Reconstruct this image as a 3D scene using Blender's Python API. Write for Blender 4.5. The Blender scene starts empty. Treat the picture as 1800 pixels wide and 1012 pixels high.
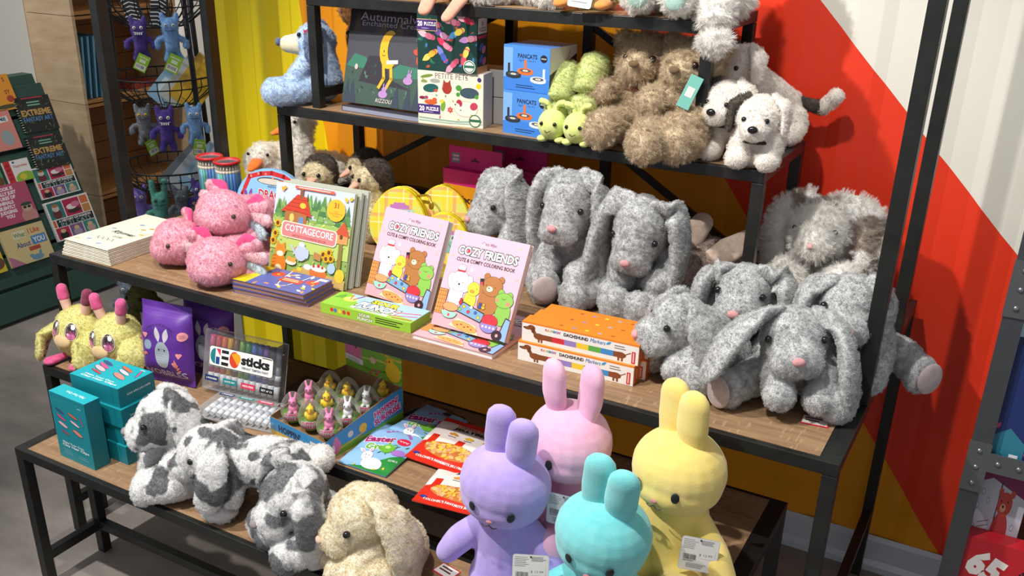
import bpy, bmesh, math, random
from mathutils import Vector, Matrix, Euler
random.seed(7)
PI = math.pi
SC = bpy.context.scene
COL = SC.collection
V3 = Vector

# ---------------------------------------------------------------- materials
def srgb(h):
    if not isinstance(h, str):
        return (h[0], h[1], h[2], 1.0)
    h = h.lstrip('#')
    c = [int(h[i:i+2], 16)/255 for i in (0, 2, 4)]
    return tuple((x/12.92 if x <= .04045 else ((x+.055)/1.055)**2.4) for x in c) + (1.0,)

_M = {}
def _new(key):
    m = bpy.data.materials.new(key)
    m.use_nodes = True
    nt = m.node_tree
    return m, nt, nt.nodes['Principled BSDF']

def setin(b, name, v):
    if name in b.inputs:
        b.inputs[name].default_value = v

def flat(col, rough=.6, metal=0., coat=0., spec=.5):
    k = 'flat_%s_%s_%s_%s_%s' % (col, rough, metal, coat, spec)
    if k not in _M:
        m, nt, b = _new(k)
        b.inputs['Base Color'].default_value = srgb(col)
        b.inputs['Roughness'].default_value = rough
        b.inputs['Metallic'].default_value = metal
        setin(b, 'Coat Weight', coat); setin(b, 'Specular IOR Level', spec)
        _M[k] = m
    return _M[k]

def N(nt, typ, **kw):
    n = nt.nodes.new(typ)
    for k, v in kw.items():
        setattr(n, k, v)
    return n

def ramp(nt, fac, stops):
    r = N(nt, 'ShaderNodeValToRGB')
    e = r.color_ramp.elements
    while len(e) > 1: e.remove(e[0])
    e[0].position = stops[0][0]; e[0].color = srgb(stops[0][1])
    for p, c in stops[1:]:
        x = e.new(p); x.color = srgb(c)
    nt.links.new(fac, r.inputs[0])
    return r

def coords(nt, scale=(1, 1, 1), rot=(0, 0, 0), loc=(0, 0, 0)):
    t = N(nt, 'ShaderNodeTexCoord'); mp = N(nt, 'ShaderNodeMapping')
    mp.inputs['Scale'].default_value = scale; mp.inputs['Rotation'].default_value = rot; mp.inputs['Location'].default_value = loc
    nt.links.new(t.outputs['Object'], mp.inputs[0])
    return mp.outputs[0]

def noise(nt, vec, scale, detail=3, rough=.5):
    n = N(nt, 'ShaderNodeTexNoise')
    n.inputs['Scale'].default_value = scale; n.inputs['Detail'].default_value = detail; n.inputs['Roughness'].default_value = rough
    nt.links.new(vec, n.inputs['Vector'])
    return n

def bump(nt, b, h, strength, dist=.002):
    bp = N(nt, 'ShaderNodeBump')
    bp.inputs['Strength'].default_value = strength; bp.inputs['Distance'].default_value = dist
    nt.links.new(h, bp.inputs['Height']); nt.links.new(bp.outputs[0], b.inputs['Normal'])

def fuzz(c1, c2, scale=60, c3=None, bumpk=.5, sheen=.25, spots=None, sscale=14, slo=.52, shi=.58, rough=.95, loc=(0, 0, 0)):
    """soft plush cloth: mottled colour, optional dyed patches"""
    k = 'fuzz_%s_%s_%s_%s_%s_%s_%s_%s_%s_%s' % (c1, c2, scale, c3, bumpk, sheen, spots, sscale, slo, loc)
    if k in _M: return _M[k]
    m, nt, b = _new(k)
    vec = coords(nt, loc=loc)
    n = noise(nt, vec, scale, 4, .65)
    r = ramp(nt, n.outputs['Fac'], [(.34, c1), (.66, c2)] if c3 is None else [(.3, c1), (.5, c2), (.7, c3)])
    out = r.outputs[0]
    if spots:
        n2 = noise(nt, vec, sscale, 2, .4)
        rr = ramp(nt, n2.outputs['Fac'], [(slo, '#000000'), (shi, '#ffffff')])
        mx = N(nt, 'ShaderNodeMix', data_type='RGBA')
        nt.links.new(rr.outputs[0], mx.inputs[0]); nt.links.new(out, mx.inputs[6]); mx.inputs[7].default_value = srgb(spots)
        out = mx.outputs[2]
    nt.links.new(out, b.inputs['Base Color'])
    b.inputs['Roughness'].default_value = rough
    setin(b, 'Sheen Weight', sheen); setin(b, 'Sheen Roughness', .6); setin(b, 'Specular IOR Level', .15)
    n3 = noise(nt, vec, 420, 3, .6)
    bump(nt, b, n3.outputs['Fac'], bumpk, .003)
    _M[k] = m
    return m

def glassy(col='#ffffff', alpha=.15, rough=.05):
    k = 'clear_%s_%s_%s' % (col, alpha, rough)
    if k in _M: return _M[k]
    m, nt, b = _new(k)
    for n in list(nt.nodes):
        if n.type != 'OUTPUT_MATERIAL': nt.nodes.remove(n)
    out = [n for n in nt.nodes if n.type == 'OUTPUT_MATERIAL'][0]
    tr = N(nt, 'ShaderNodeBsdfTransparent'); tr.inputs[0].default_value = srgb(col)
    gl = N(nt, 'ShaderNodeBsdfPrincipled'); gl.inputs['Base Color'].default_value = srgb('#f4f6f8'); gl.inputs['Roughness'].default_value = rough
    fr = N(nt, 'ShaderNodeFresnel'); fr.inputs[0].default_value = 1.4
    add = N(nt, 'ShaderNodeMath', operation='ADD'); add.inputs[1].default_value = alpha
    hf = N(nt, 'ShaderNodeMath', operation='MULTIPLY'); hf.inputs[1].default_value = .45
    nt.links.new(fr.outputs[0], hf.inputs[0]); nt.links.new(hf.outputs[0], add.inputs[0])
    mx = N(nt, 'ShaderNodeMixShader')
    nt.links.new(add.outputs[0], mx.inputs[0]); nt.links.new(tr.outputs[0], mx.inputs[1]); nt.links.new(gl.outputs[0], mx.inputs[2])
    nt.links.new(mx.outputs[0], out.inputs[0])
    _M[k] = m
    return m

# ---------------------------------------------------------------- linking / naming
def tag(o, label=None, cat=None, group=None, kind=None):
    if label: o['label'] = label
    if cat: o['category'] = cat
    if group: o['group'] = group
    if kind: o['kind'] = kind
    return o

def thing(name, label, cat, loc=(0, 0, 0), rz=0., group=None, rx=0., ry=0.):
    o = bpy.data.objects.new(name, None)
    o.empty_display_size = .02
    COL.objects.link(o)
    o.location = loc; o.rotation_euler = (rx, ry, rz)
    return tag(o, label, cat, group)

def link_mesh(name, me, parent=None, mats=None, smooth=False):
    o = bpy.data.objects.new(name, me)
    COL.objects.link(o)
    if mats is not None and not len(me.materials):
        for m in (mats if isinstance(mats, (list, tuple)) else [mats]): me.materials.append(m)
    if smooth and len(me.polygons):
        me.polygons.foreach_set('use_smooth', [True]*len(me.polygons))
    if parent: o.parent = parent
    return o

def copy_tree(o, parent=None):
    c = o.copy(); COL.objects.link(c)
    if parent: c.parent = parent
    for ch in list(o.children):
        copy_tree(ch, c)
    return c

# ---------------------------------------------------------------- mesh builder
def frame_from(axis, hint=None):
    z = V3(axis).normalized()
    h = V3(hint) if hint is not None else (V3((0, 0, 1)) if abs(z.z) < .9 else V3((0, 1, 0)))
    x = h.cross(z)
    if x.length < 1e-6: x = V3((1, 0, 0)).cross(z)
    x.normalize()
    y = z.cross(x)
    return x, y, z

def catmull(pts, n):
    pts = [V3(p) for p in pts]
    if len(pts) < 3:
        return [pts[0].lerp(pts[-1], i/(n-1)) for i in range(n)]
    P = [pts[0]*2-pts[1]] + pts + [pts[-1]*2-pts[-2]]
    out = []
    segs = len(pts)-1
    for i in range(n):
        t = i/(n-1)*segs; k = min(int(t), segs-1); t -= k
        a, b, c, d = P[k:k+4]
        out.append(.5*((2*b)+(c-a)*t+(2*a-5*b+4*c-d)*t*t+(3*b-a-3*c+d)*t**3))
    return out

def lerp_list(v, t):
    k = t*(len(v)-1); i = min(int(k), len(v)-2) if len(v) > 1 else 0
    return v[0] if len(v) == 1 else v[i]+(v[i+1]-v[i])*(k-i)

class MB:
    """collects shapes into one bmesh"""
    def __init__(self):
        self.bm = bmesh.new(); self.mats = []; self.M = Matrix.Identity(4)
    def mi(self, m):
        if m is None: return 0
        if m not in self.mats: self.mats.append(m)
        return self.mats.index(m)
    def face(self, vs, mi=0, smooth=False):
        try:
            f = self.bm.faces.new(vs); f.material_index = mi; f.smooth = smooth; return f
        except ValueError:
            return None
    def v(self, p):
        return self.bm.verts.new(self.M @ V3(p))
    def box(self, a, b, m=None, bev=0.):
        mi = self.mi(m)
        a = V3(a); b = V3(b)
        if bev <= 0:
            vs = [self.v((x, y, z)) for z in (a.z, b.z) for y in (a.y, b.y) for x in (a.x, b.x)]
            for q in ((0, 2, 3, 1), (4, 5, 7, 6), (0, 1, 5, 4), (2, 6, 7, 3), (0, 4, 6, 2), (1, 3, 7, 5)):
                self.face([vs[i] for i in q], mi)
            return
        t = bmesh.new()
        bmesh.ops.create_cube(t, size=1)
        s = b-a
        for w in t.verts: w.co = V3((w.co.x*s.x, w.co.y*s.y, w.co.z*s.z))+(a+b)/2
        bmesh.ops.bevel(t, geom=list(t.edges), offset=bev, segments=2, affect='EDGES', profile=.5)
        self.merge(t, mi)
    def merge(self, t, mi=0, smooth=False):
        mp = {w: self.v(w.co) for w in t.verts}
        for f in t.faces: self.face([mp[w] for w in f.verts], mi, smooth)
        t.free()
    def ell(self, c, r, rot=(0, 0, 0), m=None, seg=20, ring=12):
        mi = self.mi(m)
        if not isinstance(r, (tuple, list, Vector)): r = (r, r, r)
        R = Euler(rot).to_matrix(); c = V3(c)
        rows = []
        for i in range(1, ring):
            th = PI*i/ring
            rows.append([self.v(c+R@V3((r[0]*math.sin(th)*math.cos(2*PI*j/seg), r[1]*math.sin(th)*math.sin(2*PI*j/seg), r[2]*math.cos(th)))) for j in range(seg)])
        top = self.v(c+R@V3((0, 0, r[2]))); bot = self.v(c+R@V3((0, 0, -r[2])))
        for j in range(seg):
            k = (j+1) % seg
            self.face([top, rows[0][j], rows[0][k]], mi, True)
            self.face([bot, rows[-1][k], rows[-1][j]], mi, True)
            for i in range(ring-2):
                self.face([rows[i][j], rows[i+1][j], rows[i+1][k], rows[i][k]], mi, True)
    def sweep(self, pts, rad, flat=(1, 1), hint=None, m=None, n=14, seg=16, caps=True):
        """rounded, tapering limb along a curved path; flat=(along x, along hint)"""
        mi = self.mi(m)
        P = catmull(pts, n)
        rows = []
        for i, p in enumerate(P):
            ax = (P[min(i+1, n-1)]-P[max(i-1, 0)])
            x, y, z = frame_from(ax, hint)
            r = lerp_list(rad, i/(n-1))
            rows.append((p, x, y, z, r))
        rings = []
        def ring(p, x, y, r):
            return [self.v(p+x*(r*flat[0]*math.cos(2*PI*j/seg))+y*(r*flat[1]*math.sin(2*PI*j/seg))) for j in range(seg)]
        if caps:
            p, x, y, z, r = rows[0]
            for a in (75, 50, 25):
                t = math.radians(a); rings.append(ring(p-z*(r*math.sin(t)*min(1, max(flat))), x, y, r*math.cos(t)))
        for p, x, y, z, r in rows: rings.append(ring(p, x, y, r))
        if caps:
            p, x, y, z, r = rows[-1]
            for a in (25, 50, 75):
                t = math.radians(a); rings.append(ring(p+z*(r*math.sin(t)*min(1, max(flat))), x, y, r*math.cos(t)))
        for a, b in zip(rings, rings[1:]):
            for j in range(seg):
                k = (j+1) % seg
                self.face([a[j], a[k], b[k], b[j]], mi, True)
        self.face(list(reversed(rings[0])), mi, True); self.face(rings[-1], mi, True)
    def cyl(self, p0, p1, r, r1=None, m=None, seg=16):
        mi = self.mi(m)
        p0 = V3(p0); p1 = V3(p1); r1 = r if r1 is None else r1
        x, y, z = frame_from(p1-p0)
        a = [self.v(p0+x*(r*math.cos(2*PI*j/seg))+y*(r*math.sin(2*PI*j/seg))) for j in range(seg)]
        b = [self.v(p1+x*(r1*math.cos(2*PI*j/seg))+y*(r1*math.sin(2*PI*j/seg))) for j in range(seg)]
        for j in range(seg):
            k = (j+1) % seg
            self.face([a[j], a[k], b[k], b[j]], mi, True)
        self.face(list(reversed(a)), mi); self.face(b, mi)
    def lathe(self, prof, c=(0, 0, 0), m=None, seg=24):
        mi = self.mi(m); c = V3(c)
        rows = [[self.v(c+V3((r*math.cos(2*PI*j/seg), r*math.sin(2*PI*j/seg), z))) for j in range(seg)] for r, z in prof]
        for a, b in zip(rows, rows[1:]):
            for j in range(seg):
                k = (j+1) % seg
                self.face([a[j], a[k], b[k], b[j]], mi, True)
        if prof[0][0] > 1e-5: self.face(list(reversed(rows[0])), mi)
        if prof[-1][0] > 1e-5: self.face(rows[-1], mi)
    def prism(self, poly, y0, y1, m=None, axis='y'):
        """polygon in the xz plane (or xy for axis z) given thickness"""
        mi = self.mi(m)
        if axis == 'y': f = lambda p, t: (p[0], t, p[1])
        elif axis == 'x': f = lambda p, t: (t, p[0], p[1])
        else: f = lambda p, t: (p[0], p[1], t)
        a = [self.v(f(p, y0)) for p in poly]; b = [self.v(f(p, y1)) for p in poly]
        self.face(a, mi); self.face(list(reversed(b)), mi)
        n = len(poly)
        for i in range(n):
            j = (i+1) % n
            self.face([a[j], a[i], b[i], b[j]], mi)
    def bar(self, p0, p1, w, h=None, m=None, hint=None):
        """square tube between two points"""
        mi = self.mi(m); h = h or w
        p0 = V3(p0); p1 = V3(p1)
        x, y, z = frame_from(p1-p0, hint)
        q = [(-.5, -.5), (.5, -.5), (.5, .5), (-.5, .5)]
        a = [self.v(p0+x*(w*i)+y*(h*j)) for i, j in q]; b = [self.v(p1+x*(w*i)+y*(h*j)) for i, j in q]
        for j in range(4):
            k = (j+1) % 4
            self.face([a[j], a[k], b[k], b[j]], mi)
        self.face(list(reversed(a)), mi); self.face(b, mi)
    def mesh(self, name='m', recalc=True):
        me = bpy.data.meshes.new(name)
        if recalc: bmesh.ops.recalc_face_normals(self.bm, faces=list(self.bm.faces))
        self.bm.to_mesh(me); self.bm.free()
        for m in self.mats: me.materials.append(m)
        return me
    def build(self, name, parent=None, mats=None, loc=None):
        me = self.mesh(name)
        if mats is not None and not len(me.materials):
            for m in (mats if isinstance(mats, (list, tuple)) else [mats]): me.materials.append(m)
        o = link_mesh(name, me, parent)
        if loc is not None: o.location = loc
        return o

def evaluated_mesh(o, name):
    dg = bpy.context.evaluated_depsgraph_get()
    dg.update()
    me = bpy.data.meshes.new_from_object(o.evaluated_get(dg), depsgraph=dg)
    me.name = name
    return me

def union(mb, name, parent, mat, voxel=.005, smooth=6, k=.5):
    """melt overlapping lumps into one continuous stuffed skin"""
    me = mb.mesh('tmp', recalc=False)
    t = bpy.data.objects.new('tmp', me); COL.objects.link(t)
    r = t.modifiers.new('r', 'REMESH'); r.mode = 'VOXEL'; r.voxel_size = voxel
    s = t.modifiers.new('s', 'SMOOTH'); s.factor = k; s.iterations = smooth
    out = evaluated_mesh(t, name)
    bpy.data.objects.remove(t); bpy.data.meshes.remove(me)
    out.materials.clear()
    return link_mesh(name, out, parent, mat, smooth=True)

# ---------------------------------------------------------------- fur
_FUR = {}
FUR_ON = True
FUR_K = .32   # share of the nominal pile that is grown
def fur(o, length=.008, per=3.0, root=.5, rough=.006, kids=14, slot=1, clump=.1):
    """short pile on a plush skin; per = hairs grown by hand per square cm"""
    if not FUR_ON: return
    me = o.data
    area = sum(p.area for p in me.polygons)
    key = (length, per, root, rough, kids, round(area, 3), slot, clump)
    md = o.modifiers.new('pile', 'PARTICLE_SYSTEM')
    ps = md.particle_system
    ps.seed = random.randint(0, 9999)
    if key in _FUR:
        ps.settings = _FUR[key]
    else:
        st = ps.settings
        st.type = 'HAIR'
        st.count = max(40, int(area*1e4*per*FUR_K**.5))
        st.use_advanced_hair = True
        st.hair_length = length
        st.hair_step = 2
        st.display_step = 2; st.render_step = 2
        st.emit_from = 'FACE'; st.distribution = 'JIT' if False else 'RAND'
        st.normal_factor = length*.3
        st.factor_random = length*.3
        st.brownian_factor = 0.0
        st.effector_weights.gravity = 0.0
        st.child_type = 'INTERPOLATED'
        st.rendered_child_count = max(4, int(kids*FUR_K**.5))
        st.child_percent = 1
        st.child_length = 1.0
        st.clump_factor = clump
        st.clump_shape = 0.0
        st.roughness_1 = rough*.4; st.roughness_1_size = .01
        st.roughness_2 = rough; st.roughness_2_size = .004
        st.roughness_endpoint = rough*.5
        st.root_radius = root*1.3; st.tip_radius = .2; st.radius_scale = .001
        st.material = slot
        _FUR[key] = st
    return md

# ---------------------------------------------------------------- printed artwork
_TXT = {}
def text_mesh(s, bold=0., shear=0.):
    k = (s, bold, shear)
    if k in _TXT: return _TXT[k]
    cu = bpy.data.curves.new('t', 'FONT')
    cu.body = s; cu.size = 1; cu.align_x = 'CENTER'; cu.align_y = 'CENTER'
    cu.offset = bold; cu.shear = shear; cu.resolution_u = 2
    o = bpy.data.objects.new('t', cu); COL.objects.link(o)
    me = evaluated_mesh(o, 't')
    bpy.data.objects.remove(o); bpy.data.curves.remove(cu)
    vs = [tuple(v.co) for v in me.vertices]; fs = [tuple(p.vertices) for p in me.polygons]
    bpy.data.meshes.remove(me)
    if vs:
        x0 = min(v[0] for v in vs); x1 = max(v[0] for v in vs); y0 = min(v[1] for v in vs); y1 = max(v[1] for v in vs)
        cx, cy = (x0+x1)/2, (y0+y1)/2
        vs = [(v[0]-cx, v[1]-cy) for v in vs]
        _TXT[k] = (vs, fs, x1-x0, y1-y0)
    else:
        _TXT[k] = ([], [], 1, 1)
    return _TXT[k]

class Art:
    """flat printed shapes on a w x h face (origin lower left), each layer a hair above the last"""
    def __init__(self, w, h, rough=.45):
        self.w, self.h, self.rough = w, h, rough
        self.mb = MB(); self.z = .0003; self.dz = .00002; self.clip = True
    def up(self): self.z += self.dz
    def poly(self, pts, col, clip=True):
        mi = self.mb.mi(flat(col, self.rough))
        if clip: pts = self.clipped(pts)
        if len(pts) < 3: return
        self.mb.face([self.mb.v((p[0], p[1], self.z)) for p in pts], mi); self.up()
    def clipped(self, pts):
        def cut(P, ax, lim, s):
            out = []
            for i in range(len(P)):
                a, b = P[i], P[(i+1) % len(P)]
                ia, ib = (a[ax]-lim)*s <= 0, (b[ax]-lim)*s <= 0
                if ia: out.append(a)
                if ia != ib:
                    t = (lim-a[ax])/(b[ax]-a[ax]); out.append((a[0]+(b[0]-a[0])*t, a[1]+(b[1]-a[1])*t))
            return out
        for ax, lim, s in ((0, 0, -1), (0, self.w, 1), (1, 0, -1), (1, self.h, 1)):
            pts = cut(pts, ax, lim, s)
            if len(pts) < 3: return []
        return pts
    def rect(self, x, y, w, h, col, rot=0.):
        c, s = math.cos(rot), math.sin(rot)
        cx, cy = x+w/2, y+h/2
        self.poly([(cx+a*c-b*s, cy+a*s+b*c) for a, b in ((-w/2, -h/2), (w/2, -h/2), (w/2, h/2), (-w/2, h/2))], col)
    def rrect(self, x, y, w, h, r, col, rot=0.):
        c, s = math.cos(rot), math.sin(rot); cx, cy = x+w/2, y+h/2
        P = []
        for qx, qy, a0 in ((w/2-r, h/2-r, 0), (-w/2+r, h/2-r, 90), (-w/2+r, -h/2+r, 180), (w/2-r, -h/2+r, 270)):
            for k in range(5):
                a = math.radians(a0+k*22.5); P.append((qx+r*math.cos(a), qy+r*math.sin(a)))
        self.poly([(cx+a*c-b*s, cy+a*s+b*c) for a, b in P], col)
    def ell(self, cx, cy, rx, ry, col, rot=0., n=18, a0=0, a1=360):
        c, s = math.cos(rot), math.sin(rot); P = []
        full = a1-a0 >= 360
        for i in range(n if full else n+1):
            t = math.radians(a0+(a1-a0)*i/n); a, b = rx*math.cos(t), ry*math.sin(t)
            P.append((cx+a*c-b*s, cy+a*s+b*c))
        self.poly(P, col)
    def oell(self, cx, cy, rx, ry, col, rot=0., o=.0008, oc='#2a2020'):
        self.ell(cx, cy, rx+o, ry+o, oc, rot); self.ell(cx, cy, rx, ry, col, rot)
    def line(self, pts, w, col):
        mi = self.mb.mi(flat(col, self.rough))
        for a, b in zip(pts, pts[1:]):
            d = V3((b[0]-a[0], b[1]-a[1], 0))
            if d.length < 1e-7: continue
            n = V3((-d.y, d.x, 0)).normalized()*w/2; e = d.normalized()*w*.35
            P = [(a[0]-e.x+n.x, a[1]-e.y+n.y), (a[0]-e.x-n.x, a[1]-e.y-n.y), (b[0]+e.x-n.x, b[1]+e.y-n.y), (b[0]+e.x+n.x, b[1]+e.y+n.y)]
            P = self.clipped(P)
            if len(P) > 2: self.mb.face([self.mb.v((p[0], p[1], self.z)) for p in P], mi)
        self.up()
    def text(self, s, cx, cy, h, col, w=None, bold=0., rot=0., shear=0., out=None, ok=.03, arc=0.):
        """h = height of the ink; w = width of the ink (stretched to fit)"""
        vs, fs, tw, th = text_mesh(s, bold, shear)
        k = h/max(th, 1e-6); kx = k if w is None else w/tw
        if kx < .82*k: k = kx/.82
        if out:
            v2, f2, _, _ = text_mesh(s, bold+ok, shear)
            self._put(v2, f2, cx, cy, kx, k, out, rot, arc, tw)
        self._put(vs, fs, cx, cy, kx, k, col, rot, arc, tw)
    def _put(self, vs, fs, cx, cy, kx, ky, col, rot, arc, tw):
        mi = self.mb.mi(flat(col, self.rough)); c, s = math.cos(rot), math.sin(rot)
        B = []
        for x, y in vs:
            X, Y = x*kx, y*ky + arc*(1-(2*x/tw)**2) - arc*.5
            B.append(self.mb.v((cx+X*c-Y*s, cy+X*s+Y*c, self.z)))
        for f in fs: self.mb.face([B[i] for i in f], mi)
        self.up()
    def lines(self, x, y, w, n, dy, col, t=.0012, ragged=.3):
        """rows of tiny print"""
        for i in range(n):
            self.rect(x, y-i*dy, w*(1-ragged*random.random()), t, col)
    def star(self, cx, cy, r, col, n=5, k=.45, rot=0.):
        self.poly([(cx+(r if i % 2 == 0 else r*k)*math.sin(PI*i/n+rot), cy+(r if i % 2 == 0 else r*k)*math.cos(PI*i/n+rot)) for i in range(2*n)], col)
    def leaf(self, cx, cy, l, w, rot, col):
        c, s = math.cos(rot), math.sin(rot)
        P = [(l*t/6, w*math.sin(PI*t/6)) for t in range(7)]+[(l*t/6, -w*math.sin(PI*t/6)) for t in range(5, 0, -1)]
        self.poly([(cx+a*c-b*s, cy+a*s+b*c) for a, b in P], col)
    def build(self, name, parent, mat4):
        me = self.mb.mesh(name, recalc=False)
        for p in me.polygons:
            pass
        o = link_mesh(name, me, parent)
        o.matrix_local = mat4
        return o

def face_front(x0, y, z0):   # art plane facing -Y, origin at lower left
    return Matrix(((1, 0, 0, x0), (0, 0, -1, y), (0, 1, 0, z0), (0, 0, 0, 1)))
def face_top(x0, y0, z):     # facing +Z
    return Matrix(((1, 0, 0, x0), (0, 1, 0, y0), (0, 0, 1, z), (0, 0, 0, 1)))
def face_right(x, y0, z0):   # facing +X, u runs along +Y
    return Matrix(((0, 0, 1, x), (1, 0, 0, y0), (0, 1, 0, z0), (0, 0, 0, 1)))
# ---------------------------------------------------------------- camera
cam = bpy.data.cameras.new('camera'); co = bpy.data.objects.new('camera', cam); COL.objects.link(co)
co.location = (1.3386, -1.6803, 1.8501); co.rotation_euler = (1.1505, -.0124, .5271)
cam.sensor_width = 36; cam.lens = 1684.1/1800*36; cam.shift_x = 39.95/1800; cam.shift_y = 86.8/1800
cam.clip_start = .02
SC.camera = co
SC.view_settings.view_transform = 'Standard'; SC.view_settings.look = 'None'; SC.view_settings.gamma = 1
SC.view_settings.use_curve_mapping = False
SC.view_settings.exposure = 0.0

# ---------------------------------------------------------------- light
w = bpy.data.worlds.new('room_air'); SC.world = w; w.use_nodes = True
w.node_tree.nodes['Background'].inputs[0].default_value = (.93, .95, 1, 1)
w.node_tree.nodes['Background'].inputs[1].default_value = .43
def spot(name, loc, to, power, size=55, blend=.5, rad=.05, col=(1, .965, .91)):
    l = bpy.data.lights.new(name, 'SPOT'); l.energy = power; l.spot_size = math.radians(size); l.spot_blend = blend
    l.shadow_soft_size = rad; l.color = col
    o = bpy.data.objects.new(name, l); COL.objects.link(o); o.location = loc
    o.rotation_euler = (V3(to)-V3(loc)).to_track_quat('-Z', 'Y').to_euler()
    return o
spot('track_or_fill_spot', (-1.0, -1.5, 3.7), (.15, .3, .85), 425, 62, .6, .03)
spot('track_or_fill_spot', (.3, -1.1, 3.8), (.35, .35, 1.0), 240, 66, .7, .05)
spot('track_or_fill_spot', (-2.6, -.5, 3.6), (-3.0, 1.6, .9), 210, 75, .8, .08)  # added fill: unseen lamp that brightens the crates and left background

spot('track_or_fill_spot', (-3.6, .9, 3.1), (-5.2, 3.1, 1.0), 150, 90, .8, .1)  # added fill: no known lamp here, lifts the far wall

# ---------------------------------------------------------------- setting
def floor_mat():
    m, nt, b = _new('concrete_floor')
    vec = coords(nt, (1, 2.2, 1), (0, 0, .45))
    n = noise(nt, vec, 2.2, 6, .62)
    r = ramp(nt, n.outputs['Fac'], [(.25, '#6a645f'), (.5, '#8a837d'), (.75, '#a49b94')])
    nt.links.new(r.outputs[0], b.inputs['Base Color'])
    b.inputs['Roughness'].default_value = .55
    n2 = noise(nt, vec, 30, 4); bump(nt, b, n2.outputs['Fac'], .15, .004)
    return m
def wall_mat():
    m, nt, b = _new('painted_wall')
    t = N(nt, 'ShaderNodeTexCoord'); sp = N(nt, 'ShaderNodeSeparateXYZ'); nt.links.new(t.outputs['Object'], sp.inputs[0])
    def side(x0, z0, k):     # 1 where x > x0 + k (z - z0)
        a = N(nt, 'ShaderNodeMath', operation='MULTIPLY_ADD'); nt.links.new(sp.outputs[2], a.inputs[0]); a.inputs[1].default_value = k; a.inputs[2].default_value = x0-k*z0
        g = N(nt, 'ShaderNodeMath', operation='GREATER_THAN'); nt.links.new(sp.outputs[0], g.inputs[0]); nt.links.new(a.outputs[0], g.inputs[1])
        return g.outputs[0]
    cur = None; prev = srgb('#f2da0a')
    for fac, c in ((side(-.936, 1.05, -.13), '#e8960a'), (side(.648, 1.027, -.75), '#ea3a1c'), (side(.759, 1.645, -.99), '#e9e6da')):
        mx = N(nt, 'ShaderNodeMix', data_type='RGBA'); nt.links.new(fac, mx.inputs[0])
        if cur is None: mx.inputs[6].default_value = prev
        else: nt.links.new(cur, mx.inputs[6])
        mx.inputs[7].default_value = srgb(c); cur = mx.outputs[2]
    nt.links.new(cur, b.inputs['Base Color'])
    b.inputs['Roughness'].default_value = .45
    n = noise(nt, t.outputs['Object'], 9, 4); bump(nt, b, n.outputs['Fac'], .06, .004)
    return m
m = MB(); m.box((-7, -4, -.05), (4, 4.2, 0)); fl = m.build('floor', None, floor_mat()); tag(fl, kind='structure')

# corrugated steel wall behind the display
m = MB(); X0, X1, pitch, dep = -1.42, 3.2, .19, .03
xs = []; x = X0
while x < X1:
    dep = .03 if x < -.75 else .007
    xs += [(x, 1.03), (x+pitch*.32, 1.03), (x+pitch*.5, 1.03+dep), (x+pitch*.82, 1.03+dep)]; x += pitch
xs.append((x, 1.03))
lo = [m.v((a, b_, .0)) for a, b_ in xs]; hi = [m.v((a, b_, 2.9)) for a, b_ in xs]
for i in range(len(xs)-1): m.face([lo[i], lo[i+1], hi[i+1], hi[i]])
bk = [m.v((X0, 1.09, 0)), m.v((x, 1.09, 0)), m.v((x, 1.09, 2.9)), m.v((X0, 1.09, 2.9))]
m.face([bk[1], bk[0], bk[3], bk[2]]); m.face([lo[0], hi[0], bk[3], bk[0]]); m.face([hi[-1], lo[-1], bk[1], bk[2]])
m.face(hi+[bk[2], bk[3]]); m.face(list(reversed(lo))+[bk[0], bk[1]])
tag(m.build('wall_back', None, wall_mat()), kind='structure')
m = MB()
m.prism([(1.028, 0), (1.0, 0), (1.0, .02), (1.012, .035), (1.016, .10), (1.028, .112)], -1.40, 3.2, axis='x')
tag(m.build('baseboard_back', None, flat('#ccd2da', .3, .15)), kind='structure')
m = MB(); m.box((-1.465, 1.02, 0), (-1.42, 1.13, 2.9), bev=.004)
tag(m.build('trim_1', None, flat('#8c8c86', .5)), kind='structure')
# far wall of the shop with pale vertical boards
m = MB(); m.box((-7, 3.1, 0), (-1.0, 3.2, 3.2))
for k in range(12): m.box((-3.1+k*.14, 3.06, 0), (-3.1+k*.14+.11, 3.1, 3.2))
tag(m.build('wall_left', None, flat('#dcd8cc', .8)), kind='structure')

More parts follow.
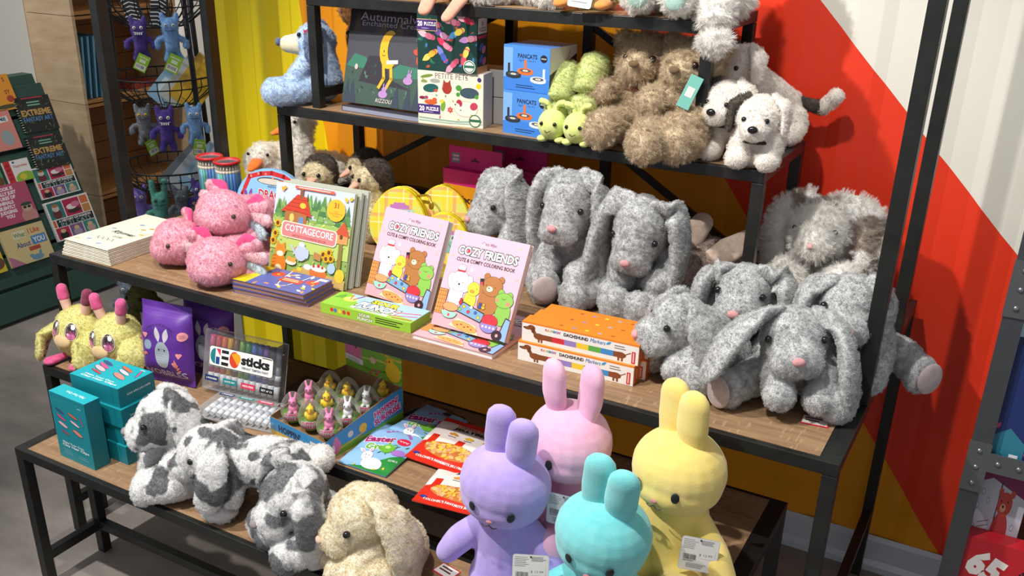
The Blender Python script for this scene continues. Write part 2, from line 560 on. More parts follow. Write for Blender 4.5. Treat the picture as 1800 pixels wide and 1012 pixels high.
# ---------------------------------------------------------------- metal and wood display tables
def steel_mat():
    m, nt, b = _new('black_steel')
    vec = coords(nt)
    n = noise(nt, vec, 25, 4); r = ramp(nt, n.outputs['Fac'], [(.3, '#161716'), (.7, '#222321')])
    nt.links.new(r.outputs[0], b.inputs['Base Color']); b.inputs['Roughness'].default_value = .42
    bump(nt, b, n.outputs['Fac'], .05, .001)
    return m
def wood_mat():
    m, nt, b = _new('oak_laminate')
    vec = coords(nt, (2.2, 22, 1))
    n = noise(nt, vec, 3.2, 6, .6)
    r = ramp(nt, n.outputs['Fac'], [(.28, '#7c6148'), (.5, '#957658'), (.72, '#a68866')])
    br = N(nt, 'ShaderNodeTexBrick'); br.offset = .37
    v2 = coords(nt, (1, 1, 1))
    nt.links.new(v2, br.inputs['Vector'])
    br.inputs['Scale'].default_value = 1; br.inputs['Brick Width'].default_value = .42; br.inputs['Row Height'].default_value = .105
    br.inputs['Mortar Size'].default_value = .0006
    br.inputs['Color1'].default_value = (.92, .92, .92, 1); br.inputs['Color2'].default_value = (1.06, 1.03, 1.0, 1); br.inputs['Mortar'].default_value = (.7, .65, .6, 1)
    # pale saw marks across the grain
    v3 = coords(nt, (85, 20, 1)); n3 = noise(nt, v3, 1.6, 1, .4)
    r3 = ramp(nt, n3.outputs['Fac'], [(.66, '#000000'), (.70, '#ffffff')])
    mul = N(nt, 'ShaderNodeMix', data_type='RGBA', blend_type='MULTIPLY'); mul.inputs[0].default_value = 1
    nt.links.new(r.outputs[0], mul.inputs[6]); nt.links.new(br.outputs['Color'], mul.inputs[7])
    mx = N(nt, 'ShaderNodeMix', data_type='RGBA'); k = N(nt, 'ShaderNodeMath', operation='MULTIPLY'); k.inputs[1].default_value = .22
    nt.links.new(r3.outputs[0], k.inputs[0]); nt.links.new(k.outputs[0], mx.inputs[0])
    nt.links.new(mul.outputs[2], mx.inputs[6]); mx.inputs[7].default_value = srgb('#d9bd95')
    nt.links.new(mx.outputs[2], b.inputs['Base Color']); b.inputs['Roughness'].default_value = .55
    bump(nt, b, n.outputs['Fac'], .12, .001)
    return m
STEEL = steel_mat(); WOOD = wood_mat()
T = .029
ZA, ZB, ZC, ZD, ZE = .47, .5912, .90, 1.293, 1.618
def table(name, label, xl, xr, yf, yb, z, z0, strz, mids=(), braces=(), ledge=.04, fl=.014, back=True):
    t = thing(name, label, 'display table', ((xl+xr)/2, (yf+yb)/2, z0))
    ox, oy = (xl+xr)/2, (yf+yb)/2
    a, b_, c, d, h = xl-ox, xr-ox, yf-oy, yb-oy, z-z0
    e = .0015
    f = MB()
    f.box((a, c, h-T), (b_, c+T, h), bev=e); f.box((a, d-T, h-T), (b_, d, h), bev=e)
    f.box((a, c+T, h-T), (a+T, d-T, h), bev=e); f.box((b_-T, c+T, h-T), (b_, d-T, h), bev=e)
    f.box((a+T, c+T, h-.004), (a+ledge, d-T, h-.0008)); f.box((b_-ledge, c+T, h-.004), (b_-T, d-T, h-.0008))
    f.build('top_frame', t, STEEL)
    p = MB(); p.box((a+ledge, c+fl, h-.016), (b_-ledge, d-fl, h+.0012)); p.build('wood_panel', t, WOOD)
    for x in (a, b_-T):
        for y in (c, d-T):
            g = MB(); g.box((x, y, 0), (x+T, y+T, h-T-.001), bev=e); g.build('leg', t, STEEL)
        g = MB(); g.box((x+.002, c+T, strz-z0-.0145), (x+T-.002, d-T, strz-z0+.0145), bev=e); g.build('stretcher', t, STEEL)
    if back:
        g = MB(); g.box((a+T, d-T+.002, strz-z0-.0145), (b_-T, d-.002, strz-z0+.0145), bev=e); g.build('stretcher', t, STEEL)
    for x in mids:
        g = MB(); g.box((x-ox-T/2, d-T, strz-z0+.0145), (x-ox+T/2, d, h-T), bev=e); g.build('leg', t, STEEL)
    for p0, p1 in braces:
        g = MB(); g.bar((p0[0]-ox, d-T*.5, p0[1]-z0), (p1[0]-ox, d-T*.5, p1[1]-z0), .02, .012, hint=(0, 1, 0)); g.build('brace', t, STEEL)
    return t
table('display_table', 'lowest black steel table with wood top, at the front, carrying the teal boxes', -.9456, 1.02, -.3446, -.12, ZA, 0, .10)
table('display_table', 'low black steel table with wood top, one step up, carrying the candy bags', -1.10, 1.006, -.1154, .3128, ZB, 0, .115)
table('display_table', 'long widest black steel table with wood top, under the grey rabbits and cozy coloring books', -1.1397, 1.1397, 0, .9873, ZC, 0, .22, (), (), back=False)
table('display_table', 'upper black steel shelf table carrying the teddy bears and puppies', -.719, .7897, .5683, .9675, ZD, ZC+.0015, ZC+.07,
      (-.15, .22), (((-.69, 1.012), (-.235, 1.255)), ((.235, 1.205), (.76, .89))))
table('display_table', 'topmost black steel shelf table carrying ducks and white plush, cut off by the photo', -.5932, .626, .588, .945, ZE, ZD+.0015, ZD+.045,
      (-.1, .155), (((.165, 1.55), (.55, 1.32)), ((-.57, 1.36), (-.12, 1.575))))

# tall open frame whose posts rise past the top of the picture
t = thing('display_rack', 'tall black steel frame with slim posts standing on the widest table', 'display frame', (0, .49, ZC+.0015))
for x in (-1.1397, 1.1397-.031):
    for y in (.2717, .6986):
        g = MB(); g.box((x, y-.49, 0), (x+.031, y-.49+.04, 1.75), bev=.0015); g.build('post', t, STEEL)
for x in (-1.1397, 1.1397-.031):
    g = MB(); g.box((x, .2717-.49, 1.75), (x+.031, .7386-.49, 1.79), bev=.0015); g.build('top_rail', t, STEEL)
for y in (.2717, .6986):
    g = MB(); g.box((-1.1087, y-.49, 1.75), (1.1087, y-.49+.04, 1.79), bev=.0015); g.build('top_rail', t, STEEL)
# ---------------------------------------------------------------- plush toys
EYE = flat('#0a0a0c', .12, coat=.6)
NOSEP = fuzz('#cf8f92', '#e0a5a6', 80, bumpk=.2)
def head_fn(c, rot=(0, 0, 0)):
    R = Euler(rot).to_matrix(); c = V3(c)
    f = lambda p: c+R@V3(p)
    f.rot = rot; f.R = R
    return f
def disc_eye(parent, p, r, m=EYE, name='eye', flatk=1., rot=(0, 0, 0)):
    b = MB(); b.ell((0, 0, 0), (r, r*flatk, r), m=m, seg=14, ring=9)
    o = b.build(name, parent); o.location = p; o.rotation_euler = rot
    return o

class Plush:
    def __init__(s, name, label, cat, loc, yaw=0., group=None, k=1., rx=0., ry=0.):
        s.t = thing(name, label, cat, loc, yaw, group, rx, ry); s.k = k
        s.t.scale = (k, k, k)
        s.b = MB()
    def skin(s, mat, name='body', voxel=.005, smooth=6, pile=None, pm=None):
        o = union(s.b, name, s.t, mat, voxel, smooth)
        if pm: o.data.materials.append(pm)
        if pile: fur(o, **pile)
        s.b = MB(); s.o = o
        return o
    def limb(s, name, mat, pts, rad, flat=(1, 1), hint=None, n=16, seg=18, pile=None, parent=None):
        b = MB(); b.sweep(pts, rad, flat, hint, n=n, seg=seg)
        me = b.mesh(name); o = link_mesh(name, me, parent or s.t, mat, smooth=True)
        if pile: fur(o, **pile)
        return o
    def lump(s, name, mat, c, r, rot=(0, 0, 0), pile=None, seg=22, ring=14, parent=None):
        b = MB(); b.ell((0, 0, 0), r, m=mat, seg=seg, ring=ring)
        o = b.build(name, parent or s.t); o.location = c; o.rotation_euler = rot
        if pile: fur(o, **pile)
        return o

def floppy_rabbit(label, loc, yaw, mats, group=None, k=1., head=(0, -.035, .265), hrot=(0, 0, 0), torso=((0, .03, .07), (0, .0, .2)),
                  tr=(.088, .06), arms=None, legs=None, ears=None, pile=None, eye=.0085, hr=(.074, .08, .082), muz=(.05, .045, .042),
                  pads=(), cat='plush rabbit', name='plush_rabbit', nose=NOSEP, ear_r=(.026, .044, .05, .04), ear_flat=(1, .42), foot=True, eyes=(1, 1), earmat=None, padmat=None, lr=1.):
    """long eared sitting rabbit; local frame faces -Y"""
    p = Plush(name, label, cat, loc, yaw, group, k)
    h = head_fn(head, hrot)
    b = p.b
    b.sweep([torso[0], torso[1]], list(tr), n=8)
    b.ell(torso[0], (tr[0]*1.08, tr[0]*1.0, tr[0]*.85))
    b.ell(h((0, 0, 0)), hr, hrot); b.ell(h((0, -.03, -.018)), (hr[0]*.86, hr[1]*.85, hr[2]*.7), hrot)
    b.ell(h((0, -hr[1]*.86, -hr[2]*.36)), muz, hrot)
    b.ell(h((.022, -hr[1]*.95, -hr[2]*.48)), (muz[0]*.62,)*3); b.ell(h((-.022, -hr[1]*.95, -hr[2]*.48)), (muz[0]*.62,)*3)
    arms = arms or [[(-.05, -.02, .175), (-.075, -.075, .1), (-.06, -.12, .04)], [(.05, -.02, .175), (.075, -.075, .1), (.06, -.12, .04)]]
    for a in arms: b.sweep(a, [.032*lr, .034*lr, .038*lr], n=9)
    legs = legs or [[(-.06, .02, .05), (-.1, -.07, .055), (-.105, -.15, .04)], [(.06, .02, .05), (.1, -.07, .055), (.105, -.15, .04)]]
    for l in legs:
        b.sweep(l, [.05*lr, .046*lr, .038*lr], n=9)
        if foot:
            d = (V3(l[-1])-V3(l[-2])).normalized()
            q = V3(l[-1])+d*.012
            b.ell((q.x, q.y, max(q.z, .042)), (.042*lr, .03*lr, .05*lr), (0, 0, math.atan2(-d.x, d.y)))
    body = p.skin(mats, pile=pile)
    ears = ears if ears is not None else [[(-.045, .0, .06), (-.085, .0, .02), (-.1, -.01, -.08), (-.095, -.03, -.17)], [(.045, .0, .06), (.085, .0, .02), (.1, -.01, -.08), (.095, -.03, -.17)]]
    for e in ears:
        pts = [h(q) for q in e]
        hint = (pts[len(pts)//2]-h((0, 0, pts[len(pts)//2].z*0))).normalized()
        p.limb('ear', earmat or mats, pts, list(ear_r), ear_flat, hint, pile=pile)
    for sx, on in ((-1, eyes[0]), (1, eyes[1])):
        if on: disc_eye(p.t, h((sx*hr[0]*.80, -hr[1]*.66, .012)), eye)
    o = disc_eye(p.t, h((0, -hr[1]*.86-muz[1]*.98, -hr[2]*.2)), .013, nose, 'nose'); o.scale = (1, .6, .75); o.rotation_euler = hrot
    for side in pads:
        l = legs[0 if side < 0 else 1]
        d = (V3(l[-1])-V3(l[-2])); d.z = 0; d.normalize()
        q = V3(l[-1])+d*.040; q.z = max(q.z, .042)
        o = p.lump('foot_pad', padmat or PAD, q, (.032, .008, .036), (0, 0, math.atan2(d.x, -d.y)))
    return p
# ---------------------------------------------------------------- printed goods: helpers
PAPER = flat('#f2efe6', .7)
def subdivide_long(me, L=.012, it=5):
    bm = bmesh.new(); bm.from_mesh(me)
    bmesh.ops.triangulate(bm, faces=list(bm.faces))
    for _ in range(it):
        es = [e for e in bm.edges if e.calc_length() > L]
        if not es: break
        bmesh.ops.subdivide_edges(bm, edges=es, cuts=1)
        bmesh.ops.triangulate(bm, faces=[f for f in bm.faces if len(f.verts) > 3])
    bm.to_mesh(me); bm.free()
def warp_mesh(me, fn):
    for v in me.vertices: v.co = fn(v.co)

def leaned(name, label, cat, p0, rz, lean, t, group=None):
    """origin at the front lower-left corner; leaning back by lean degrees"""
    a = math.radians(lean)
    return thing(name, label, cat, (p0[0], p0[1], p0[2]+t*math.sin(a)+.0005), math.radians(rz), group, rx=-a)

def book(label, p0, rz, w, h, t, lean, cover, art=None, group=None, name='coloring_book', cat='book', back=None, pages='#efece4', lie=False, rough=.35, inset=.0015, root=None):
    if root is not None: th = root
    elif lie: th = thing(name, label, cat, (p0[0], p0[1], p0[2]+.0005), math.radians(rz), group)
    else: th = leaned(name, label, cat, p0, rz, lean, t, group)
    c = .0012
    m = MB(); b = MB()
    if lie:
        m.box((0, 0, 0), (w, h, c)); m.box((0, 0, t-c), (w, h, t)); m.box((0, 0, c), (c, h, t-c))
        b.box((c, inset, c), (w-inset, h-inset, t-c))
    else:
        m.box((0, 0, 0), (w, c, h)); m.box((0, t-c, 0), (w, t, h)); m.box((0, c, 0), (c, t-c, h))
        b.box((c, c, inset), (w-inset, t-c, h-inset))
    cv = m.build('cover', th, flat(cover, rough, coat=.3)); b.build('pages', th, flat(pages, .8))
    if art:
        a = Art(w, h, rough); art(a)
        a.build('cover_art', cv, face_top(0, 0, t) if lie else face_front(0, 0, 0))
    return th

def carton(name, label, p0, rz, dims, col, front=None, top=None, right=None, group=None, rough=.45, cat='box', side=None, topc=None, lean=0):
    w, d, h = dims
    th = leaned(name, label, cat, p0, rz, lean, d, group) if lean else thing(name, label, cat, (p0[0], p0[1], p0[2]+.0005), math.radians(rz), group)
    m = MB(); m.box((0, 0, 0), (w, d, h), bev=.0008); ct = m.build('carton', th, flat(col, rough))
    for fn, nm, W, H, M in ((front, 'front_print', w, h, face_front(0, 0, 0)), (top, 'top_print', w, d, face_top(0, 0, h)), (right, 'side_print', d, h, face_right(w, 0, 0))):
        if fn:
            a = Art(W, H, rough); fn(a); a.build(nm, ct, M)
    return th

# ---------------------------------------------------------------- cozy coloring books
def art_cozy(a):
    w, h = a.w, a.h; k = w/.212
    a.rect(0, 0, w, h, '#e7b9cb')
    for x, y in ((.02, .22), (.19, .222), (.04, .15), (.165, .165), (.1, .135), (.012, .175), (.2, .15)):
        a.star(x*k, y*k, .004, '#7a5a20'); a.star(x*k, y*k, .003, '#f7e7a0')
    for x, y in ((.075, .15), (.15, .14), (.19, .19), (.09, .215)): a.star(x*k, y*k, .006, '#fbe6f0', 6, .6)
    a.text('Coco Wyo', .105*k, .217*k, .012*k, '#5a2a4a', .04*k, shear=.3)
    a.text('COZY FRIENDS', .108*k, .193*k, .022*k, '#ffffff', .168*k, bold=.035, out='#2c2226', ok=.06)
    a.ell(.054*k, .193*k, .0045*k, .005*k, '#d8404e')
    a.text('CUTE & COMFY COLORING BOOK', .108*k, .170*k, .0095*k, '#2c2226', .165*k, bold=.02)
    # table, basket, food, animals
    a.poly([(0, 0), (w, 0), (w, .05*k), (.1*k, .075*k), (0, .06*k)], '#f3a9b4')
    a.rect(.0, .03*k, .026*k, .062*k, '#3a2a20'); a.rect(.0, .031*k, .024*k, .06*k, '#e79a55')
    for i in range(6): a.line([(0, (.035+.01*i)*k), (.024*k, (.036+.01*i)*k)], .0012, '#9c5a25')
    for i in range(3): a.line([((.006+.007*i)*k, .031*k), ((.006+.007*i)*k, .091*k)], .001, '#9c5a25')
    o = '#3a2a26'
    # white dog
    a.oell(.048*k, .082*k, .02*k, .03*k, '#fbf8f4', oc=o); a.oell(.03*k, .114*k, .013*k, .022*k, '#fbf8f4', .3, oc=o); a.oell(.072*k, .114*k, .013*k, .022*k, '#fbf8f4', -.3, oc=o)
    a.oell(.05*k, .118*k, .024*k, .026*k, '#fbf8f4', oc=o); a.oell(.048*k, .15*k, .011*k, .008*k, '#fbf8f4', oc=o); a.rect(.037*k, .14*k, .022*k, .005*k, '#c8333c')
    a.ell(.05*k, .11*k, .003*k, .0025*k, '#2a2020'); a.ell(.042*k, .115*k, .0013*k, .0013*k, '#2a2020'); a.ell(.06*k, .115*k, .0013*k, .0013*k, '#2a2020')
    # duckling
    a.oell(.09*k, .078*k, .017*k, .022*k, '#f6d845', oc=o); a.oell(.094*k, .106*k, .017*k, .017*k, '#f6d845', oc=o); a.oell(.091*k, .1*k, .006*k, .003*k, '#f0a030', oc=o); a.ell(.102*k, .108*k, .0012*k, .0012*k, '#2a2020')
    # bear
    a.oell(.140*k, .080*k, .028*k, .032*k, '#b4763f', oc=o); a.oell(.122*k, .143*k, .008*k, .008*k, '#b4763f', oc=o); a.oell(.162*k, .141*k, .008*k, .008*k, '#b4763f', oc=o)
    a.oell(.142*k, .122*k, .028*k, .024*k, '#b4763f', oc=o); a.oell(.136*k, .115*k, .009*k, .007*k, '#f3dcc0', oc=o); a.ell(.134*k, .117*k, .002*k, .0016*k, '#2a2020'); a.ell(.125*k, .123*k, .0013*k, .0013*k, '#2a2020'); a.ell(.15*k, .121*k, .0013*k, .0013*k, '#2a2020')
    a.rect(.106*k, .118*k, .011*k, .018*k, '#2a2020', .2); a.rect(.108*k, .12*k, .007*k, .008*k, '#d8404e', .2)
    a.line([(.117*k, .09*k), (.112*k, .118*k)], .009*k, '#b4763f')
    # frog
    a.oell(.186*k, .065*k, .020*k, .030*k, '#8cc152', oc=o); a.oell(.170*k, .112*k, .008*k, .009*k, '#8cc152', oc=o); a.oell(.194*k, .109*k, .008*k, .009*k, '#8cc152', oc=o)
    a.oell(.182*k, .096*k, .025*k, .018*k, '#8cc152', oc=o); a.ell(.194*k, .090*k, .0055*k, .0055*k, '#f08a7a'); a.ell(.163*k, .094*k, .004*k, .005*k, '#f08a7a'); a.line([(.174*k, .1*k), (.18*k, .098*k), (.186*k, .1*k)], .001, '#2a3a18')
    # game board, bowls, pizza, record player
    a.poly([(.06*k, .045*k), (.135*k, .03*k), (.14*k, .055*k), (.075*k, .072*k)], o); a.poly([(.062*k, .047*k), (.133*k, .033*k), (.138*k, .053*k), (.076*k, .069*k)], '#7fa9cc')
    for x, y, c in ((.08, .06, '#e9c84a'), (.095, .05, '#d8404e'), (.115, .052, '#3c6fb0'), (.125, .042, '#e9c84a'), (.1, .062, '#ffffff'), (.07, .052, '#8cc152')): a.oell(x*k, y*k, .004*k, .0036*k, c, oc=o)
    for x, c in ((.068, '#c8333c'), (.122, '#3c52a0'), (.132, '#e9a83a')): a.oell(x*k, .075*k, .0035*k, .0035*k, c, oc=o); a.oell(x*k, .068*k, .005*k, .004*k, c, oc=o)
    a.oell(.043*k, .052*k, .022*k, .010*k, '#e2a06a', oc=o); a.ell(.043*k, .040*k, .023*k, .017*k, o, n=14, a0=180, a1=360); a.ell(.043*k, .040*k, .022*k, .016*k, '#9fdcc4', n=14, a0=180, a1=360); a.ell(.043*k, .032*k, .004*k, .004*k, '#e0566a')
    a.oell(.158*k, .042*k, .022*k, .014*k, '#d8333f', oc=o); a.ell(.158*k, .030*k, .024*k, .018*k, o, n=14, a0=170, a1=370); a.ell(.158*k, .030*k, .023*k, .017*k, '#8f86c8', n=14, a0=170, a1=370)
    for i in range(4): a.ell((.143+.01*i)*k, .026*k, .003*k, .003*k, '#f2d0dc')
    a.poly([(.05*k, .008*k), (.14*k, -.005*k), (.125*k, .02*k), (.07*k, .03*k)], '#f7e3b0'); a.oell(.095*k, .013*k, .036*k, .010*k, '#e3a55a', -.12, oc=o)
    for i in range(5): a.ell((.075+.01*i)*k, (.014-.001*i+.004*(i % 2))*k, .003*k, .0018*k, '#b8402c')
    a.poly([(.18*k, .002*k), (w, -.001), (w, .055*k), (.198*k, .058*k), (.19*k, .02*k)], o); a.poly([(.183*k, .005*k), (w, .001), (w, .052*k), (.2*k, .055*k), (.193*k, .02*k)], '#8fb2e2'); a.oell(.186*k, .012*k, .014*k, .012*k, '#3a2430', oc=o); a.ell(.186*k, .012*k, .004*k, .004*k, '#d8a0a8')
G = 'pastel pink coloring books of picnicking animals'
book('pastel pink coloring book of picnicking animals standing behind the sour candy box', (-.138, .219, ZC), -6, .212, .238, .021, 24, '#e7b9cb', art_cozy, G)
book('pastel pink coloring book of picnicking animals leaning upright on its flat copy', (.140, .118, ZC+.0125), -2, .212, .238, .019, 27, '#e7b9cb', art_cozy, G)
book('pastel pink coloring book of picnicking animals lying flat under the leaning copy', (.125, .058, ZC+.001), -1, .225, .238, .011, 0, '#e7b9cb', lambda a: art_cozy(a), G, lie=True)

# ---------------------------------------------------------------- cottage coloring books
def art_cottage(a):
    w, h = a.w, a.h
    X = lambda f: f*w
    Y = lambda f: f*h
    a.rect(0, 0, w, h, '#8fae5e'); a.rect(0, Y(.66), w, Y(.34), '#c9d3ea')
    for i in range(30):
        x = random.random(); y = .60+.12*random.random()
        for q in range(3): a.poly([(X(x-.05+.01*q), Y(y+.05*q)), (X(x+.05-.01*q), Y(y+.05*q)), (X(x), Y(y+.11+.05*q))], random.choice(['#5f8d50', '#6b9a52', '#4f7b4a', '#85ab5c']))
    a.rect(0, Y(.55), w, Y(.08), '#9dbd62'); a.rect(0, Y(.3), w, Y(.26), '#b7cd6f')
    for i in range(60): a.ell(X(random.random()), Y(.56+.08*random.random()), X(.016), Y(.01), random.choice(['#7fa24c', '#b3cf7a', '#e8a0a0', '#8fb45a', '#f0e08a']))
    for i in range(50): a.leaf(X(random.random()), Y(.02+.42*random.random()), X(.03), Y(.008), random.random()*6, random.choice(['#9cb85a', '#c9d88a', '#8aa850', '#d8c070']))
    # house
    a.poly([(X(.16), Y(.6)), (X(.44), Y(.57)), (X(.44), Y(.71)), (X(.16), Y(.72))], '#a96f3c'); a.poly([(X(.1), Y(.7)), (X(.3), Y(.9)), (X(.42), Y(.88)), (X(.5), Y(.68)), (X(.3), Y(.72))], '#c9442f')
    for i in range(4): a.line([(X(.15+.03*i), Y(.73+.04*i)), (X(.46-.01*i), Y(.71+.045*i))], .0012, '#8a2a1e')
    a.rect(X(.33), Y(.86), X(.04), Y(.1), '#8a5a3a'); a.ell(X(.25), Y(.65), X(.03), Y(.045), '#e9c56a'); a.ell(X(.38), Y(.79), X(.04), Y(.03), '#f0c040'); a.rect(X(.34), Y(.6), X(.06), Y(.07), '#6a8db8')
    a.rect(X(.26), Y(.958), X(.5), Y(.03), '#e8664a'); a.lines(X(.3), Y(.97), X(.42), 1, .01, '#f8e0d8', Y(.008), .05)
    a.ell(X(.8), Y(.8), X(.115), Y(.115), '#f5b934'); a.text('31', X(.8), Y(.85), Y(.055), '#b8402c', bold=.02); a.text('Cozy\nStress-Relieving\nDesigns', X(.8), Y(.765), Y(.07), '#b8402c', X(.16))
    for x, y, r, c in ((.1, .93, .6, '#e8a83a'), (.12, .91, 2.2, '#e8a83a'), (.95, .92, .7, '#e8b83a'), (.93, .9, 2.2, '#e8b83a'), (.33, .33, .4, '#c8763a')): a.leaf(X(x), Y(y), X(.06), Y(.018), r, c)
    # bird house
    a.rect(X(.88), Y(.0), X(.05), Y(.5), '#8a7a3c'); a.rect(X(.84), Y(.47), X(.14), Y(.1), '#d49a5e'); a.poly([(X(.81), Y(.56)), (X(.92), Y(.7)), (X(1.0), Y(.55))], '#c9543a'); a.ell(X(.9), Y(.54), X(.02), Y(.025), '#6a4326')
    # banner
    a.rrect(X(.13), Y(.43), X(.72), Y(.17), .012, '#f3e6cf', -.03); a.rrect(X(.145), Y(.44), X(.69), Y(.15), .010, '#dc8484', -.03)
    a.text('COTTAGECORE', X(.49), Y(.535), Y(.075), '#ffffff', X(.62), bold=.02, rot=-.03, out='#a03c3c', ok=.03); a.text('ARTIST\'S COLORING BOOK', X(.5), Y(.462), Y(.026), '#8a2f36', X(.44), bold=.01, rot=-.03)
    # sunflowers
    for x, y in ((.08, .57), (.06, .46), (.04, .38), (.7, .33), (.77, .36), (.74, .29), (.8, .3)):
        a.star(X(x), Y(y), X(.05), '#e8b01e', 11, .62); a.ell(X(x), Y(y), X(.021), Y(.023), '#6a3f1c')
    # cat
    a.ell(X(.14), Y(.14), X(.1), Y(.13), '#d9812c'); a.ell(X(.15), Y(.29), X(.07), Y(.065), '#de8c36'); a.poly([(X(.09), Y(.31)), (X(.1), Y(.39)), (X(.15), Y(.34))], '#de8c36'); a.poly([(X(.16), Y(.34)), (X(.2), Y(.39)), (X(.21), Y(.31))], '#de8c36'); a.ell(X(.15), Y(.255), X(.045), Y(.03), '#f6e6cf'); a.ell(X(.14), Y(.08), X(.05), Y(.06), '#f3d7b0')
    for i in range(5): a.line([(X(.06), Y(.08+.035*i)), (X(.1), Y(.09+.035*i))], .0018, '#a9581c')
    # table of cakes
    a.poly([(0, 0), (w, 0), (w, Y(.1)), (X(.45), Y(.16)), (X(.2), Y(.04))], '#c9a86a')
    a.ell(X(.42), Y(.3), X(.08), Y(.085), '#b9c7df'); a.ell(X(.42), Y(.39), X(.04), Y(.025), '#cdd8ea'); a.line([(X(.34), Y(.29)), (X(.29), Y(.36))], .006, '#b9c7df'); a.ell(X(.5), Y(.3), X(.02), Y(.05), '#b9c7df')
    a.ell(X(.66), Y(.12), X(.11), Y(.06), '#d9793c'); a.ell(X(.66), Y(.175), X(.1), Y(.035), '#f7efe2'); a.ell(X(.66), Y(.2), X(.02), Y(.018), '#c8332f'); a.ell(X(.6), Y(.19), X(.016), Y(.015), '#c8332f'); a.ell(X(.71), Y(.19), X(.016), Y(.015), '#c8332f')
    a.ell(X(.3), Y(.19), X(.07), Y(.035), '#f3e0d0'); a.rect(X(.25), Y(.19), X(.11), Y(.05), '#e8a04a', -.1); a.ell(X(.82), Y(.2), X(.05), Y(.055), '#a9c3e0'); a.ell(X(.93), Y(.14), X(.06), Y(.07), '#f0c43a'); a.ell(X(.52), Y(.17), X(.05), Y(.03), '#e9eef6'); a.ell(X(.42), Y(.13), X(.03), Y(.02), '#f2cf3a'); a.ell(X(.36), Y(.1), X(.03), Y(.022), '#d8a53a')
    a.rect(X(.58), Y(.26), X(.1), Y(.07), '#b5834d', -.2)
G = 'cottage coloring books standing in a row'
for i, lb in enumerate(('front cottage picture coloring book with a red roofed house and a tea table cover', 'cottage coloring book right behind the front one, mostly hidden', 'rearmost cottage coloring book of the row')):
    book(lb, (-.466+.007*i, .203+.020*i, ZC), 2.7, .262, .262, .011, 16, '#9fb65f' if i == 0 else '#b9bcae', art_cottage if i == 0 else None, G)

# ---------------------------------------------------------------- small hardbacks, sour candy, dachshund markers
def art_blue(a):
    w, h = a.w, a.h
    a.rect(0, 0, w, h, '#5a63a8'); a.rect(0, 0, w*.2, h, '#e6c81e')
    for y in (.25, .32, .62, .69): a.rect(w*.05, h*y, w*.1, .0016, '#4a4020')
    for x, y, r in ((.36, .72, .085), (.86, .66, .08)):
        a.ell(w*x, h*y, r*w, r*w*.8, '#d8432c'); a.ell(w*x, h*y, r*w*.25, r*w*.2, '#f0b040')
    for i in range(16):
        x, y = .25+.7*random.random(), .08+.85*random.random()
        a.leaf(w*x, h*y, w*.09, h*.035, random.random()*6.3, random.choice(['#f2ead8', '#e6c81e', '#e8935a', '#f2ead8']))
    for s in (1, -1): a.line([(w*(.6+s*.12*t), h*(.15+.5*t*t)) for t in (0, .5, 1, 1.5, 2)], .003, '#f2ead8')
    a.rect(w*.47, h*.42, w*.3, h*.22, '#d8432c'); a.lines(w*.5, h*.57, w*.24, 2, h*.07, '#f6dfb0', h*.03, .2)
    a.rect(w*.86, h*.82, w*.12, h*.12, '#f0d5dc')
G = 'small blue and yellow hardbacks stacked flat'
for i in range(3):
    book(('topmost small blue hardback with yellow spine and red flowers, lying on the stack', 'middle small blue hardback in the flat yellow spined stack', 'bottom small blue hardback in the flat yellow spined stack')[2-i],
         (-.462+.004*(2-i), .056+.002*i, ZC+.0005+.0122*i), 5-1.5*i, .242, .125, .0115, 0, '#4a5596' if i < 2 else '#5a63a8', art_blue if i == 2 else None, G, name='small_hardback', lie=True, pages='#9a7468')

def art_sour_top(a):
    w, h = a.w, a.h
    a.rect(0, 0, w, h, '#a9cdea'); a.poly([(0, 0), (w*.45, 0), (w*.3, h*.5), (w*.12, h), (0, h)], '#8cc63f'); a.poly([(w*.3, 0), (w, 0), (w, h*.2), (w*.6, h*.35)], '#9ccd4a')
    for x, r in ((.05, 1.2), (.1, 1.7), (.02, .7)): a.leaf(w*x, h*.55, w*.12, h*.07, r, '#5ea43a')
    a.ell(w*.2, h*.62, w*.075, h*.17, '#f2dc62'); a.ell(w*.2, h*.7, w*.05, h*.1, '#f7eeb8'); a.rect(w*.17, h*.6, w*.02, h*.35, '#e88a3a', .3); a.rect(w*.24, h*.6, w*.02, h*.4, '#8a4a8a', -.4)
    a.text('SOUR', w*.57, h*.76, h*.26, '#f3e62a', w*.3, bold=.05, out='#1a1a16', ok=.06, rot=-.05); a.text('PUNCH', w*.55, h*.44, h*.36, '#ffffff', w*.46, bold=.05, out='#1a1a16', ok=.06, shear=.15, rot=-.07)
    a.rect(w*.3, h*.1, w*.42, h*.13, '#ffffff', -.06); a.lines(w*.34, h*.15, w*.34, 1, .01, '#3c7a2c', h*.05, .1)
    a.line([(w*.72, h*.4), (w*.98, h*.62)], .004, '#e0525e'); a.line([(w*.74, h*.2), (w*.98, h*.42)], .004, '#c85a8a'); a.line([(w*.78, h*.1), (w*.97, h*.16)], .004, '#b8402c')
def art_sour_front(a):
    w, h = a.w, a.h
    a.rect(0, 0, w, h, '#9bcf3f')
    for x, c in ((.13, '#d8332f'), (.17, '#4a7ab8'), (.22, '#f0d43a'), (.27, '#c8402f'), (.32, '#d8332f')): a.ell(w*x, h*.55, h*.2, h*.22, c)
    a.text('SOUR\nPUNCH', w*.5, h*.5, h*.72, '#ffffff', w*.16, bold=.03, out='#1a1a16', ok=.06); a.lines(w*.62, h*.7, w*.3, 3, h*.22, '#2a3a18', h*.1)
carton('candy_box', 'flat green and blue box of sour candy straws in front of the pink coloring book', (-.166, .070, ZC+.0012), 2, (.272, .092, .026), '#9bcf3f', art_sour_front, art_sour_top, None, cat='candy box', rough=.3)

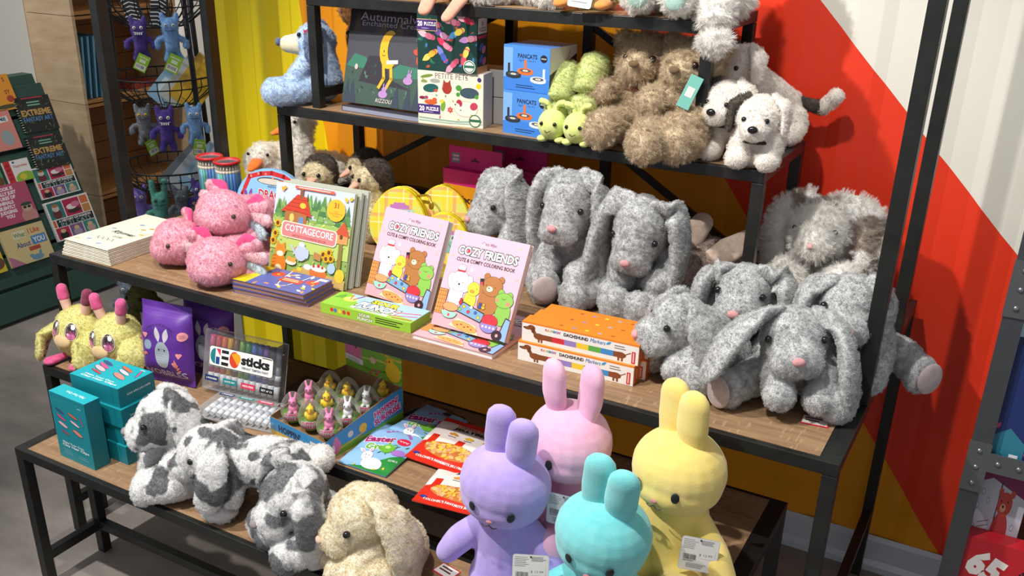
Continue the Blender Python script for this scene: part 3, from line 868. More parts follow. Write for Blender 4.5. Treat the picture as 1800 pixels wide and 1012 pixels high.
def art_dach_front(a):
    w, h = a.w, a.h
    a.rect(0, 0, w, h, '#f4f1ec'); a.rect(0, h*.93, w, h*.07, '#f08a2a')
    br = '#8a4c28'
    y0 = h*.36
    cs = ['#d8333f', '#9a86c8', '#f0d23a', '#5fb04a', '#3f8fd0']
    a.rect(w*.17, y0-h*.14, w*.7, h*.28, br)
    for i, c in enumerate(cs): a.rect(w*(.27+.105*i), y0-h*.14, w*.105, h*.28, c)
    a.ell(w*.85, y0, w*.05, h*.16, br); a.ell(w*.155, y0, w*.05, h*.17, br); a.line([(w*.13, y0), (w*.09, h*.72)], h*.18, br)
    a.ell(w*.085, h*.76, w*.034, h*.13, br); a.ell(w*.05, h*.7, w*.034, h*.08, br); a.ell(w*.1, h*.64, w*.018, h*.15, '#74391c'); a.ell(w*.02, h*.71, w*.008, h*.04, '#2a1a12'); a.ell(w*.07, h*.8, w*.005, h*.025, '#2a1a12')
    for x in (.145, .17, .83, .86): a.rect(w*x, h*.06, w*.016, h*.22, br)
    a.line([(w*.89, y0+h*.05), (w*.935, y0+h*.2)], h*.04, br)
    for i, ch in enumerate('RAINBOW'): a.text(ch, w*(.215+.0185*i), h*.79, h*.12, ['#d8333f', '#e8892a', '#d8b020', '#5fb04a', '#3f8fd0', '#6a5ab0', '#c8509a'][i], bold=.03)
    a.text('DACHSHUND', w*.475, h*.77, h*.17, '#2c2422', w*.21, bold=.03); a.text('Markers', w*.66, h*.79, h*.2, '#2f7fc0', w*.13, shear=.3); a.leaf(w*.73, h*.74, w*.05, h*.06, .6, '#3f9fd8')
    a.lines(w*.8, h*.78, w*.1, 2, h*.12, '#6a6460', h*.03); a.rect(w*.945, h*.06, w*.03, h*.6, '#d8332f'); a.rect(w*.955, h*.12, w*.01, h*.48, '#f6d0c8')
def art_dach_top(a):
    a.rect(0, 0, a.w, a.h, '#f08422')
    for i, c in enumerate(('#b8402c', '#8a86c0', '#f0d23a', '#9aa8c8', '#b8502c')): a.rect(a.w*(.3+.11*i), a.h*.4, a.w*.03, a.h*.16, c)
def art_dach_side(a):
    a.rect(0, 0, a.w, a.h, '#f08422'); a.rect(a.w*.3, a.h*.1, a.w*.36, a.h*.75, '#d8332f'); a.rect(a.w*.42, a.h*.2, a.w*.1, a.h*.55, '#f6d8c8')
G = 'orange boxes of rainbow dachshund markers'
def dach(lab, p, first=[None]):
    if first[0] is None:
        o = carton('marker_box', lab, p, 2, (.281, .042, .047), '#f08422', art_dach_front, art_dach_top, art_dach_side, G); first[0] = o
    else:
        o = copy_tree(first[0]); o.location = p; o['label'] = lab
rowname = ('front', 'middle', 'rear')
for k in range(3):
    dach('orange marker box with a sausage dog on its side, %s one of the lower layer' % rowname[k], (.399-.001*k+.012*(k > 0), .0885+.044*k, ZC+.0012))
for k in range(3):
    dach('orange marker box with a sausage dog on its side, %s one of the upper layer' % rowname[k], (.404+.006*k, .096+.0425*k, ZC+.0492))

# ---------------------------------------------------------------- folded tea towels
def art_towel(a):
    w, h = a.w, a.h
    a.rect(0, 0, w, h, '#e6dfcb')
    a.text('Rhymes', w*.55, h*.43, h*.09, '#2f3a34', w*.5, shear=.35, bold=.035); a.text('of the', w*.62, h*.33, h*.05, '#2f3a34', w*.2, shear=.3, bold=.02); a.line([(w*(.3+.03*i), h*(.23+.03*math.sin(i*1.7))) for i in range(15)], .0022, '#2f3a34')
    for x, y, c in ((.3, .15, '#8d9bc4'), (.12, .1, '#c8b88a'), (.62, .1, '#8d9bc4'), (.45, .72, '#7d90bc'), (.7, .82, '#c89a3a'), (.8, .74, '#d4a84a'), (.75, .68, '#c8893a'), (.66, .62, '#c8a23a'), (.84, .5, '#d8b04a'), (.2, .5, '#8d9bc4')):
        a.ell(w*x, h*y, w*.05, h*.017, c, .2)
    a.line([(w*.7, h*.35), (w*.86, h*.42), (w*.93, h*.6)], .002, '#c89a4a')
G = 'cream printed tea towels folded in a stack'
for i in range(5):
    th = thing('tea_towel', ('bottom', 'second from bottom', 'middle', 'second from top', 'topmost')[i]+' folded cream tea towel of the stack at the left table end', 'tea towel', (-1.098+.003*i, .012+.002*i, ZC+.0013+.0098*i), math.radians(1-.6*i), G)
    m = MB(); W, D = .205-.004*i, .30
    for j in range(2):
        z = .0046*j
        m.sweep([(.003, .004, z+.0024), (W, .004, z+.0024)], [.0022], n=4, seg=8)
        m.box((0, .004, z+.0002), (W, D, z+.0044), bev=.0012)
    m.build('folded_cloth', th, fuzz('#d8cfba', '#e9e2d0', 90, bumpk=.3, sheen=.1))
    if i == 4:
        a = Art(W, D, .9); art_towel(a); a.build('cloth_print', th, face_top(0, 0, .0091))

# ---------------------------------------------------------------- pencil tubes
def pencil_tube(label, p, k):
    th = thing('pencil_tube', label, 'pencil tube', p, 0, 'tubes of colored pencils')
    R, H = .040, .205
    m = MB(); m.lathe([(R, 0), (R, H*.42), (R, H*.421)], m=flat('#c4242c', .35)); m.build('paper_base', th)
    m = MB(); n = 22
    cs = ['#1f6f8a', '#2a86b0', '#3fa3cc', '#2f7d5a', '#3f9a6a', '#2c5fa8', '#3a6fc0', '#1f4f90', '#57a8c8']
    for i in range(n):
        t = 2*PI*i/n; x, y = (R-.0055)*math.cos(t), (R-.0055)*math.sin(t)
        m.cyl((x, y, .005), (x, y, H-.035), .0052, m=flat(cs[(i*5) % 9], .4), seg=6)
        m.cyl((x, y, H-.035), (x, y, H-.026), .0052, .0045, m=flat('#e9d9bd', .7), seg=6)
        m.cyl((x, y, H-.026), (x, y, H-.010), .0045, .0008, m=flat('#d8c8a8', .7), seg=6)
    m.build('pencils', th)
    m = MB(); m.lathe([(R+.0005, .08), (R+.0005, H-.002)], m=glassy('#f4f8ff', .03)); m.build('clear_sleeve', th)
    m = MB(); m.lathe([(R+.003, H-.006), (R+.0035, H), (R+.001, H+.003), (R-.004, H+.001), (R-.005, H-.006), (.001, H-.006)], m=flat('#c4242c', .35)); m.build('rim_lid', th)
    a = Art(.09, .06); a.clip = False
    a.ell(.045, .034, .036, .03, '#e8a33a'); a.ell(.045, .034, .034, .028, '#c4242c'); a.text('RAINBOW\nPENCILS', .045, .036, .024, '#ffffff', .05, bold=.03); a.rect(.02, .012, .05, .0016, '#f4d8c0')
    o = a.build('tube_label', th, Matrix.Identity(4)); me = o.data; subdivide_long(me, .008)
    warp_mesh(me, lambda c: V3(((R+.0005+c.z)*math.sin((c.x-.045)/R+.5), -(R+.0005+c.z)*math.cos((c.x-.045)/R+.5), c.y+.018)))
pencil_tube('left tube of blue colored pencils with red lid behind the pink axolotls', (-.990, .530, ZC+.0013), 0)
pencil_tube('right tube of blue colored pencils with red lid next to the dragon sticker case', (-.898, .515, ZC+.0013), 1)

# ---------------------------------------------------------------- dragon sticker case
th = leaned('sticker_case', 'blue handled dragon sticker case with a rounded top behind the cottage books', 'sticker case', (-.80, .42, ZC+.001), 6, 14, .02)
def case_outline(w, h, inset=0.):
    P = [(inset, inset), (w-inset, inset)]
    for i in range(13):
        t = PI*i/12; P.append((w/2+(w/2-inset)*math.cos(t), h*.52+(h*.48-inset)*math.sin(t)))
    return P
m = MB(); m.prism(case_outline(.25, .218), 0, .02); m.build('case', th, flat('#7fb2dd', .4))
a = Art(.25, .235)
a.poly(case_outline(.25, .218, .003), '#8cbfe6', clip=False)
a.ell(.125, .178, .052, .012, '#3f4a58'); a.ell(.125, .177, .048, .009, '#cfc8b8')
a.line([(.03, .15), (.045, .185), (.085, .197), (.125, .203), (.17, .197), (.205, .182)], .014, '#c8282c'); a.line([(.03, .15), (.02, .13), (.035, .115), (.05, .12)], .01, '#c8282c')
for i in range(6): a.ell(.05+.027*i, .187+.012*math.sin(i), .004, .004, '#e88a7a')
a.line([(.2, .19), (.17, .18), (.19, .17)], .008, '#c8282c'); a.ell(.165, .178, .012, .008, '#c8282c')
a.poly([(.003, .003), (.247, .003), (.247, .06), (.18, .08), (.1, .06), (.003, .08)], '#5a9a90'); a.poly([(.003, .003), (.247, .003), (.247, .03), (.003, .045)], '#6aa0c8')
a.text('DRAGON', .145, .137, .03, '#b8232c', .125, bold=.03, out='#f4e8e0', ok=.04); a.text('STICKERS', .145, .112, .012, '#2c3a4a', .075, bold=.02); a.text('eeboo', .13, .163, .01, '#2c3a4a', .03, shear=.3)
for cx, cy, c in ((.045, .08, '#4f9a3c'), (.03, .045, '#4f9a3c')): a.ell(cx, cy, .02, .03, c, -.4)
a.ell(.045, .108, .02, .012, '#4f9a3c', .1); a.leaf(.04, .12, .03, .006, 2., '#7a4a9a'); a.leaf(.05, .12, .03, .006, 1.4, '#7a4a9a'); a.poly([(.06, .07), (.12, .105), (.105, .06), (.125, .04), (.07, .045)], '#5d6b6a'); a.poly([(.12, .06), (.19, .1), (.175, .055), (.19, .03), (.13, .035)], '#7d4a94')
for r, c in ((.045, '#4a5a98'), (.038, '#e0a040'), (.031, '#d8d0e0'), (.024, '#6f9ac8')): a.ell(.195, .02, r, r, c, 0, 14, 0, 180)
a.build('case_art', th, face_front(0, 0, 0))
# ---------------------------------------------------------------- boxes on the middle shelf
def art_axo(a):
    w, h = a.w, a.h
    a.rect(0, 0, w, h, '#17403a')
    for i in range(26): a.leaf(w*random.random(), h*random.random(), w*.08, h*.025, random.random()*6.3, random.choice(['#2a6a5a', '#1f5a6a', '#3a7a4a', '#c8562f', '#3f7fb0']))
    for x, y, r, c, c2 in ((.3, .78, .3, '#c87a94', '#e8a8b8'), (.62, .86, -.2, '#a45a70', '#d898a8'), (.85, .9, -.3, '#d8325a', '#f4b8c8'), (.45, .62, -.5, '#d89ac0', '#7a5ab0'), (.7, .7, .5, '#e8d04a', '#5aa0d8'), (.2, .6, -.3, '#e07a94', '#f0b8c8'), (.5, .45, -.6, '#e88aa4', '#d8325a'), (.25, .3, .6, '#e8b43a', '#f0d060'), (.45, .25, -1., '#4a62b8', '#7a86d0'), (.62, .15, .8, '#d8607f', '#f0a0b4'), (.82, .35, 1.2, '#f0d060', '#e0526a'), (.9, .6, .2, '#e8a0b4', '#c890d0')):
        a.leaf(w*x, h*y, w*.2, h*.055, r+PI, c2); a.ell(w*x, h*y, w*.07, h*.055, c, r); a.ell(w*x+math.cos(r)*w*.07, h*y+math.sin(r)*h*.07, w*.042, h*.045, c, r)
        for s in (-1, 1): a.leaf(w*x+math.cos(r)*w*.07, h*y+math.sin(r)*h*.07, w*.05, h*.015, r+s*1.6, '#d8486a')
        a.ell(w*x+math.cos(r)*w*.085, h*y+math.sin(r)*h*.085, w*.006, h*.008, '#1a1a1a')
    a.rect(0, h*.69, w*.345, h*.2, '#f0c890'); a.rect(0, h*.7, w*.335, h*.18, '#4a2f7a'); a.text('20', w*.055, h*.81, h*.1, '#ffffff', w*.08, bold=.03); a.text('PUZZLE', w*.225, h*.81, h*.1, '#ffffff', w*.2, bold=.03); a.lines(w*.08, h*.73, w*.18, 1, .01, '#d8c8e8')
    a.ell(w*.88, h*.12, w*.1, h*.115, '#f4f0e6'); a.ell(w*.88, h*.12, w*.09, h*.103, '#2f6a4a'); a.ell(w*.88, h*.12, w*.075, h*.085, '#f4f0e6'); a.rect(w*.79, h*.1, w*.18, h*.045, '#2f6a4a')
def art_axo_side(a):
    w, h = a.w, a.h
    a.rect(0, 0, w, h, '#1c3f3c'); a.rect(0, 0, w, h*.12, '#c88a5a'); a.rect(w*.08, h*.68, w*.84, h*.26, '#e9e4da'); a.text('20\nPUZZLE', w*.5, h*.8, h*.17, '#4a2f7a', w*.66, bold=.02); a.rect(w*.08, h*.6, w*.84, h*.05, '#c8325a')
    for x, y, c in ((.4, .45, '#3f62b0'), (.65, .4, '#e07a94'), (.4, .25, '#4a62b8'), (.7, .2, '#d8607f')): a.ell(w*x, h*y, w*.2, h*.06, c, .6)
def art_pets(a):
    w, h = a.w, a.h
    a.rect(0, 0, w, h, '#ece6d2')
    a.text('PETITE PETS', w*.52, h*.92, h*.1, '#7a4a5a', w*.5)
    def blob(x, y, rx, ry, c, r=0): a.ell(w*x, h*y, w*rx, h*ry, c, r)
    blob(.14, .9, .1, .03, '#7a8f3c', .2); blob(.2, .68, .12, .08, '#1f5f5a', .1); blob(.28, .64, .03, .03, '#c8564a'); blob(.1, .8, .05, .03, '#8f9a5a'); blob(.27, .82, .08, .04, '#a8a8a0')
    blob(.45, .7, .075, .11, '#a8392a'); a.poly([(w*.39, h*.76), (w*.4, h*.86), (w*.44, h*.8)], '#a8392a'); a.poly([(w*.46, h*.8), (w*.5, h*.86), (w*.51, h*.76)], '#a8392a')
    blob(.79, .64, .145, .10, '#3f5560'); blob(.63, .72, .045, .055, '#4f9a3c'); blob(.62, .6, .03, .04, '#4f9a3c'); blob(.9, .58, .03, .04, '#4f9a3c'); blob(.93, .78, .04, .05, '#f0cf2a')
    blob(.07, .49, .05, .03, '#8a1f4a'); blob(.13, .5, .03, .03, '#b82f5a'); blob(.2, .42, .1, .05, '#d8622a'); blob(.26, .47, .035, .035, '#d8622a')
    blob(.39, .36, .035, .1, '#7aa83a', -.2); blob(.37, .45, .03, .04, '#f0d43a'); a.star(w*.5, h*.3, w*.05, '#d8485a', 6, .6); blob(.5, .3, .012, .015, '#f0c03a')
    blob(.74, .34, .18, .15, '#cbb890'); blob(.74, .34, .172, .142, '#f6eddc'); blob(.64, .44, .045, .07, '#b8304a', .3); blob(.86, .4, .06, .07, '#c8405a', .5); blob(.6, .38, .05, .06, '#f4ead8'); blob(.58, .41, .012, .014, '#1a1a1a')
    for i in range(14): a.leaf(w*random.random(), h*(.06+.86*random.random()), w*.035, h*.014, random.random()*6, random.choice(['#2f7a5a', '#5a9a6a', '#d87a8a', '#d8a83a']))
    a.line([(w*.02, h*.12), (w*.3, h*.1), (w*.6, h*.09), (w*.98, h*.13)], .003, '#8fb8a8'); a.line([(w*.02, h*.07), (w*.5, h*.05), (w*.98, h*.08)], .003, '#a8c8b8')
    a.rect(0, h*.2, w*.345, h*.17, '#4a2f7a'); a.text('20', w*.06, h*.29, h*.1, '#ffffff', w*.08, bold=.03); a.text('PUZZLE', w*.225, h*.29, h*.1, '#ffffff', w*.19, bold=.03); a.lines(w*.08, h*.225, w*.18, 1, .01, '#d8c8e8')
    a.ell(w*.88, h*.13, w*.09, h*.12, '#2f6a4a'); a.ell(w*.88, h*.13, w*.075, h*.1, '#ece6d2'); a.rect(w*.79, h*.11, w*.18, h*.05, '#2f6a4a'); a.ell(w*.94, h*.9, w*.03, h*.04, '#4a2f7a')
carton('puzzle_box', 'cream puzzle box with a turtle, red cat and guinea pig, under the axolotl box', (-.203, .583, ZD+.001), 8, (.198, .066, .146), '#e4dfd2', art_pets, None, None, 'children puzzle boxes')
carton('puzzle_box', 'dark green puzzle box covered in pink and yellow axolotls, on top of the other', (-.204, .586, ZD+.1475), 5, (.182, .064, .152), '#1f4a44', art_axo, None, art_axo_side, 'children puzzle boxes')
for lb, z in (('plain pale carton lying behind the cream puzzle box, upper one', .075), ('plain pale carton lying behind the cream puzzle box, lower one', .0)):
    carton('small_carton', lb, (-.185, .665, ZD+.001+z), 8, (.20, .09, .073), '#a9a49c', None, None, None, 'pale cartons behind the puzzles')

def art_autumn(a):
    w, h = a.w, a.h
    a.rect(0, 0, w, h, '#4c4b52'); a.rect(0, h*.76, w, h*.24, '#2a2530')  # dark top band paints in the shadow of the shelf above
    for x in (.1, .36, .42, .62, .78, .9, .95): a.poly([(w*(x-.06), h*.7), (w*(x+.06), h*.7), (w*x, h*.98)], random.choice(['#17161c', '#4a3d28', '#3a3348', '#201d26']))
    a.rect(0, h*.7, w, h*.06, '#4c4b52')
    a.poly([(0, h*.38), (w*.1, h*.53), (w*.25, h*.5), (w*.3, h*.38)], '#3f7a66'); a.poly([(w*.55, h*.38), (w*.66, h*.46), (w*.85, h*.44), (w, h*.5), (w, h*.3), (w*.6, h*.3)], '#3f7a66')
    a.poly([(0, 0), (w, 0), (w, h*.34), (w*.5, h*.3), (0, h*.4)], '#44584f')
    a.poly([(w*.2, h*.3), (w*.28, h*.52), (w*.48, h*.53), (w*.55, h*.3), (w*.85, h*.2), (w*.55, h*.22), (w*.46, h*.1), (w*.42, h*.22), (w*.18, h*.24)], '#3a353d')
    for i in range(34): a.leaf(w*random.random(), h*(.02+.4*random.random()), w*.05, h*.012, random.random()*6, random.choice(['#55705f', '#38504a', '#5f7a66', '#2f433f']))
    for x in (.05, .12, .8, .9, .97, .66): a.poly([(w*(x-.05), 0), (w*(x+.05), 0), (w*x, h*.26)], '#3c4554')
    # a plain crescent moon, a fox, rabbits
    P = [(w*(.52+.115*math.cos(t)), h*(.6+.2*math.sin(t))) for t in [PI*.42+i*PI*1.2/14 for i in range(15)]]+[(w*(.59+.09*math.cos(t)), h*(.61+.16*math.sin(t))) for t in [PI*1.55-i*PI*1.0/14 for i in range(15)]]
    for i in range(14): a.poly([P[i], P[i+1], P[28-i], P[29-i]], '#e8b42e')
    for x in (.47, .56): a.line([(w*x, h*.43), (w*(x+.02), h*.3), (w*(x-.03), h*.2)], .010, '#e8b42e')
    a.rect(w*.5, h*.455, w*.14, h*.04, '#efe9da', .1); a.ell(w*.46, h*.58, w*.006, h*.012, '#3a2a18'); a.line([(w*.44, h*.54), (w*.46, h*.53), (w*.48, h*.54)], .0015, '#3a2a18')
    a.ell(w*.9, h*.52, w*.05, h*.06, '#c8503c', .3); a.ell(w*.85, h*.6, w*.045, h*.03, '#c8503c', -.3); a.leaf(w*.85, h*.62, w*.05, h*.012, 1.4, '#c8503c')
    for x, y in ((.5, .13), (.78, .3)): a.ell(w*x, h*y, w*.055, h*.04, '#b48ac0'); a.ell(w*(x+.01), h*(y+.05), w*.028, h*.03, '#b48ac0'); a.leaf(w*x, h*(y+.07), w*.05, h*.008, 1.5, '#b48ac0'); a.leaf(w*(x+.02), h*(y+.07), w*.05, h*.008, 1.2, '#b48ac0')
    a.ell(w*.14, h*.39, w*.02, h*.03, '#d8b8b0')
    a.text('Autumnalwood', w*.62, h*.925, h*.085, '#b4aebe', w*.98); a.text('Enchanted Creatures', w*.6, h*.855, h*.055, '#b4aebe', w*.88); a.text('coloring', w*.93, h*.725, h*.05, '#8f8a98', w*.22); a.text('book', w*.95, h*.67, h*.045, '#e4e0e8', w*.16, bold=.02); a.text('RIZZOLI', w*.52, h*.06, h*.04, '#e8d8d0', w*.2, shear=.2)  # upper title words dimmed along with the painted shelf shadow
book('dark grey forest coloring book with a yellow moon, leaning inside the shelf', (-.506, .622, ZD+.020), -2, .30, .270, .017, 14, '#45424c', art_autumn, None, name='coloring_book')
book('dark forest coloring book lying flat under the leaning one', (-.494, .605, ZD+.001), -4, .30, .25, .016, 0, '#3f3d4a', None, None, name='coloring_book', lie=True, pages='#8f94a8')

def art_pan(a):
    w, h = a.w, a.h
    a.rect(0, 0, w, h, '#4f8fe0'); a.rect(0, h*.28, w*.2, h*.66, '#7fb0ee'); a.poly([(0, h*.28), (w*.2, h*.32), (w, h*.3), (w, 0), (0, 0)], '#3f82da')
    a.text('PANCATS', w*.52, h*.78, h*.1, '#1c2a4a', w*.42, bold=.03); a.text('Egg Ring - Set of 3', w*.52, h*.68, h*.05, '#1c2a4a', w*.36); a.ell(w*.87, h*.76, w*.075, h*.085, '#1c2230'); a.text('OTOTO', w*.87, h*.76, h*.03, '#ffffff', w*.11, bold=.02)
    for x, y, c, hx in ((.22, .36, '#2c3238', .12), (.48, .46, '#ea7230', .48), (.76, .3, '#d8dde4', .88)):
        a.rect(w*(hx-.025), h*y, w*.05, h*.24, c); a.ell(w*x, h*(y-.04), w*.17, h*.06, c); a.rect(w*(x-.17), h*(y-.04), w*.34, h*.045, c); a.ell(w*x, h*y, w*.17, h*.06, c); a.ell(w*x, h*y, w*.12, h*.038, '#4b5560'); a.ell(w*x, h*y, w*.06, h*.02, '#f2efe6'); a.ell(w*x, h*y, w*.025, h*.012, '#f0b03a')
    a.lines(w*.28, h*.12, w*.45, 2, h*.05, '#1c2a4a', h*.014)
def art_pan_side(a):
    w, h = a.w, a.h
    a.rect(0, 0, w, h, '#d9d6d6'); a.poly([(0, 0), (w, 0), (w, h*.8), (w*.55, h*.62), (0, h*.42)], '#2c2a2e'); a.ell(w*.55, h*.36, w*.28, h*.2, '#1c1c20')
    for x, y, c in ((.45, .4, '#d8c0a0'), (.6, .28, '#e8792f'), (.65, .5, '#d8d4d0'), (.4, .25, '#e8c890')): a.ell(w*x, h*y, w*.09, h*.07, c)
    a.line([(w*.6, h*.6), (w*.75, h*.9)], .004, '#c88a9a')
G = 'blue egg ring boxes stacked in pair'
for i, lb in enumerate(('blue egg ring box at the bottom of the pair, behind the green caterpillars', 'blue egg ring box on top of the pair')):
    carton('kitchen_box', lb, (.058-.003*i, .607+.004*i, ZD+.001+.116*i), -6, (.146, .13, .115), '#4a86d4', art_pan, None, art_pan_side, G)

# ---------------------------------------------------------------- plaid egg bags and craft boxes
def plaid():
    m, nt, b = _new('yellow_plaid'); t = N(nt, 'ShaderNodeTexCoord'); sp = N(nt, 'ShaderNodeSeparateXYZ'); nt.links.new(t.outputs['Object'], sp.inputs[0])
    cur = None
    def stripes(axis, per, duty, off=0.):
        a = N(nt, 'ShaderNodeMath', operation='MULTIPLY_ADD'); nt.links.new(sp.outputs[axis], a.inputs[0]); a.inputs[1].default_value = 1/per; a.inputs[2].default_value = off+50
        f = N(nt, 'ShaderNodeMath', operation='FRACT'); nt.links.new(a.outputs[0], f.inputs[0])
        g = N(nt, 'ShaderNodeMath', operation='LESS_THAN'); nt.links.new(f.outputs[0], g.inputs[0]); g.inputs[1].default_value = duty
        return g.outputs[0]
    prev = srgb('#dfe06a')
    for ax, per, du, of, c, k in ((0, .075, .42, 0, '#eedb2e', .8), (2, .075, .42, .1, '#eedb2e', .7), (0, .075, .14, .55, '#eda06a', .75), (2, .075, .14, .6, '#eda06a', .65), (0, .075, .05, .8, '#f6f0b8', .8), (2, .075, .05, .85, '#f6f0b8', .8)):
        mx = N(nt, 'ShaderNodeMix', data_type='RGBA'); mu = N(nt, 'ShaderNodeMath', operation='MULTIPLY'); mu.inputs[1].default_value = k
        nt.links.new(stripes(ax, per, du, of), mu.inputs[0]); nt.links.new(mu.outputs[0], mx.inputs[0])
        if cur is None: mx.inputs[6].default_value = prev
        else: nt.links.new(cur, mx.inputs[6])
        mx.inputs[7].default_value = srgb(c); cur = mx.outputs[2]
    nt.links.new(cur, b.inputs['Base Color']); b.inputs['Roughness'].default_value = .8
    return m
PLAID = plaid(); YEL = flat('#ecd414', .4)
def egg_outline(rx, h, n=30, s=1.):
    P = []
    for i in range(n):
        t = 2*PI*i/n; z = math.sin(t); P.append((rx*s*math.cos(t)*(1-.16*z), h*.48+h*.5*s*z))
    return P
def egg_bag(label, p, rz, ry=0., k=1., tagged=True):
    th = thing('egg_bag', label, 'handbag', p, math.radians(rz), 'yellow plaid egg shaped bags', rx=math.radians(-9))
    th.scale = (k, k, k); rx, h = .086, .195
    m = MB(); m.prism(egg_outline(rx, h, s=1.), -.005, .0); m.build('plaid_panel', th, PLAID)
    m = MB()
    for s, y0, y1 in ((1.02, 0, .012), (.985, .012, .028), (1.02, .028, .036), (.99, .036, .064), (.97, .064, .07)):
        m.prism(egg_outline(rx, h, s=s), y0, y1)
    m.build('gusset', th, YEL)
    m = MB(); m.prism(egg_outline(rx, h, s=1.), .07, .076); m.build('plaid_panel', th, PLAID)
    for y in (.012, .032):
        m = MB(); P = egg_outline(rx*1.012, h*1.012, 40); pts = [V3((q[0], y, q[1]-.001)) for q in P[0:21]]
        m.sweep(pts, [.0022], n=40, seg=8); m.build('zip', th, flat('#c9b22a', .3, .6))
    m = MB(); m.sweep([(.05, .03, .168), (.085, .02, .172), (.1, .005, .15)], [.0035], n=10, seg=8); m.ell((.1, .004, .145), (.008, .003, .012)); m.build('zip_pull', th, flat('#c9a43a', .25, .8))
    if tagged:
        a = Art(.11, .075); a.star(.055, .04, .04, '#c77fc0', 16, .85); a.rect(.018, .0, .08, .048, '#8fc7b4'); a.rect(.018, .035, .08, .02, '#b4dccb')
        for i in range(4): a.ell(.03+.018*i, .045, .006, .0055, ('#2f4a44', '#1f2f38', '#e8f0ea', '#2f4a44')[i])
        a.line([(.05, .02), (.07, .026), (.08, .01)], .0016, '#2f5a4a')
        o = a.build('paper_tag', th, face_front(-.05, -.0055, .075)); o['label'] = 'mint and violet paper tag'
egg_bag('yellow plaid egg shaped bag with a mint tag, behind the cottage books', (-.272, .560, ZC+.002), 20)
egg_bag('yellow plaid egg shaped bag at the back, mostly hidden by the tagged bag', (-.175, .650, ZC+.002), 20, tagged=False)
egg_bag('yellow plaid egg shaped bag with gold zip pull beside the first grey rabbit', (-.045, .455, ZC+.002), 22, k=.92)
egg_bag('yellow plaid egg shaped bag peeking out behind the pink coloring book', (.03, .555, ZC+.002), 30, k=.86, tagged=False)
def art_pix(a):
    w, h = a.w, a.h
    a.rect(0, 0, w, h, '#f0a31c'); a.rect(0, h*.8, w, h*.2, '#d81f84')
    for i in range(9): a.ell(w*(i+.5)/9, h*.8, w*.055, h*.03, '#f0a31c')
    a.text('LIMONCELLO', w*.62, h*.88, h*.05, '#f6d8e6', w*.36); a.text('pixels', w*.5, h*.62, h*.13, '#4a3a2a', w*.56, bold=.04); a.ell(w*.24, h*.6, w*.03, h*.05, '#3fb06a')
    a.ell(w*.55, h*.34, w*.1, h*.06, '#d8b43a'); a.ell(w*.75, h*.28, w*.08, h*.08, '#2f7a6a')
    for i in range(6): a.leaf(w*(.3+.1*i), h*.12, w*.16, h*.04, 1.2+.2*i, random.choice(['#1f5a4a', '#2f6f5a', '#1f4a44']))
def craft_box(label, p, rz):
    th = carton('craft_box', label, p, rz, (.19, .07, .235), '#e2941a', art_pix, None, None, 'pink and orange craft boxes')
    m = MB(); m.box((0, 0, .19), (.19, .0005, .235)); m.box((0, .03, .235), (.19, .032, .30)); m.build('hang_flap', th, flat('#d81f84', .4))
    m = MB(); m.box((-.0006, -.0006, .19), (.1906, .0706, .2355)); m.build('pink_lid', th, flat('#d81f84', .4))
    a = Art(.19, .06); a.rect(.001, .001, .188, .058, '#d81f84'); a.rect(.01, .012, .03, .03, '#7d8aa0'); a.rect(.014, .030, .022, .006, '#e8c8d8'); a.rect(.014, .019, .022, .006, '#e8c8d8'); a.rrect(.08, .022, .03, .006, .002, '#6a1040'); a.ell(.095, .030, .005, .005, '#6a1040'); a.build('flap_print', th, face_front(0, .03, .237))
craft_box('pink and orange craft kit box with a hanging flap, behind the yellow bags', (-.205, .715, ZC+.001), -3)
craft_box('pink topped craft kit box half hidden in shade behind the first one', (-.105, .810, ZC+.001), -3)

# ---------------------------------------------------------------- low tables: teal boxes
def clips(a, x0, y0, w, h):
    cs = ['#3f4f8a', '#e0568a', '#f0b8c0', '#d8404e', '#e86a4a', '#f0c8d0', '#e88a7a', '#e05a8a']
    for i, (x, y, r, l, t) in enumerate(((.16, .86, -.3, .15, .028), (.18, .62, -.35, .16, .032), (.2, .37, -.3, .16, .045), (.24, .1, -.25, .15, .018), (.62, .84, -.3, .17, .03), (.66, .58, -.3, .16, .035), (.70, .25, -.3, .17, .05), (.92, .76, -1.2, .13, .013))):
        a.ell(x0+w*x, y0+h*y, w*l+.0015, w*t+.002, '#0a5a66', r); a.ell(x0+w*x, y0+h*y+.0008, w*l, w*t, cs[i], r)
def art_clip_front(a):
    w, h = a.w, a.h
    a.rect(0, 0, w, h, '#0f8b98'); a.rect(0, h*.955, w, h*.004, '#0a6a76')
    clips(a, w*.1, h*.38, w*.8, h*.42)
    a.line([(w*(.14+.025*i), h*(.9+.012*math.sin(i*2.1))) for i in range(12)], .0014, '#3fb0b8'); a.rect(w*.78, h*.885, w*.1, h*.01, '#bfe6e6')
    a.text('Make Your Own', w*.46, h*.265, h*.036, '#e9f4f2', w*.6, bold=.02); a.text('Clay Hair Clips', w*.52, h*.215, h*.046, '#f4faf8', w*.76, bold=.03)
    a.lines(w*.16, h*.15, w*.28, 3, h*.03, '#8fd0d2', h*.006); a.lines(w*.56, h*.12, w*.3, 2, h*.03, '#8fd0d2', h*.006)
def art_clip_top(a):
    w, h = a.w, a.h
    a.rect(0, 0, w, h, '#17a9b6'); clips(a, w*.06, h*.32, w*.9, h*.56); a.text('Make Your Own', w*.48, h*.2, h*.055, '#e9f4f2', w*.6, bold=.02); a.text('Clay Hair Clips', w*.52, h*.11, h*.07, '#f4faf8', w*.74, bold=.03); a.line([(w*(.06+.022*i), h*(.9+.02*math.sin(i*2.1))) for i in range(12)], .0014, '#5fc8d0'); a.rect(w*.8, h*.91, w*.1, h*.02, '#d0f0f0')  # lid teal painted lighter than on the upright box, as if lit from above
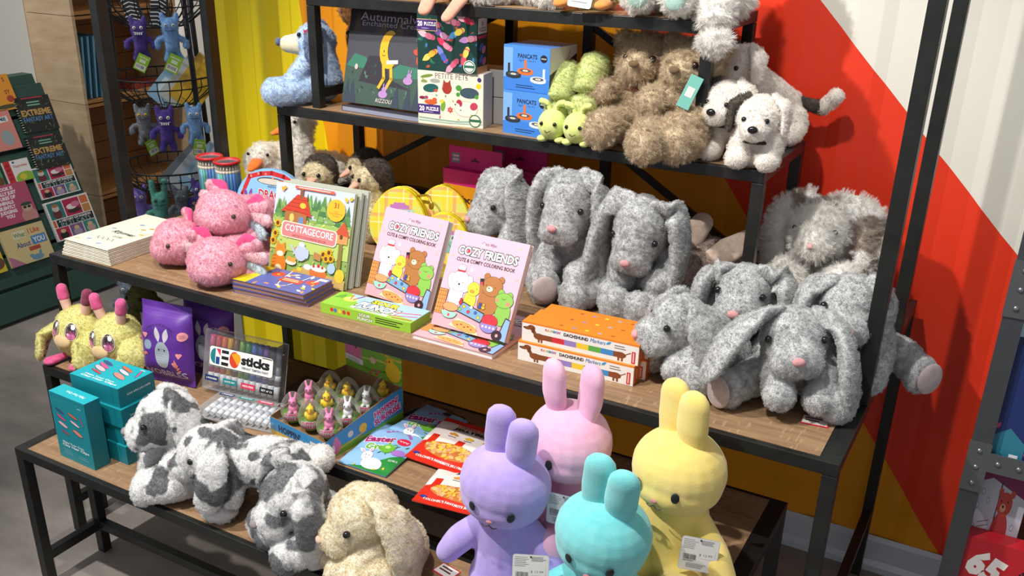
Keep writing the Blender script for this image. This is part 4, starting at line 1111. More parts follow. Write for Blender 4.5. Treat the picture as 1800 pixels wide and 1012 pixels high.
def art_clip_side(a):
    w, h = a.w, a.h
    a.rect(0, 0, w, h, '#0c7683'); a.text('Love what you make', w*.55, h*.52, h*.17, '#e0f0ee', w*.66, shear=.15, bold=.01)  # side teal painted darker for the face turned from the light
G = 'teal hair clip kit boxes'
th = carton('hair_clip_box', 'teal hair clip kit box standing upright at the front left of the stack', (-.799, -.305, ZA+.001), -2, (.146, .047, .198), '#0f8592', art_clip_front, lambda a: (a.rect(0, 0, a.w, a.h, '#1badb9'), a.text('Make Your Own', a.w*.55, a.h*.5, a.h*.2, '#e9f6f4', a.w*.5, rot=PI, bold=.02)), lambda a: a.rect(0, 0, a.w, a.h, '#0b6f7b'), G)  # top painted lighter and right side darker, following the fall of light
first = None
for i, (dx, dy, dz) in enumerate(((0, 0, 0), (-.010, .004, 0), (.004, -.003, 0), (-.006, .003, 0))):
    lb = ('bottom teal hair clip kit box of the flat stack', 'second teal hair clip kit box from the bottom of the flat stack', 'third teal hair clip kit box from the bottom of the flat stack', 'top teal hair clip kit box of the flat stack, lid picture facing up')[i]
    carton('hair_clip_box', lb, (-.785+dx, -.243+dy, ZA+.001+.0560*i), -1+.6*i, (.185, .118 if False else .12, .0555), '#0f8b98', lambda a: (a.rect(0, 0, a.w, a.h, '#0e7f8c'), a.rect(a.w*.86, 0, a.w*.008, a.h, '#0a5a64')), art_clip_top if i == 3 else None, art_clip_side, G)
# ---------------------------------------------------------------- soft pouches
def pillow(w, h, t, seam=.08):
    def f(x, y):
        u = min(1, max(0, x/w)); v = min(1, max(0, y/h))
        a = min(1, min(u, 1-u)/.22); b = max(0, min(1, (min(v, 1-v)-seam)/.25))
        return t*(a*(2-a))**.8*(b*(2-b))**.8 if a > 0 and b > 0 else 0
    return f
def pouch(name, label, cat, p, rz, w, h, t, col, art, rx=0, ry=0, group=None, rough=.25, wav=.001, mat=None):
    """thin crimped bag lying on its back (or stood up with rx)"""
    th = thing(name, label, cat, p, math.radians(rz), group, rx=math.radians(rx), ry=math.radians(ry))
    f = pillow(w, h, t); nx, ny = 22, 28
    ph = random.random()*6
    g = lambda x, y: f(x, y)+wav*math.sin(x*90+ph)*math.sin(y*55+ph)+wav*.6*math.sin(x*40-y*120+ph)
    m = MB(); mi = m.mi(mat or flat(col, rough, coat=.4))
    top = [[m.v((w*i/nx, h*j/ny, .0015+wav+g(w*i/nx, h*j/ny))) for i in range(nx+1)] for j in range(ny+1)]
    bot = [[m.v((w*i/nx, h*j/ny, max(0., wav+g(w*i/nx, h*j/ny)*.0-f(w*i/nx, h*j/ny)*.0))) for i in range(nx+1)] for j in range(ny+1)]
    for j in range(ny):
        for i in range(nx):
            m.face([top[j][i], top[j][i+1], top[j+1][i+1], top[j+1][i]], mi, True)
            m.face([bot[j][i], bot[j+1][i], bot[j+1][i+1], bot[j][i+1]], mi, True)
    for i in range(nx):
        m.face([top[0][i+1], top[0][i], bot[0][i], bot[0][i+1]], mi); m.face([top[ny][i], top[ny][i+1], bot[ny][i+1], bot[ny][i]], mi)
    for j in range(ny):
        m.face([top[j][0], top[j+1][0], bot[j+1][0], bot[j][0]], mi); m.face([top[j+1][nx], top[j][nx], bot[j][nx], bot[j+1][nx]], mi)
    po = m.build('pouch', th)
    if art:
        a = Art(w, h, rough); a.dz = .00005; art(a)
        o = a.build('pouch_print', po, Matrix.Identity(4)); subdivide_long(o.data, .0055, 7)
        warp_mesh(o.data, lambda c: V3((c.x, c.y, .0022+wav+g(c.x, c.y)+c.z)))
        for q in o.data.polygons: q.use_smooth = True
    return th, g

def art_bunny(a):
    w, h = a.w, a.h
    a.rect(0, 0, w, h, '#5f2f96'); a.rect(0, h*.9, w, h*.002, '#4a2278'); a.rect(0, h*.86, w, h*.003, '#7a4ab0')
    a.text('JOJO THE BUNNY', w*.5, h*.73, h*.036, '#1f1636', w*.52, bold=.01, arc=h*.06)
    for x, r in ((.46, 1.75), (.57, 1.35)): a.leaf(w*x, h*.55, h*.19, w*.055, r, '#c8ccd4'); a.leaf(w*x, h*.57, h*.14, w*.03, r, '#e2cfd6')
    a.ell(w*.52, h*.4, w*.145, h*.165, '#a9b4be'); a.ell(w*.52, h*.34, w*.125, h*.11, '#b6bec6'); a.ell(w*.24, h*.5, w*.075, h*.06, '#8fa4b8')
    for i in range(7): a.line([(w*(.4+.01*abs(i-3)), h*(.29+.03*i)), (w*(.64-.01*abs(i-3)), h*(.29+.03*i))], .0008, '#98a3ae')
    for x in (.46, .57): a.ell(w*x, h*.46, w*.012, h*.012, '#1a1420')
    for x, y, s in ((.2, .62, .02), (.84, .42, .02), (.76, .3, .016)): a.ell(w*(x-.02), h*(y+.012), w*.03, h*.018, '#f29aa0'); a.ell(w*(x+.02), h*(y+.012), w*.03, h*.018, '#f29aa0'); a.poly([(w*(x-.05), h*(y+.008)), (w*(x+.05), h*(y+.008)), (w*x, h*(y-.04))], '#f29aa0')
    a.ell(w*.9, h*.66, w*.07, h*.055, '#f0a0a4'); a.lines(w*.86, h*.67, w*.09, 3, h*.014, '#8a4a6a', .0012)
    for i in range(5): a.leaf(w*.78, h*(.2+.025*i), w*.1, h*.012, .5+.3*i, '#f08a7a'); 
    for i in range(3): a.leaf(w*.2, h*(.4+.01*i), w*.08, h*.01, 3.6+.8*i, '#f08a7a')
    a.text('WOBBLES', w*.5, h*.16, h*.09, '#d8c8e8', w*.86, bold=.02)
G = 'purple crochet kit pouches'
pouch('craft_pouch', 'purple crochet bunny kit pouch in front, beside the yellow winged plush', 'pouch', (-.765, -.012, ZB+.004), 8, .172, .238, .034, '#5f2f96', art_bunny, 84, 0, G, .45)
pouch('craft_pouch', 'purple crochet bunny kit pouch behind the front one, in shade', 'pouch', (-.700, .080, ZB+.004), 8, .172, .238, .034, '#552a88', art_bunny, 84, 0, G, .45)  # pouch purple darkened to carry the shade it stands in

# ---------------------------------------------------------------- paint stick cases
def stick_case(label, p, rz, lean, lie=False):
    w, h, t = .262, .172, .034
    if lie: th = thing('paint_stick_case', label, 'art set', (p[0], p[1]+0, p[2]), math.radians(rz), 'clear cases of paint sticks', rx=0)
    else: th = leaned('paint_stick_case', label, 'art set', p, rz, lean, t, 'clear cases of paint sticks')
    L = (lambda x, y, z: (x, z*.62, t-y)) if lie else (lambda x, y, z: (x, y, z))
    hs = .62 if lie else 1.
    m = MB(); cm = glassy('#f6f8fa', .07, .15)
    def bx(a, b, bev=0.):
        a2, b2 = L(*a), L(*b); m.box([min(i, j) for i, j in zip(a2, b2)], [max(i, j) for i, j in zip(a2, b2)], m=cm, bev=bev)
    bx((0, 0, 0), (w, t, h), .006)
    m.build('clear_case', th)
    cs = ['#d84a86', '#d8404e', '#ee6a3a', '#f0b01e', '#8a5a3a', '#7fb83a', '#2f9a4a', '#2f7fd0', '#2f4fa8', '#8a5ab8', '#3a3a48', '#6a6a78']
    if lie: cs = ['#d9dade', '#cfd3da', '#e0dfe0', '#d2d6dc', '#dcdcdf', '#cdd2d8', '#dfe0e4', '#d4d7dd', '#d9dade', '#cfd3da', '#e0e0e4', '#d2d6dc']
    for i, c in enumerate(cs):
        x = .019+i*.0203
        m = MB(); wh = flat('#e9eaec', .35)
        m.cyl(L(x, .017, .016), L(x, .017, .05), .0072, .0088, m=wh, seg=12)
        m.cyl(L(x, .017, .05), L(x, .017, .105), .0088, m=flat(c, .35), seg=12)
        m.cyl(L(x, .017, .108), L(x, .017, .156), .0085, m=flat(c, .35), seg=12)
        m.cyl(L(x, .017, .066), L(x, .017, .08), .0090, m=wh, seg=12)
        m.build('paint_stick', th)
    a = Art(w, h if not lie else h*.62, .4)
    H = h if not lie else h*.62
    if not lie:
        a.rrect(.022, .073, .215, .056, .008, '#1d1d20'); a.rrect(.0232, .0742, .2126, .0536, .007, '#f2f0ec')
        a.ell(.043, .101, .017, .022, '#1f7f86', 0, 12, 90, 270); a.poly([(.045, .1), (.058, .1), (.058, .079), (.045, .079)], '#24458a'); a.poly([(.045, .123), (.060, .123), (.060, .103)], '#d8325a')
        for z in (.117, .1, .083): a.rect(.064, z-.004, .024, .009, '#1d1d20')
        a.ell(.108, .101, .017, .023, '#d8432c'); a.ell(.108, .101, .017, .023, '#f0a31c', -.9, 12, 0, 180)
        a.text('sticks', .178, .106, .028, '#1d1d20', .095, bold=.05); a.text('VIBRANT TEMPERA PAINT', .178, .084, .0075, '#24356a', .09, bold=.02); a.rect(.2, .123, .032, .0022, '#1d1d20')
    y0 = .028 if not lie else H*.78
    for i, (s, c) in enumerate((('6 WASHABLE', '#24356a'), ('QUICK DRY', '#1f8286'), ('MESS-FREE', '#d8325a'), ('SET of 12', '#1d1d20'))):
        a.rect(.012+.062*i, y0, .046, .0155 if not lie else .012, c); a.text(s, .035+.062*i, y0+.0075, .0055, '#f4f2ee', .036, bold=.02)
    a.build('case_label', th, face_top(0, 0, t) if lie else face_front(0, 0, 0))
    return th
stick_case('clear case of colorful paint sticks standing up on the case lying below', (-.565, .002, ZB+.006), 6, 15)
stick_case('clear case of paint sticks lying flat in front of the standing case', (-.462, -.112, ZB+.002), 9, 0, True)
for lb, p in (('dark flat carton behind the clear paint stick cases', (-.33, .06, ZB+.001)),):
    carton('flat_carton', lb, p, 6, (.17, .13, .03), '#38332f', None, lambda a: (a.rect(0, 0, a.w, a.h, '#3c3733'), a.text('sticks', a.w*.6, a.h*.3, a.h*.2, '#b8b4ac', a.w*.5, bold=.03)), None)

# ---------------------------------------------------------------- hopping egg display
def art_hop_card(a):
    w, h = a.w, a.h
    a.rect(0, 0, w, h, '#7fb53a'); a.rect(0, h*.9, w, h*.1, '#4f9ad0')
    for i in range(4): a.line([(w*x/10, h*(.25+.17*i+.03*math.sin(x*.9+i))) for x in range(11)], .006, ['#a9cc4a', '#5f9a2a', '#c8d86a', '#e0c04a'][i])
    a.text('SURPRISE', w*.45, h*.93, h*.11, '#c81f6a', w*.8, bold=.05, out='#ffffff', ok=.06); a.text('Candy with hopping toys', w*.5, h*.82, h*.035, '#4a3a1a', w*.6)
    a.ell(w*.14, h*.62, w*.16, h*.2, '#e07aa8'); a.ell(w*.16, h*.78, w*.07, h*.12, '#e07aa8', .4); a.ell(w*.2, h*.7, w*.015, h*.02, '#2a1a2a')
    a.rect(0, h*.42, w*.32, h*.1, '#efe9ea', -.06); a.lines(w*.03, h*.48, w*.25, 3, h*.025, '#6a6060', .0012)
    a.ell(w*.85, h*.5, w*.13, h*.17, '#f0c62a'); a.ell(w*.8, h*.64, w*.08, h*.09, '#f0c62a'); a.poly([(w*.7, h*.66), (w*.76, h*.62), (w*.76, h*.68)], '#e8852a'); a.ell(w*.79, h*.67, w*.012, h*.016, '#2a1a1a'); a.poly([(w*.76, h*.34), (w*.8, h*.36), (w*.7, h*.28)], '#e8852a')
    for x, y in ((.5, .4), (.56, .36), (.45, .34), (.6, .42)): a.ell(w*x, h*y, w*.025, h*.03, '#d8486a')
    a.ell(w*.5, h*.58, w*.05, h*.06, '#e8c8b8'); a.rect(w*.85, h*.2, w*.13, h*.11, '#e9e4da'); a.text('20', w*.915, h*.25, h*.06, '#4a4a52', w*.08, bold=.03)
    for i in range(9): a.ell(w*random.random(), h*(.05+.15*random.random()), w*.05, h*.03, random.choice(['#5f9a2a', '#8fc04a']))
def art_hop_side(a):
    w, h = a.w, a.h
    P = [(0, 0), (w, 0), (w, h), (w*.86, h*.97), (0, h*.55)]
    a.poly(P, '#3f93cc'); a.poly([(0, 0), (w, 0), (w, h*.3), (w*.5, h*.2), (0, h*.28)], '#7fb53a')
    a.text('HOPPIN\'\nSURPRISE', w*.78, h*.55, h*.42, '#d82a7a', w*.36, bold=.05, out='#ffffff', ok=.06, rot=.16)
    a.ell(w*.12, h*.25, w*.06, h*.2, '#e07aa8'); a.ell(w*.12, h*.42, w*.03, h*.12, '#e07aa8'); a.ell(w*.46, h*.42, w*.05, h*.13, '#f0c62a'); a.ell(w*.3, h*.42, w*.035, h*.09, '#e8d8c8'); a.rect(w*.02, h*.18, w*.08, h*.14, '#e9e4da', .1)
    a.line([(w*.15, h*.15), (w*.5, h*.3)], .004, '#e0c04a')
def art_hop_front(a):
    w, h = a.w, a.h
    a.rect(0, 0, w, h, '#3f93cc'); a.rect(0, 0, w, h*.3, '#d8b04a'); a.text('HOPPIN\'', w*.35, h*.55, h*.4, '#2a3a5a', w*.4, bold=.05); a.rect(w*.72, h*.1, w*.16, h*.6, '#e9e4da'); a.ell(w*.94, h*.3, w*.05, h*.25, '#d8485a')
BW, BD = .215, .272
eb = thing('egg_display_box', 'open printed cardboard tray with a tall green picture card, holding clear toy eggs', 'display box', (-.240, -.070, ZB+.001), math.radians(-9))
m = MB(); c = .0025
m.box((0, 0, 0), (BW, BD, c)); m.box((0, 0, c), (BW, c, .05)); m.box((0, BD-c, c), (BW, BD, .10))
for x in (0, BW-c):
    m.prism([(c, c), (BD-c, c), (BD-c, .10), (BD*.86, .10), (c, .052)], x, x+c, axis='x')
m.box((.006, .006, .004), (BW-.006, BD-.006, .029)); m.build('tray', eb, flat('#8a6a44', .8))
m = MB(); m.box((.0, BD, .05), (BW, BD+.0025, .215)); m.build('back_card', eb, flat('#7f9a3a', .6))
a = Art(BW, .165); art_hop_card(a); a.build('card_print', eb, face_front(0, BD-.0002, .05))
a = Art(BD, .10); art_hop_side(a); a.build('side_print', eb, face_right(BW, 0, 0))
a = Art(BW, .05); art_hop_front(a); a.build('front_print', eb, face_front(0, 0, 0))
def egg_parts(th, kind, spin):
    R, H = .0335, .092
    def prof(z): t = z/H; return R*math.sin(PI*min(1, max(0, t**.85)))**.62 if 0 < t < 1 else 0
    zs = [H*i/20 for i in range(21)]
    m = MB(); m.lathe([(max(prof(z)-.0012, .0002), z) for z in zs if z <= H*.36]+[(.001, H*.34)], m=flat('#6f9a3f', .5)); m.build('egg_base', th)
    m = MB(); m.lathe([(max(prof(z), .0004), z) for z in zs if z >= H*.3], m=glassy('#ffffff', .02, .03), seg=28); m.build('clear_shell', th)
    a = Art(.09, .03); a.clip = False
    a.text('HOPPIN\'', .045, .024, .0095, '#d82a7a', .036, bold=.05, out='#fff4fa', ok=.07); a.text('SURPRISE', .045, .012, .0105, '#d82a7a', .046, bold=.05, out='#fff4fa', ok=.07)
    a.ell(.082, .022, .008, .008, '#e8c070'); a.ell(.082, .022, .006, .006, '#f2e0b0')
    o = a.build('egg_label', th, Matrix.Identity(4)); subdivide_long(o.data, .006)
    def wr(c):
        z = H*.16+c.y; r = prof(z)+.0008+c.z; an = (c.x-.045)/R+spin
        return V3((r*math.sin(an), -r*math.cos(an), z))
    warp_mesh(o.data, wr)
    col = {'b': '#e884b4', 'w': '#e6e6ea', 'c': '#f2c818'}[kind]
    m = MB(); z0 = H*.34
    m.ell((0, 0, z0+.012), (.013, .014, .015)); m.ell((0, -.005, z0+.033), (.0105, .011, .0105))
    if kind == 'c':
        m.ell((-.013, 0, z0+.014), (.004, .009, .009)); m.ell((.013, 0, z0+.014), (.004, .009, .009)); m.ell((0, 0, z0+.044), (.003, .004, .004))
    else:
        for s in (-1, 1): m.sweep([(s*.005, 0, z0+.04), (s*.008, .006, z0+.052)], [.003, .0035], n=5, seg=8); m.ell((s*.008, -.012, z0+.004), (.005, .008, .004))
    o = toy = union(m, 'toy', th, flat(col, .3), .0014, 3); o.rotation_euler = (0, 0, spin)
    m = MB()
    for s in (-1, 1): m.ell((s*.005, -.0145, z0+.036), .0017, m=flat('#1a1a22', .2), seg=8, ring=6)
    if kind == 'c': m.prism([(-.003, z0+.031), (.003, z0+.031), (0, z0+.027)], -.021, -.013, m=flat('#e8852a', .4))
    m.build('toy_face', toy)
eggs = [(-.057, -.052, 'b'), (-.124, -.043, 'c'), (-.190, -.034, 'b'), (-.056, .022, 'w'), (-.134, .033, 'c'), (-.199, .040, 'b'), (-.050, .095, 'w'), (-.121, .106, 'c'), (-.187, .113, 'c'), (-.045, .162, 'c')]
toyname = {'b': 'pink bunny', 'c': 'yellow chick', 'w': 'white bunny'}
elab = ['pink bunny egg in the front right corner of the tray', 'yellow chick egg in the middle of the tray front', 'pink bunny egg in the front left corner of the tray', 'white bunny egg right behind the front corner pink one', 'yellow chick egg at the very center of the tray', 'pink bunny egg second from the front on the left side', 'white bunny egg third from the front on the right side', 'yellow chick egg in the middle of the third row', 'yellow chick egg at the left of the third row', 'yellow chick egg at the back right against the picture card']
protos = {}
for (x, y, k), lb in zip(eggs, elab):
    if k not in protos:
        th = thing('toy_egg', 'clear '+lb, 'toy egg', (x, y, ZB+.030), 0, 'clear toy eggs in the tray')
        egg_parts(th, k, .45); protos[k] = th
    else:
        th = copy_tree(protos[k]); th.location = (x, y, ZB+.030); th['label'] = 'clear '+lb; th.rotation_euler = (0, 0, random.uniform(-.3, .3))

# ---------------------------------------------------------------- easter grass and jelly beans
def art_grass(a):
    w, h = a.w, a.h
    a.rect(0, 0, w, h, '#8fbbe4')
    a.line([(w*(.3+.05*i), h*(.78+.12*math.sin(PI*i/10))) for i in range(11)], .009, '#9a6ab0')
    for i in range(8): a.ell(w*(.33+.06*i), h*(.80+.11*math.sin(PI*(i+.6)/9)), .0025, .0025, '#e8c8e8')
    a.text('Easter', w*.33, h*.60, h*.15, '#a8286a', w*.56, bold=.05, out='#f8e8f4', ok=.05, rot=.35); a.text('Grass', w*.44, h*.45, h*.13, '#6fb03a', w*.5, bold=.05, out='#f4f8e8', ok=.05, rot=.4)
    a.ell(w*.76, h*.66, w*.13, h*.075, '#d82a4a'); a.line([(w*(.67+.02*i), h*(.66+.014*math.sin(i*2.2))) for i in range(10)], .0016, '#ffe8ec')
    a.poly([(w*.2, 0), (w, 0), (w, h*.42), (w*.8, h*.3), (w*.5, h*.08)], '#2f8a3f'); 
    for i in range(16): a.leaf(w*(.5+.45*random.random()), h*(.3+.3*random.random()), w*.1, h*.008, random.random()*6, random.choice(['#2f6a3a', '#4a8a3a', '#1f5a34']))
    a.ell(w*.86, h*.42, w*.13, h*.06, '#a878c8', .5); a.ell(w*.62, h*.45, w*.13, h*.095, '#6fb83a'); a.ell(w*.59, h*.48, w*.05, h*.03, '#b8e08a')
    a.ell(w*.58, h*.12, w*.2, h*.095, '#f4f2f0'); a.ell(w*.4, h*.22, w*.1, h*.075, '#f4f2f0'); a.leaf(w*.34, h*.25, w*.2, h*.025, 2.6, '#f4f2f0'); a.leaf(w*.34, h*.25, w*.15, h*.014, 2.6, '#f0a8b8'); a.leaf(w*.42, h*.28, w*.18, h*.025, 1.9, '#f4f2f0'); a.leaf(w*.42, h*.28, w*.14, h*.014, 1.9, '#f0a8b8')
    for x in (.37, .43): a.ell(w*x, h*.23, w*.008, h*.01, '#2a2024')
    a.line([(w*.38, h*.19), (w*.4, h*.185), (w*.42, h*.195)], .001, '#2a2024')
    for x, y in ((.7, .05), (.85, .1), (.3, .04), (.55, .56)): a.star(w*x, h*y, w*.03, '#f2c82a', 6, .5)
    a.text('EDIBLE', w*.9, h*.26, h*.05, '#e8f4e8', w*.16, rot=.4)
G = 'bags of candy grass'
pouch('candy_bag', 'blue and green bag of candy grass with a white bunny, lying in front', 'candy bag', (.002, -.098, ZB+.003), 2, .142, .205, .009, '#8fbbe4', art_grass, 3, 0, G)
pouch('candy_bag', 'blue and green bag of candy grass half in shade behind the front one', 'candy bag', (.020, .062, ZB+.012), -6, .142, .185, .008, '#7fabd4', art_grass, 2, 3, G)  # bag blue darkened, shade put into its colour
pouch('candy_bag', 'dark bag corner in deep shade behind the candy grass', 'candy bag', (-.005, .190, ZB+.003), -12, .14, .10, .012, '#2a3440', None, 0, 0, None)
def art_jb(a):
    w, h = a.w, a.h
    a.rect(0, 0, w, h, '#d8301f'); a.rect(0, h*.40, w, h*.52, '#f0e4de')
    for i in range(5):
        if i % 2 == 0: a.poly([(w*(.08+.19*i), h*.38), (w*(.2+.19*i), h*.38), (w*(.19+.19*i), h*.56), (w*(.09+.19*i), h*.56)], '#d8301f')
    a.ell(w*.5, h*.3, w*.38, h*.15, '#c8783a')
    a.dz = .00001
    for i in range(110):
        t = random.random()*6.28; r = random.random()**.5
        a.ell(w*(.5+.35*r*math.cos(t)), h*(.3+.125*r*math.sin(t)), w*.035, h*.02, random.choice(['#e8b03a', '#f0c84a', '#d89a6a', '#e0a888', '#d8b87a', '#e8c46a']), random.random()*3)
    a.dz = .00005
    for x, c in ((.35, '#d8923a'), (.58, '#e8b83a'), (.84, '#e09a3a')):
        for k in range(3): a.ell(w*(x+.03*k-.03), h*(.63+.012*(k % 2)), w*.035, h*.022, c)
        a.rect(w*(x-.06), h*.575, w*.12, h*.008, '#4a3a34')
    a.text('COLONEL\'S FAVORITE', w*.62, h*.85, h*.055, '#d8301f', w*.66, bold=.03); a.text('JELLYBEANS', w*.62, h*.76, h*.085, '#1d1818', w*.68, bold=.04)
    a.text('COLONEL\'S FAVORITE JELLYBEANS', w*.5, h*.085, h*.04, '#f8e8e0', w*.78, bold=.03); a.ell(w*.1, h*.12, w*.05, h*.02, '#2f3f8a')
G = 'red and white bags of jelly beans'
JB = [('red and white bag of jelly beans lying flat beside the candy grass', (.135, .000, ZB+.010), -1, 7), ('red and white bag of jelly beans behind, mostly covered by the lavender rabbit', (.262, .105, ZB+.003), -10, 0), ('red and white bag of jelly beans nearest the table front, touching the lavender rabbit', (.255, -.145, ZB+.004), 8, 0)]
for lb, p, rz, rx in JB: pouch('candy_bag', lb, 'candy bag', p, rz, .200, .190 if rz != 8 else .175, .010, '#d8301f', art_jb, rx, 0, G)
# ---------------------------------------------------------------- grey rabbits
GREY = fuzz('#9a9c9d', '#bebfbf', 60, '#d9dada')
PAD = fuzz('#b3a3a2', '#c6b6b4', 60, bumpk=.3)
GP = dict(length=.0026, per=4.2, kids=20, rough=.0022, root=.42)
R = math.radians
G_BACK = 'grey rabbits seated in a row'
kw = dict(group=G_BACK, pile=GP, torso=((0, .03, .075), (0, -.005, .205)), tr=(.088, .058))
floppy_rabbit('grey plush rabbit shown from the side, leaning left over the yellow bag', (.095, .640, ZC), R(-32), GREY, head=(0, -.05, .2), hrot=(.15, 0, -.05),
              **{**kw, 'torso': ((0, .03, .06), (0, .0, .16))}, hr=(.066, .082, .094), ears=[[(-.04, .01, .07), (-.075, .0, .03), (-.09, -.01, -.07), (-.09, -.02, -.15)], [(.03, .02, .085), (.072, .015, .05), (.088, .01, -.07), (.085, -.01, -.19)]])
floppy_rabbit('grey plush rabbit sitting straight with a pale foot pad raised, between two others', (.325, .545, ZC), R(4), GREY, head=(-.008, -.045, .252), hrot=(.12, 0, -.05),
              **kw, hr=(.066, .074, .096), pads=(-1,), legs=[[(-.05, .0, .05), (-.07, -.07, .06), (-.045, -.115, .055)], [(.05, .0, .05), (.07, -.07, .05), (.05, -.12, .035)]],
              arms=[[(-.05, -.02, .165), (-.06, -.05, .12), (-.05, -.075, .1)], [(.05, -.02, .165), (.065, -.06, .12), (.045, -.1, .09)]],
              ears=[[(-.04, .01, .075), (-.085, .0, .035), (-.092, -.005, -.06), (-.082, -.02, -.17)], [(.04, .01, .08), (.085, .0, .045), (.092, .0, -.06), (.098, -.01, -.15)]])
floppy_rabbit('grey plush rabbit with bowed head and long ears down both sides, last of the trio', (.525, .560, ZC), R(8), GREY, head=(-.012, -.065, .225), hrot=(.42, .08, -.1),
              **kw, hr=(.068, .076, .094), legs=[[(-.05, .0, .05), (-.075, -.06, .05), (-.05, -.125, .035)], [(.04, .0, .05), (.06, -.07, .05), (.02, -.135, .035)]],
              arms=[[(-.05, -.02, .165), (-.06, -.05, .12), (-.05, -.07, .1)], [(.05, -.02, .165), (.065, -.06, .12), (.045, -.09, .1)]],
              ears=[[(-.04, .01, .075), (-.09, .01, .05), (-.105, -.02, -.02), (-.115, -.075, -.1)], [(.04, .01, .075), (.085, .015, .055), (.105, -.01, -.04), (.1, -.075, -.15)]])
G_F = 'grey rabbits piled at the right end'
kw = dict(group=G_F, pile=GP, eye=.008, lr=.88, tr=(.074, .05))
floppy_rabbit('grey plush rabbit turned sideways with one wide ear over its body, beside the marker boxes', (.800, .225, ZC), R(-52), GREY, head=(-.005, -.07, .135), hrot=(.1, 0, 0), torso=((0, .02, .065), (0, -.01, .12)), **kw, hr=(.058, .064, .062),
              ears=[[(-.04, .01, .05), (-.07, .0, .0), (-.08, .0, -.07)], [(.035, .015, .06), (.075, .03, .03), (.088, .05, -.03), (.085, .07, -.085)]], ear_r=(.026, .048, .055, .05),
              legs=[[(-.05, .0, .05), (-.06, -.06, .045), (-.05, -.1, .034)], [(.05, .02, .05), (.085, -.02, .045), (.09, -.055, .036)]], arms=[[(-.04, -.02, .1), (-.05, -.06, .07), (-.045, -.09, .05)], [(.04, -.02, .1), (.06, -.06, .07), (.05, -.085, .05)]])
floppy_rabbit('grey plush rabbit at the back center of the front pile, small pink nose showing', (.835, .440, ZC), R(4), GREY, head=(-.012, -.075, .170), hrot=(.12, 0, 0), torso=((0, .02, .07), (0, -.02, .14)), **kw, hr=(.062, .066, .060),
              ears=[[(-.05, .0, .045), (-.088, -.005, .02), (-.1, -.01, -.05), (-.09, -.02, -.09)], [(.045, .0, .05), (.088, .0, .03), (.105, -.005, -.04), (.1, -.02, -.1)]],
              legs=[[(-.05, .0, .05), (-.07, -.06, .05), (-.06, -.11, .04)], [(.05, .0, .05), (.07, -.06, .05), (.06, -.11, .04)]])
floppy_rabbit('grey plush rabbit in front facing the aisle with ears spread wide and pale soles', (.985, .250, ZC), R(14), GREY, head=(-.015, -.055, .156), hrot=(-.02, -.08, .1), torso=((0, .02, .07), (0, -.02, .13)), **kw, hr=(.068, .068, .064), pads=(-1,),
              ears=[[(-.04, .0, .055), (-.09, -.03, .045), (-.135, -.055, .005), (-.165, -.075, -.04)], [(.05, .0, .05), (.09, -.02, .02), (.105, -.05, -.05), (.105, -.06, -.115)]], ear_r=(.022, .036, .044, .034),
              legs=[[(-.05, .0, .05), (-.095, -.06, .05), (-.125, -.095, .04)], [(.05, .0, .05), (.07, -.05, .05), (.085, -.1, .036)]],
              arms=[[(-.045, -.03, .12), (-.045, -.08, .1), (-.03, -.13, .055)], [(.045, -.03, .12), (.055, -.08, .08), (.048, -.115, .05)]])
floppy_rabbit('grey plush rabbit behind the steel post, one leg poking out past the post', (1.045, .425, ZC), R(12), GREY, head=(-.005, -.085, .196), hrot=(.15, 0, 0), torso=((0, .02, .07), (0, -.02, .15)), **kw, hr=(.064, .068, .062), pads=(1,),
              ears=[[(-.05, .0, .045), (-.085, .0, .02), (-.1, -.01, -.06)], [(.045, .0, .05), (.075, -.015, .02), (.07, -.03, -.06), (.062, -.045, -.13)]], ear_r=(.024, .036, .042, .034),
              legs=[[(-.05, .0, .05), (-.05, -.09, .06), (.0, -.2, .045)], [(.06, .03, .05), (.12, .0, .06), (.158, -.05, .045)]])

# ---------------------------------------------------------------- brown white rabbit and big white rabbit
TAN = fuzz('#86736a', '#a18d82', 45, '#b5a398')
WH = fuzz('#f0ece4', '#fbf8f2', 40, '#fffdf8')
TP = dict(length=.0035, per=3.5, kids=18, rough=.003, root=.42)
p = Plush('plush_rabbit', 'brown plush rabbit with upright tan ears and a white blaze, lying behind the grey pile', 'plush rabbit', (.640, .672, ZC), k=1.08)
b = p.b; b.ell((.0, .03, .075), (.085, .09, .075)); b.ell((-.05, -.07, .085), (.062, .075, .058), (0, 0, -.3)); b.sweep([(-.08, -.09, .05), (-.1, -.16, .03)], [.03, .028], n=6); b.sweep([(.03, -.06, .05), (.03, -.13, .03)], [.03, .028], n=6)
p.skin(TAN, pile=TP)
TANI = fuzz('#b39c8c', '#c8b2a2', 70, bumpk=.2)
p.limb('ear', TANI, [(-.055, -.02, .12), (-.045, .01, .155), (-.03, .035, .185)], [.022, .034, .028], (1, .4), (0, -1, .3))
p.limb('ear', TANI, [(.01, -.03, .115), (.055, -.02, .145), (.095, .0, .175)], [.02, .034, .026], (1, .4), (-.4, -1, .3))
p.limb('blaze', WH, [(-.035, -.075, .135), (-.075, -.115, .125), (-.098, -.14, .085)], [.012, .022, .026], (1, .5), (-.3, -.5, 1), pile=TP)
SPOT = fuzz('#f6f2ec', '#fffefa', 40, spots='#a39488', sscale=11, slo=.53, shi=.60, loc=(.1, .3, .2))
WP = dict(length=.009, per=3., kids=20, rough=.004, root=.35)
p = Plush('plush_rabbit', 'large long haired white rabbit with grey brown ears, seated at the back right', 'plush rabbit', (.915, .835, ZC), R(8))
b = p.b; b.sweep([(0, .02, .08), (0, 0, .17)], [.09, .065], n=6); b.ell((-.03, -.045, .205), (.078, .075, .074)); b.ell((-.038, -.115, .195), (.05, .04, .046))
